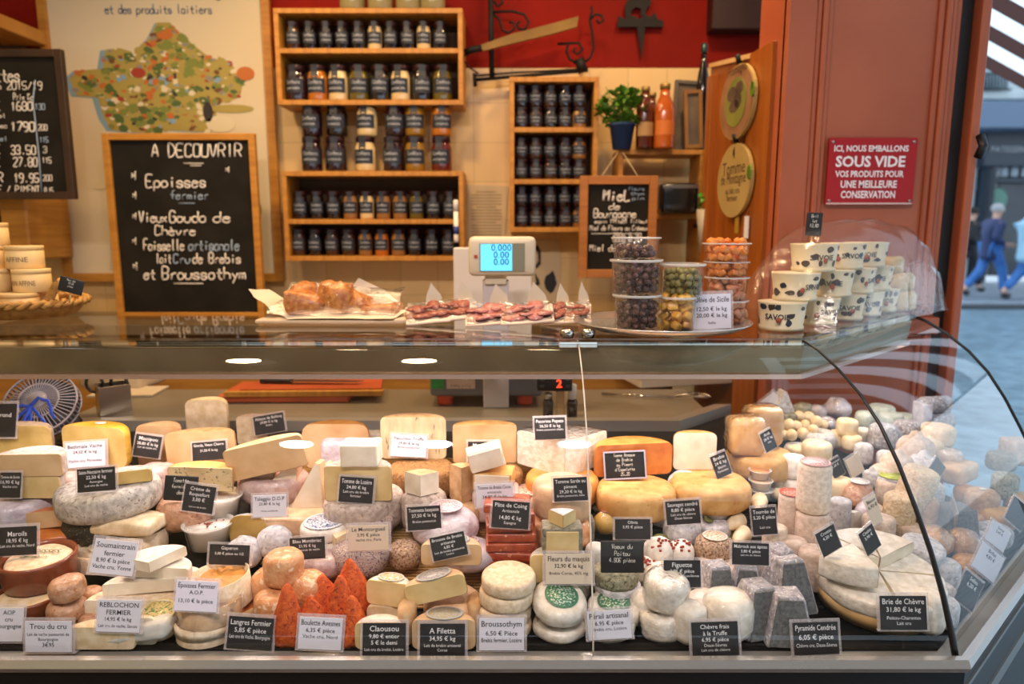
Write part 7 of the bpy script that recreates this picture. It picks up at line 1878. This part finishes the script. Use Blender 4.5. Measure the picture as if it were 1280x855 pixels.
# ================================================================ price tags
from mathutils.bvhtree import BVHTree
bpy.context.view_layer.update()
tv = []; tf = []
def all_kids(o):
    yield o
    for c in o.children: yield from all_kids(c)
for o in [o for o in bpy.data.objects if o.parent is None and o.get('category') in ('cheese', 'basket', 'tub', 'parcel', 'leaf')]:
    if o.location.z > 1.05: continue
    for c in all_kids(o):
        if c.type != 'MESH': continue
        n = len(tv); M = c.matrix_world
        tv += [M @ v.co for v in c.data.vertices]; tf += [tuple(i + n for i in p.vertices) for p in c.data.polygons]
TREE = BVHTree.FromPolygons(tv, tf)

price(6, 546, 26, 40, 'k', [('', 1), ('rond', 1), ('', 2)], 'black tag cut off by the left edge below the fan', y=1.60)
price(12, 622, 26, 30, 'k', [('Tomme de Savoie', 1.2), ('16,90 € kg', 1), ('Vache cru', .8)], 'black tag at the left edge on the stacked grey-rinded halves', y=1.40)
price(107, 584, 50, 30, 'w', [('Bethmale Vache', 1.2), ('24,50 € le kg', 1), ('', .8), ('Vache cru, Pyrénées', .9)], 'white tag on the yellow half cheese', b=606, roll=-4)
price(182, 571, 32, 26, 'k', [('Massipou', 1.3), ('28,80 € le kg', 1), ('Lait de vache cru', .7)], 'black tag on the tall pale wedge at the back left', y=1.62, roll=8)
price(121, 614, 48, 28, 'k', [('Saint-Nectaire fermier', 1.2), ('22,50 € kg', 1.1), ('Auvergne', .8), ('Lait cru de vache', .8)], 'black tag tilted on the grey mouldy wheel', y=1.44, roll=-5)
price(225, 626, 42, 30, 'h', [('Tomette', 1.2), ('fermière', 1.2), ('des', 1.2)], 'handwritten slate tag before the blue-veined wedge', y=1.47, roll=3)
price(246, 640, 38, 32, 'k', [('Crème de', 1), ('Roquefort', 1), ('3,00 €', 1), ('', .6), ('Lait cru de brebis', .5)], 'black tag leaning over the handwritten slate tag', y=1.43, roll=8)
price(262, 575, 42, 22, 'k', [('Gouda, Vieux Chèvre', 1.2), ('', .4), ('31,50 € le kg', 1)], 'bluish-black tag on the wide beige cut cheese', y=1.58, roll=-5)
price(338, 541, 38, 22, 'k', [('Abbaye de Bellocq', 1.2), ('29,80 € le kg', 1), ('Brebis', .8)], 'black tag slanted on the small yellow piece at the back', y=1.70, roll=-10)
price(337, 646, 42, 26, 'w', [('Taleggio D.O.P', 1.3), ('23,80 € le kg', 1), ('', .8), ('Vache, Lombardie', .6)], 'white tag before the white triangular wedges', y=1.41, roll=-2)
price(417, 572, 36, 26, 'k', [('Pecorino Sarde', 1.2), ('24,80 €', 1), ('', 1)], 'black tag on the orange-yellow rinded half, partly covered', y=1.68, auto=False, roll=-6)
price(510, 571, 44, 26, 'w', [('Pecorino Truffe', 1.2), ('29,80 € le kg', 1), ('Brebis pasteurisé', .8)], 'white tag on the cracked half cheese', y=1.57, roll=3)
price(604, 579, 38, 26, 'k', [('Manchego', 1.3), ('', .4), ('27,90 € kg', 1)], 'black tag on the smooth pale half cheese', y=1.58, auto=False)
price(688, 549, 38, 26, 'k', [('Pecorino Pepato', 1.2), ('26,50 € le kg', 1), ('Brebis pasteurisé d\'Italie', .7)], 'black tag on the white wrapped wedge at the back', y=1.58, roll=-2)
price(444, 628, 42, 30, 'k', [('Tomme de Lozère', 1.3), ('24,80 € kg', 1), ('Lait cru de brebis', .8), ('fermier', .8)], 'black tag on the tall middle stack', y=1.43, roll=4)
price(531, 662, 42, 28, 'k', [('Tommette basquaise', 1.2), ('27,50 € le kg', 1.1), ('', .3), ('Brebis pasteurisé', .8)], 'black tag leaning on the pale drum', y=1.42, roll=-4)
price(619, 634, 46, 28, 'w', [('Tomme de Brebis Corse', 1.1), ('artisanale', .9), ('34,80 € le kg', 1.1)], 'white tag before the beige block', y=1.44, roll=-3)
price(637, 660, 46, 32, 'k', [('Pâte de Coing', 1.2), ('Artisanale', .9), ('', .3), ('14,80 € kg', 1.1), ('Espagne', .8)], 'black tag on the red fruit paste', y=1.335, roll=4)
price(714, 626, 42, 28, 'k', [('Tomme Sarde au', 1.2), ('piment', 1.1), ('29,20 € le kg', 1), ('Brebis pasteurisé, Italie', .7)], 'black tag on the peach-coloured wheel', y=1.42, roll=-3)
price(22, 694, 48, 34, 'k', [('', .4), ('Maroils', 1.3), ('18,95 € kg', 1), ('Lait cru de vache, Nord', .8)], 'black tag before the orange washed wheel at the left', y=1.29, roll=-3)
price(138, 718, 54, 40, 'w', [('Soumaintrain', 1.3), ('fermier', 1.2), ('8,90 € la pièce', 1), ('Vache cru, Yonne', 1)], 'white slanted tag before the flat hooped cheese', y=1.275, roll=6, rx=-22)
price(286, 706, 50, 24, 'k', [('Gaperon', 1.3), ('', .2), ('5,00 € pièce ou 1/2', 1)], 'black tag before the white domed cheese', y=1.325, roll=2)
price(385, 699, 44, 26, 'k', [('Bleu Montbriac', 1.2), ('21,95 € kg', 1), ('Pasteurisé de vache', .8), ('', .4)], 'black tag right of the white powdery ball', y=1.35, roll=-4)
price(461, 688, 50, 30, 'b', [('Le Montorgueil', 1.2), ('3,95 € pièce', 1), ('vache cru, Paris', .9)], 'beige tag on the nut-speckled cheeses', y=1.345, roll=-2)
price(564, 697, 44, 28, 'k', [('Brousse de Brebis', 1.1), ('artisanale', 1), ('6,85 €', 1), ('Lait de brebis pasteurisé', .8), ('Lozère', .7)], 'black tag tilted on the large bagged fresh cheese', y=1.31, roll=-13)
price(711, 730, 58, 36, 'b', [('Fleurs du maquis', 1.3), ('32,90 € le kg', 1), ('', .3), ('Brebis Corse, 45% mg', .8)], 'grey printed tag on the herb-grey stack', y=1.265, roll=0)
price(244, 764, 52, 36, 'w', [('Époisses Fermier', 1.2), ('A.O.P.', 1), ('', .4), ('13,10 € la pièce', 1)], 'white tag before the round wooden hoop boxes', y=1.20, roll=3)
price(147, 790, 54, 38, 'w', [('REBLOCHON', 1.3), ('FERMIER', 1.3), ('14,95 € le kg', 1), ('', .2), ('Lait cru de vache, Savoie', .9)], 'white fermier tag before the pale wedge pile', y=1.165, roll=2)
price(10, 802, 36, 40, 'w', [('AOP', 1), ('cru', 1), ('Bourgogne', 1), ('', .6)], 'white tag cut off by the left edge at the front', y=1.16, foot=True)
price(61, 815, 58, 38, 'w', [('Trou du cru', 1.3), ('', .2), ('Lait de vache pasteurisé de', .8), ('Bourgogne', .8), ('3€95', 1)], 'white tag at the front left below the brown dishes', y=1.155, foot=True, rx=-8)
price(311, 812, 56, 38, 'k', [('Langres Fermier', 1.3), ('5,85 € pièce', 1.1), ('Lait cru de Vache, Bourgogne', .9)], 'black tag at the front before the orange drums', y=1.16, foot=True, roll=4)
price(399, 812, 54, 38, 'w', [('Boulette Avesnes', 1.3), ('6,35 € pièce', 1), ('Vache cru, Nord', .9)], 'white tag at the front before the orange paprika cones', y=1.16, foot=True, roll=3)
price(480, 819, 54, 38, 'k', [('Claousou', 1.5), ('9,80 € entier', 1.1), ('5 € le demi', 1.1), ('', .2), ('Lait cru de brebis, Lozère', .8)], 'black tag at the front before the foil-topped half cheeses', y=1.155, foot=True)
price(553, 824, 56, 38, 'k', [('', .3), ('A Filetta', 1.5), ('34,95 € kg', 1.2), ('', .2), ('Lait de brebis artisanal', .8), ('Corse', .8)], 'black tag at the front before the large tan half cheese', y=1.15, foot=True)
price(627, 825, 56, 38, 'w', [('Broussothym', 1.4), ('', .2), ('6,50 € Pièce', 1.1), ('Brebis fermier, Lozère', 1)], 'white tag at the front before the flat white stack', y=1.15, foot=True)
price(763, 799, 54, 34, 'w', [('Pérail artisanal', 1.4), ('6,95 € pièce', 1.1), ('Brebis cru, Lozère', .9)], 'greyish tag across the glass joint before the wrapped discs', y=1.17, roll=-4)
price(782, 599, 52, 34, 'h', [('Tomme Basque', 1), ('de Brebis', 1), ('au Piment', 1), ("d'Espelette", 1), ('25,20', 1)], 'handwritten slate tag in a lilac frame on the orange half cheese', y=1.50, roll=-3)
price(906, 595, 22, 28, 'k', [('Brebis', 1.2), ('24 € kg', 1), ('Béarn', .9), ('Pyrénées', .8)], 'grey-black slanted tag on the golden wheel', y=1.53, roll=-16, yaw=18)
price(965, 562, 18, 24, 'k', [('Ardi', 1.2), ('28 € kg', 1), ('cru', .9)], 'small slanted black tag before the film-wrapped block', y=1.66, roll=-18, yaw=25)
price(855, 655, 42, 28, 'k', [('Sauvaget cendré', 1.2), ('8,80 € pièce', 1.1), ('Lait cru de chèvre', .8), ('Deux-Sèvres', .8)], 'black tilted tag before the chalky pucks', y=1.40, roll=-4)
price(791, 674, 44, 24, 'k', [('Olivia', 1.2), ('3,95 € pièce', 1.1), ('', .8)], 'black tag before the yellow olive cheeses', y=1.36, roll=0)
price(778, 716, 54, 38, 'h', [('Voeux du', 1.1), ('Poitou', 1.1), ('4.80€ pièce', 1)], 'handwritten black tag beside the glass joint', y=1.24)
price(853, 734, 46, 32, 'k', [('Figuette', 1.3), ('3,95 € pièce', 1), ('Chèvre cru, Deux-Sèvres', .7)], 'black tag under the white lumpy cheeses', y=1.275, roll=0)
price(938, 706, 46, 26, 'k', [('Mabrouk aux épices', 1.2), ('3,80 € pièce', 1), ('Lait cru de chèvre', .7)], 'dark tag below the pale teardrop cheeses', y=1.30, roll=2)
price(957, 668, 30, 32, 'k', [('Tourrée de', 1.1), ('5,20 € pièce', 1), ('', 1), ('Lait cru', .7)], 'dark tag right of the pale teardrop cheeses', y=1.40, roll=-4)
price(895, 820, 58, 40, 'k', [('Chèvre frais', 1.2), ('à la Truffe', 1.2), ('6,95 € pièce', 1.1), ('Deux-Sèvres', .9), ('Lait cru de chèvre', .8)], 'black tag at the front before the film-wrapped fresh cheeses', y=1.155, foot=True, roll=-2)
price(1021, 821, 56, 38, 'k', [('Pyramide Cendrée', 1.3), ('', .2), ('6,05 € pièce', 1.2), ('', .2), ('Chèvre cru, Deux-Sèvres', .9)], 'black tag at the front before the ash-grey pyramids', y=1.15, foot=True, roll=-2)
price(1130, 787, 58, 40, 'k', [('Brie de Chèvre', 1.3), ('31,80 € le kg', 1.1), ('', .3), ('Poitou-Charentes', .8), ('Lait cru', .8)], 'black tag before the large cut white wheel', y=1.165)
price(1041, 690, 30, 30, 'k', [('Crottin', 1), ('4,20 €', 1), ('', 1)], 'first slanted bluish tag beside the tall log stack', y=1.33, roll=-18, yaw=22)
price(1093, 688, 26, 30, 'k', [('Chabis', 1), ('3,90 €', 1), ('', 1)], 'second slanted bluish tag before the knobbly logs', y=1.36, roll=-22, yaw=28)
price(1050, 595, 18, 22, 'k', [('Rocamadour', 1), ('1,20 €', 1)], 'small slanted dark tag right of the big cream puck', y=1.60, roll=-22, yaw=20)
price(1073, 593, 22, 24, 'b', [('', 1), ('', 1)], 'small slanted grey tag beside the small ashy drum', y=1.62, roll=-20, yaw=25)
price(1097, 654, 20, 34, 'b', [('Banon', 1), ('6,90 €', 1), ('', 1)], 'brown tinted slanted tag before the knobbly logs', y=1.44, roll=-14, yaw=28)
price(1177, 592, 20, 20, 'k', [('', 1), ('', 1)], 'small dark tag right of the lilac-grey domed cheese', y=1.60, roll=-40, yaw=30)
price(1196, 652, 40, 24, 'k', [('', 1), ('', 1)], 'long dark card seen edge-on beyond the corner seal', y=1.46, auto=False, roll=48, yaw=62)
price(1204, 756, 36, 38, 'k', [('Selles', 1), ('6,20 €', 1), ('', 1)], 'dark tag nearest the side glass, in front of the golden cheeses', y=1.30, roll=38, yaw=12)
price(1228, 718, 44, 34, 'w', [('Brillat', 1), ('4,80 €', 1), ('', 1)], 'larger pale tag on the side run near the right edge', y=1.38, roll=38, yaw=10)
price(1242, 682, 36, 26, 'w', [('Sainte', 1), ('5,40 €', 1), ('', 1)], 'smaller pale tag on the side run behind the larger one', y=1.46, roll=36, yaw=10)
price(1266, 655, 32, 30, 'k', [('', 1), ('', 1)], 'dark tag cut off by the right edge on the side run', y=1.5, roll=38, yaw=10)
price(968, 524, 44, 26, 'w', [('', 1), ('Chèvre', 1), ('', 1)], 'blank-looking white card propped slantwise at the back behind the film-wrapped blocks', y=1.93, roll=-42, auto=False)
# tags above the case
def stand(px, pyb, wpx, hpx, style, lines, label, y, roll, zsup, **k):
    o = price(px, pyb, wpx, hpx, style, lines, label, y=y, roll=roll, pin=False, auto=False, **k)
    p = o.location; B().tube([(0, .004, .01), (0, .006, zsup - p.z)], .002, 6).build('stick', WOODP, o)
stand(890, 411, 48, 42, 'w', [('Olive de Sicile', 1.3), ('', .3), ('12,50 € le kg', 1), ('20,00 € le kg', 1), ('', .3), ('Italie', .7)], 'white lettered card leaning on the tubs of the steel tray', 1.53, -2, ZG + .012, rx=-6)
stand(1016, 295, 20, 28, 'h', [('Bril', 1), ('lat', 1), ('13,80', 1)], 'small upright slate tag above the printed cheese tubs', 1.70, 2, ZG + 3 * hz_ + .0, rx=0)
stand(87, 366, 30, 18, 'h', [('Mont dor', 1), ('18,50', 1), ('pièce', 1)], 'small slate tag tilted above the wicker basket', 1.60, 15, ZG + .06, rx=-4)
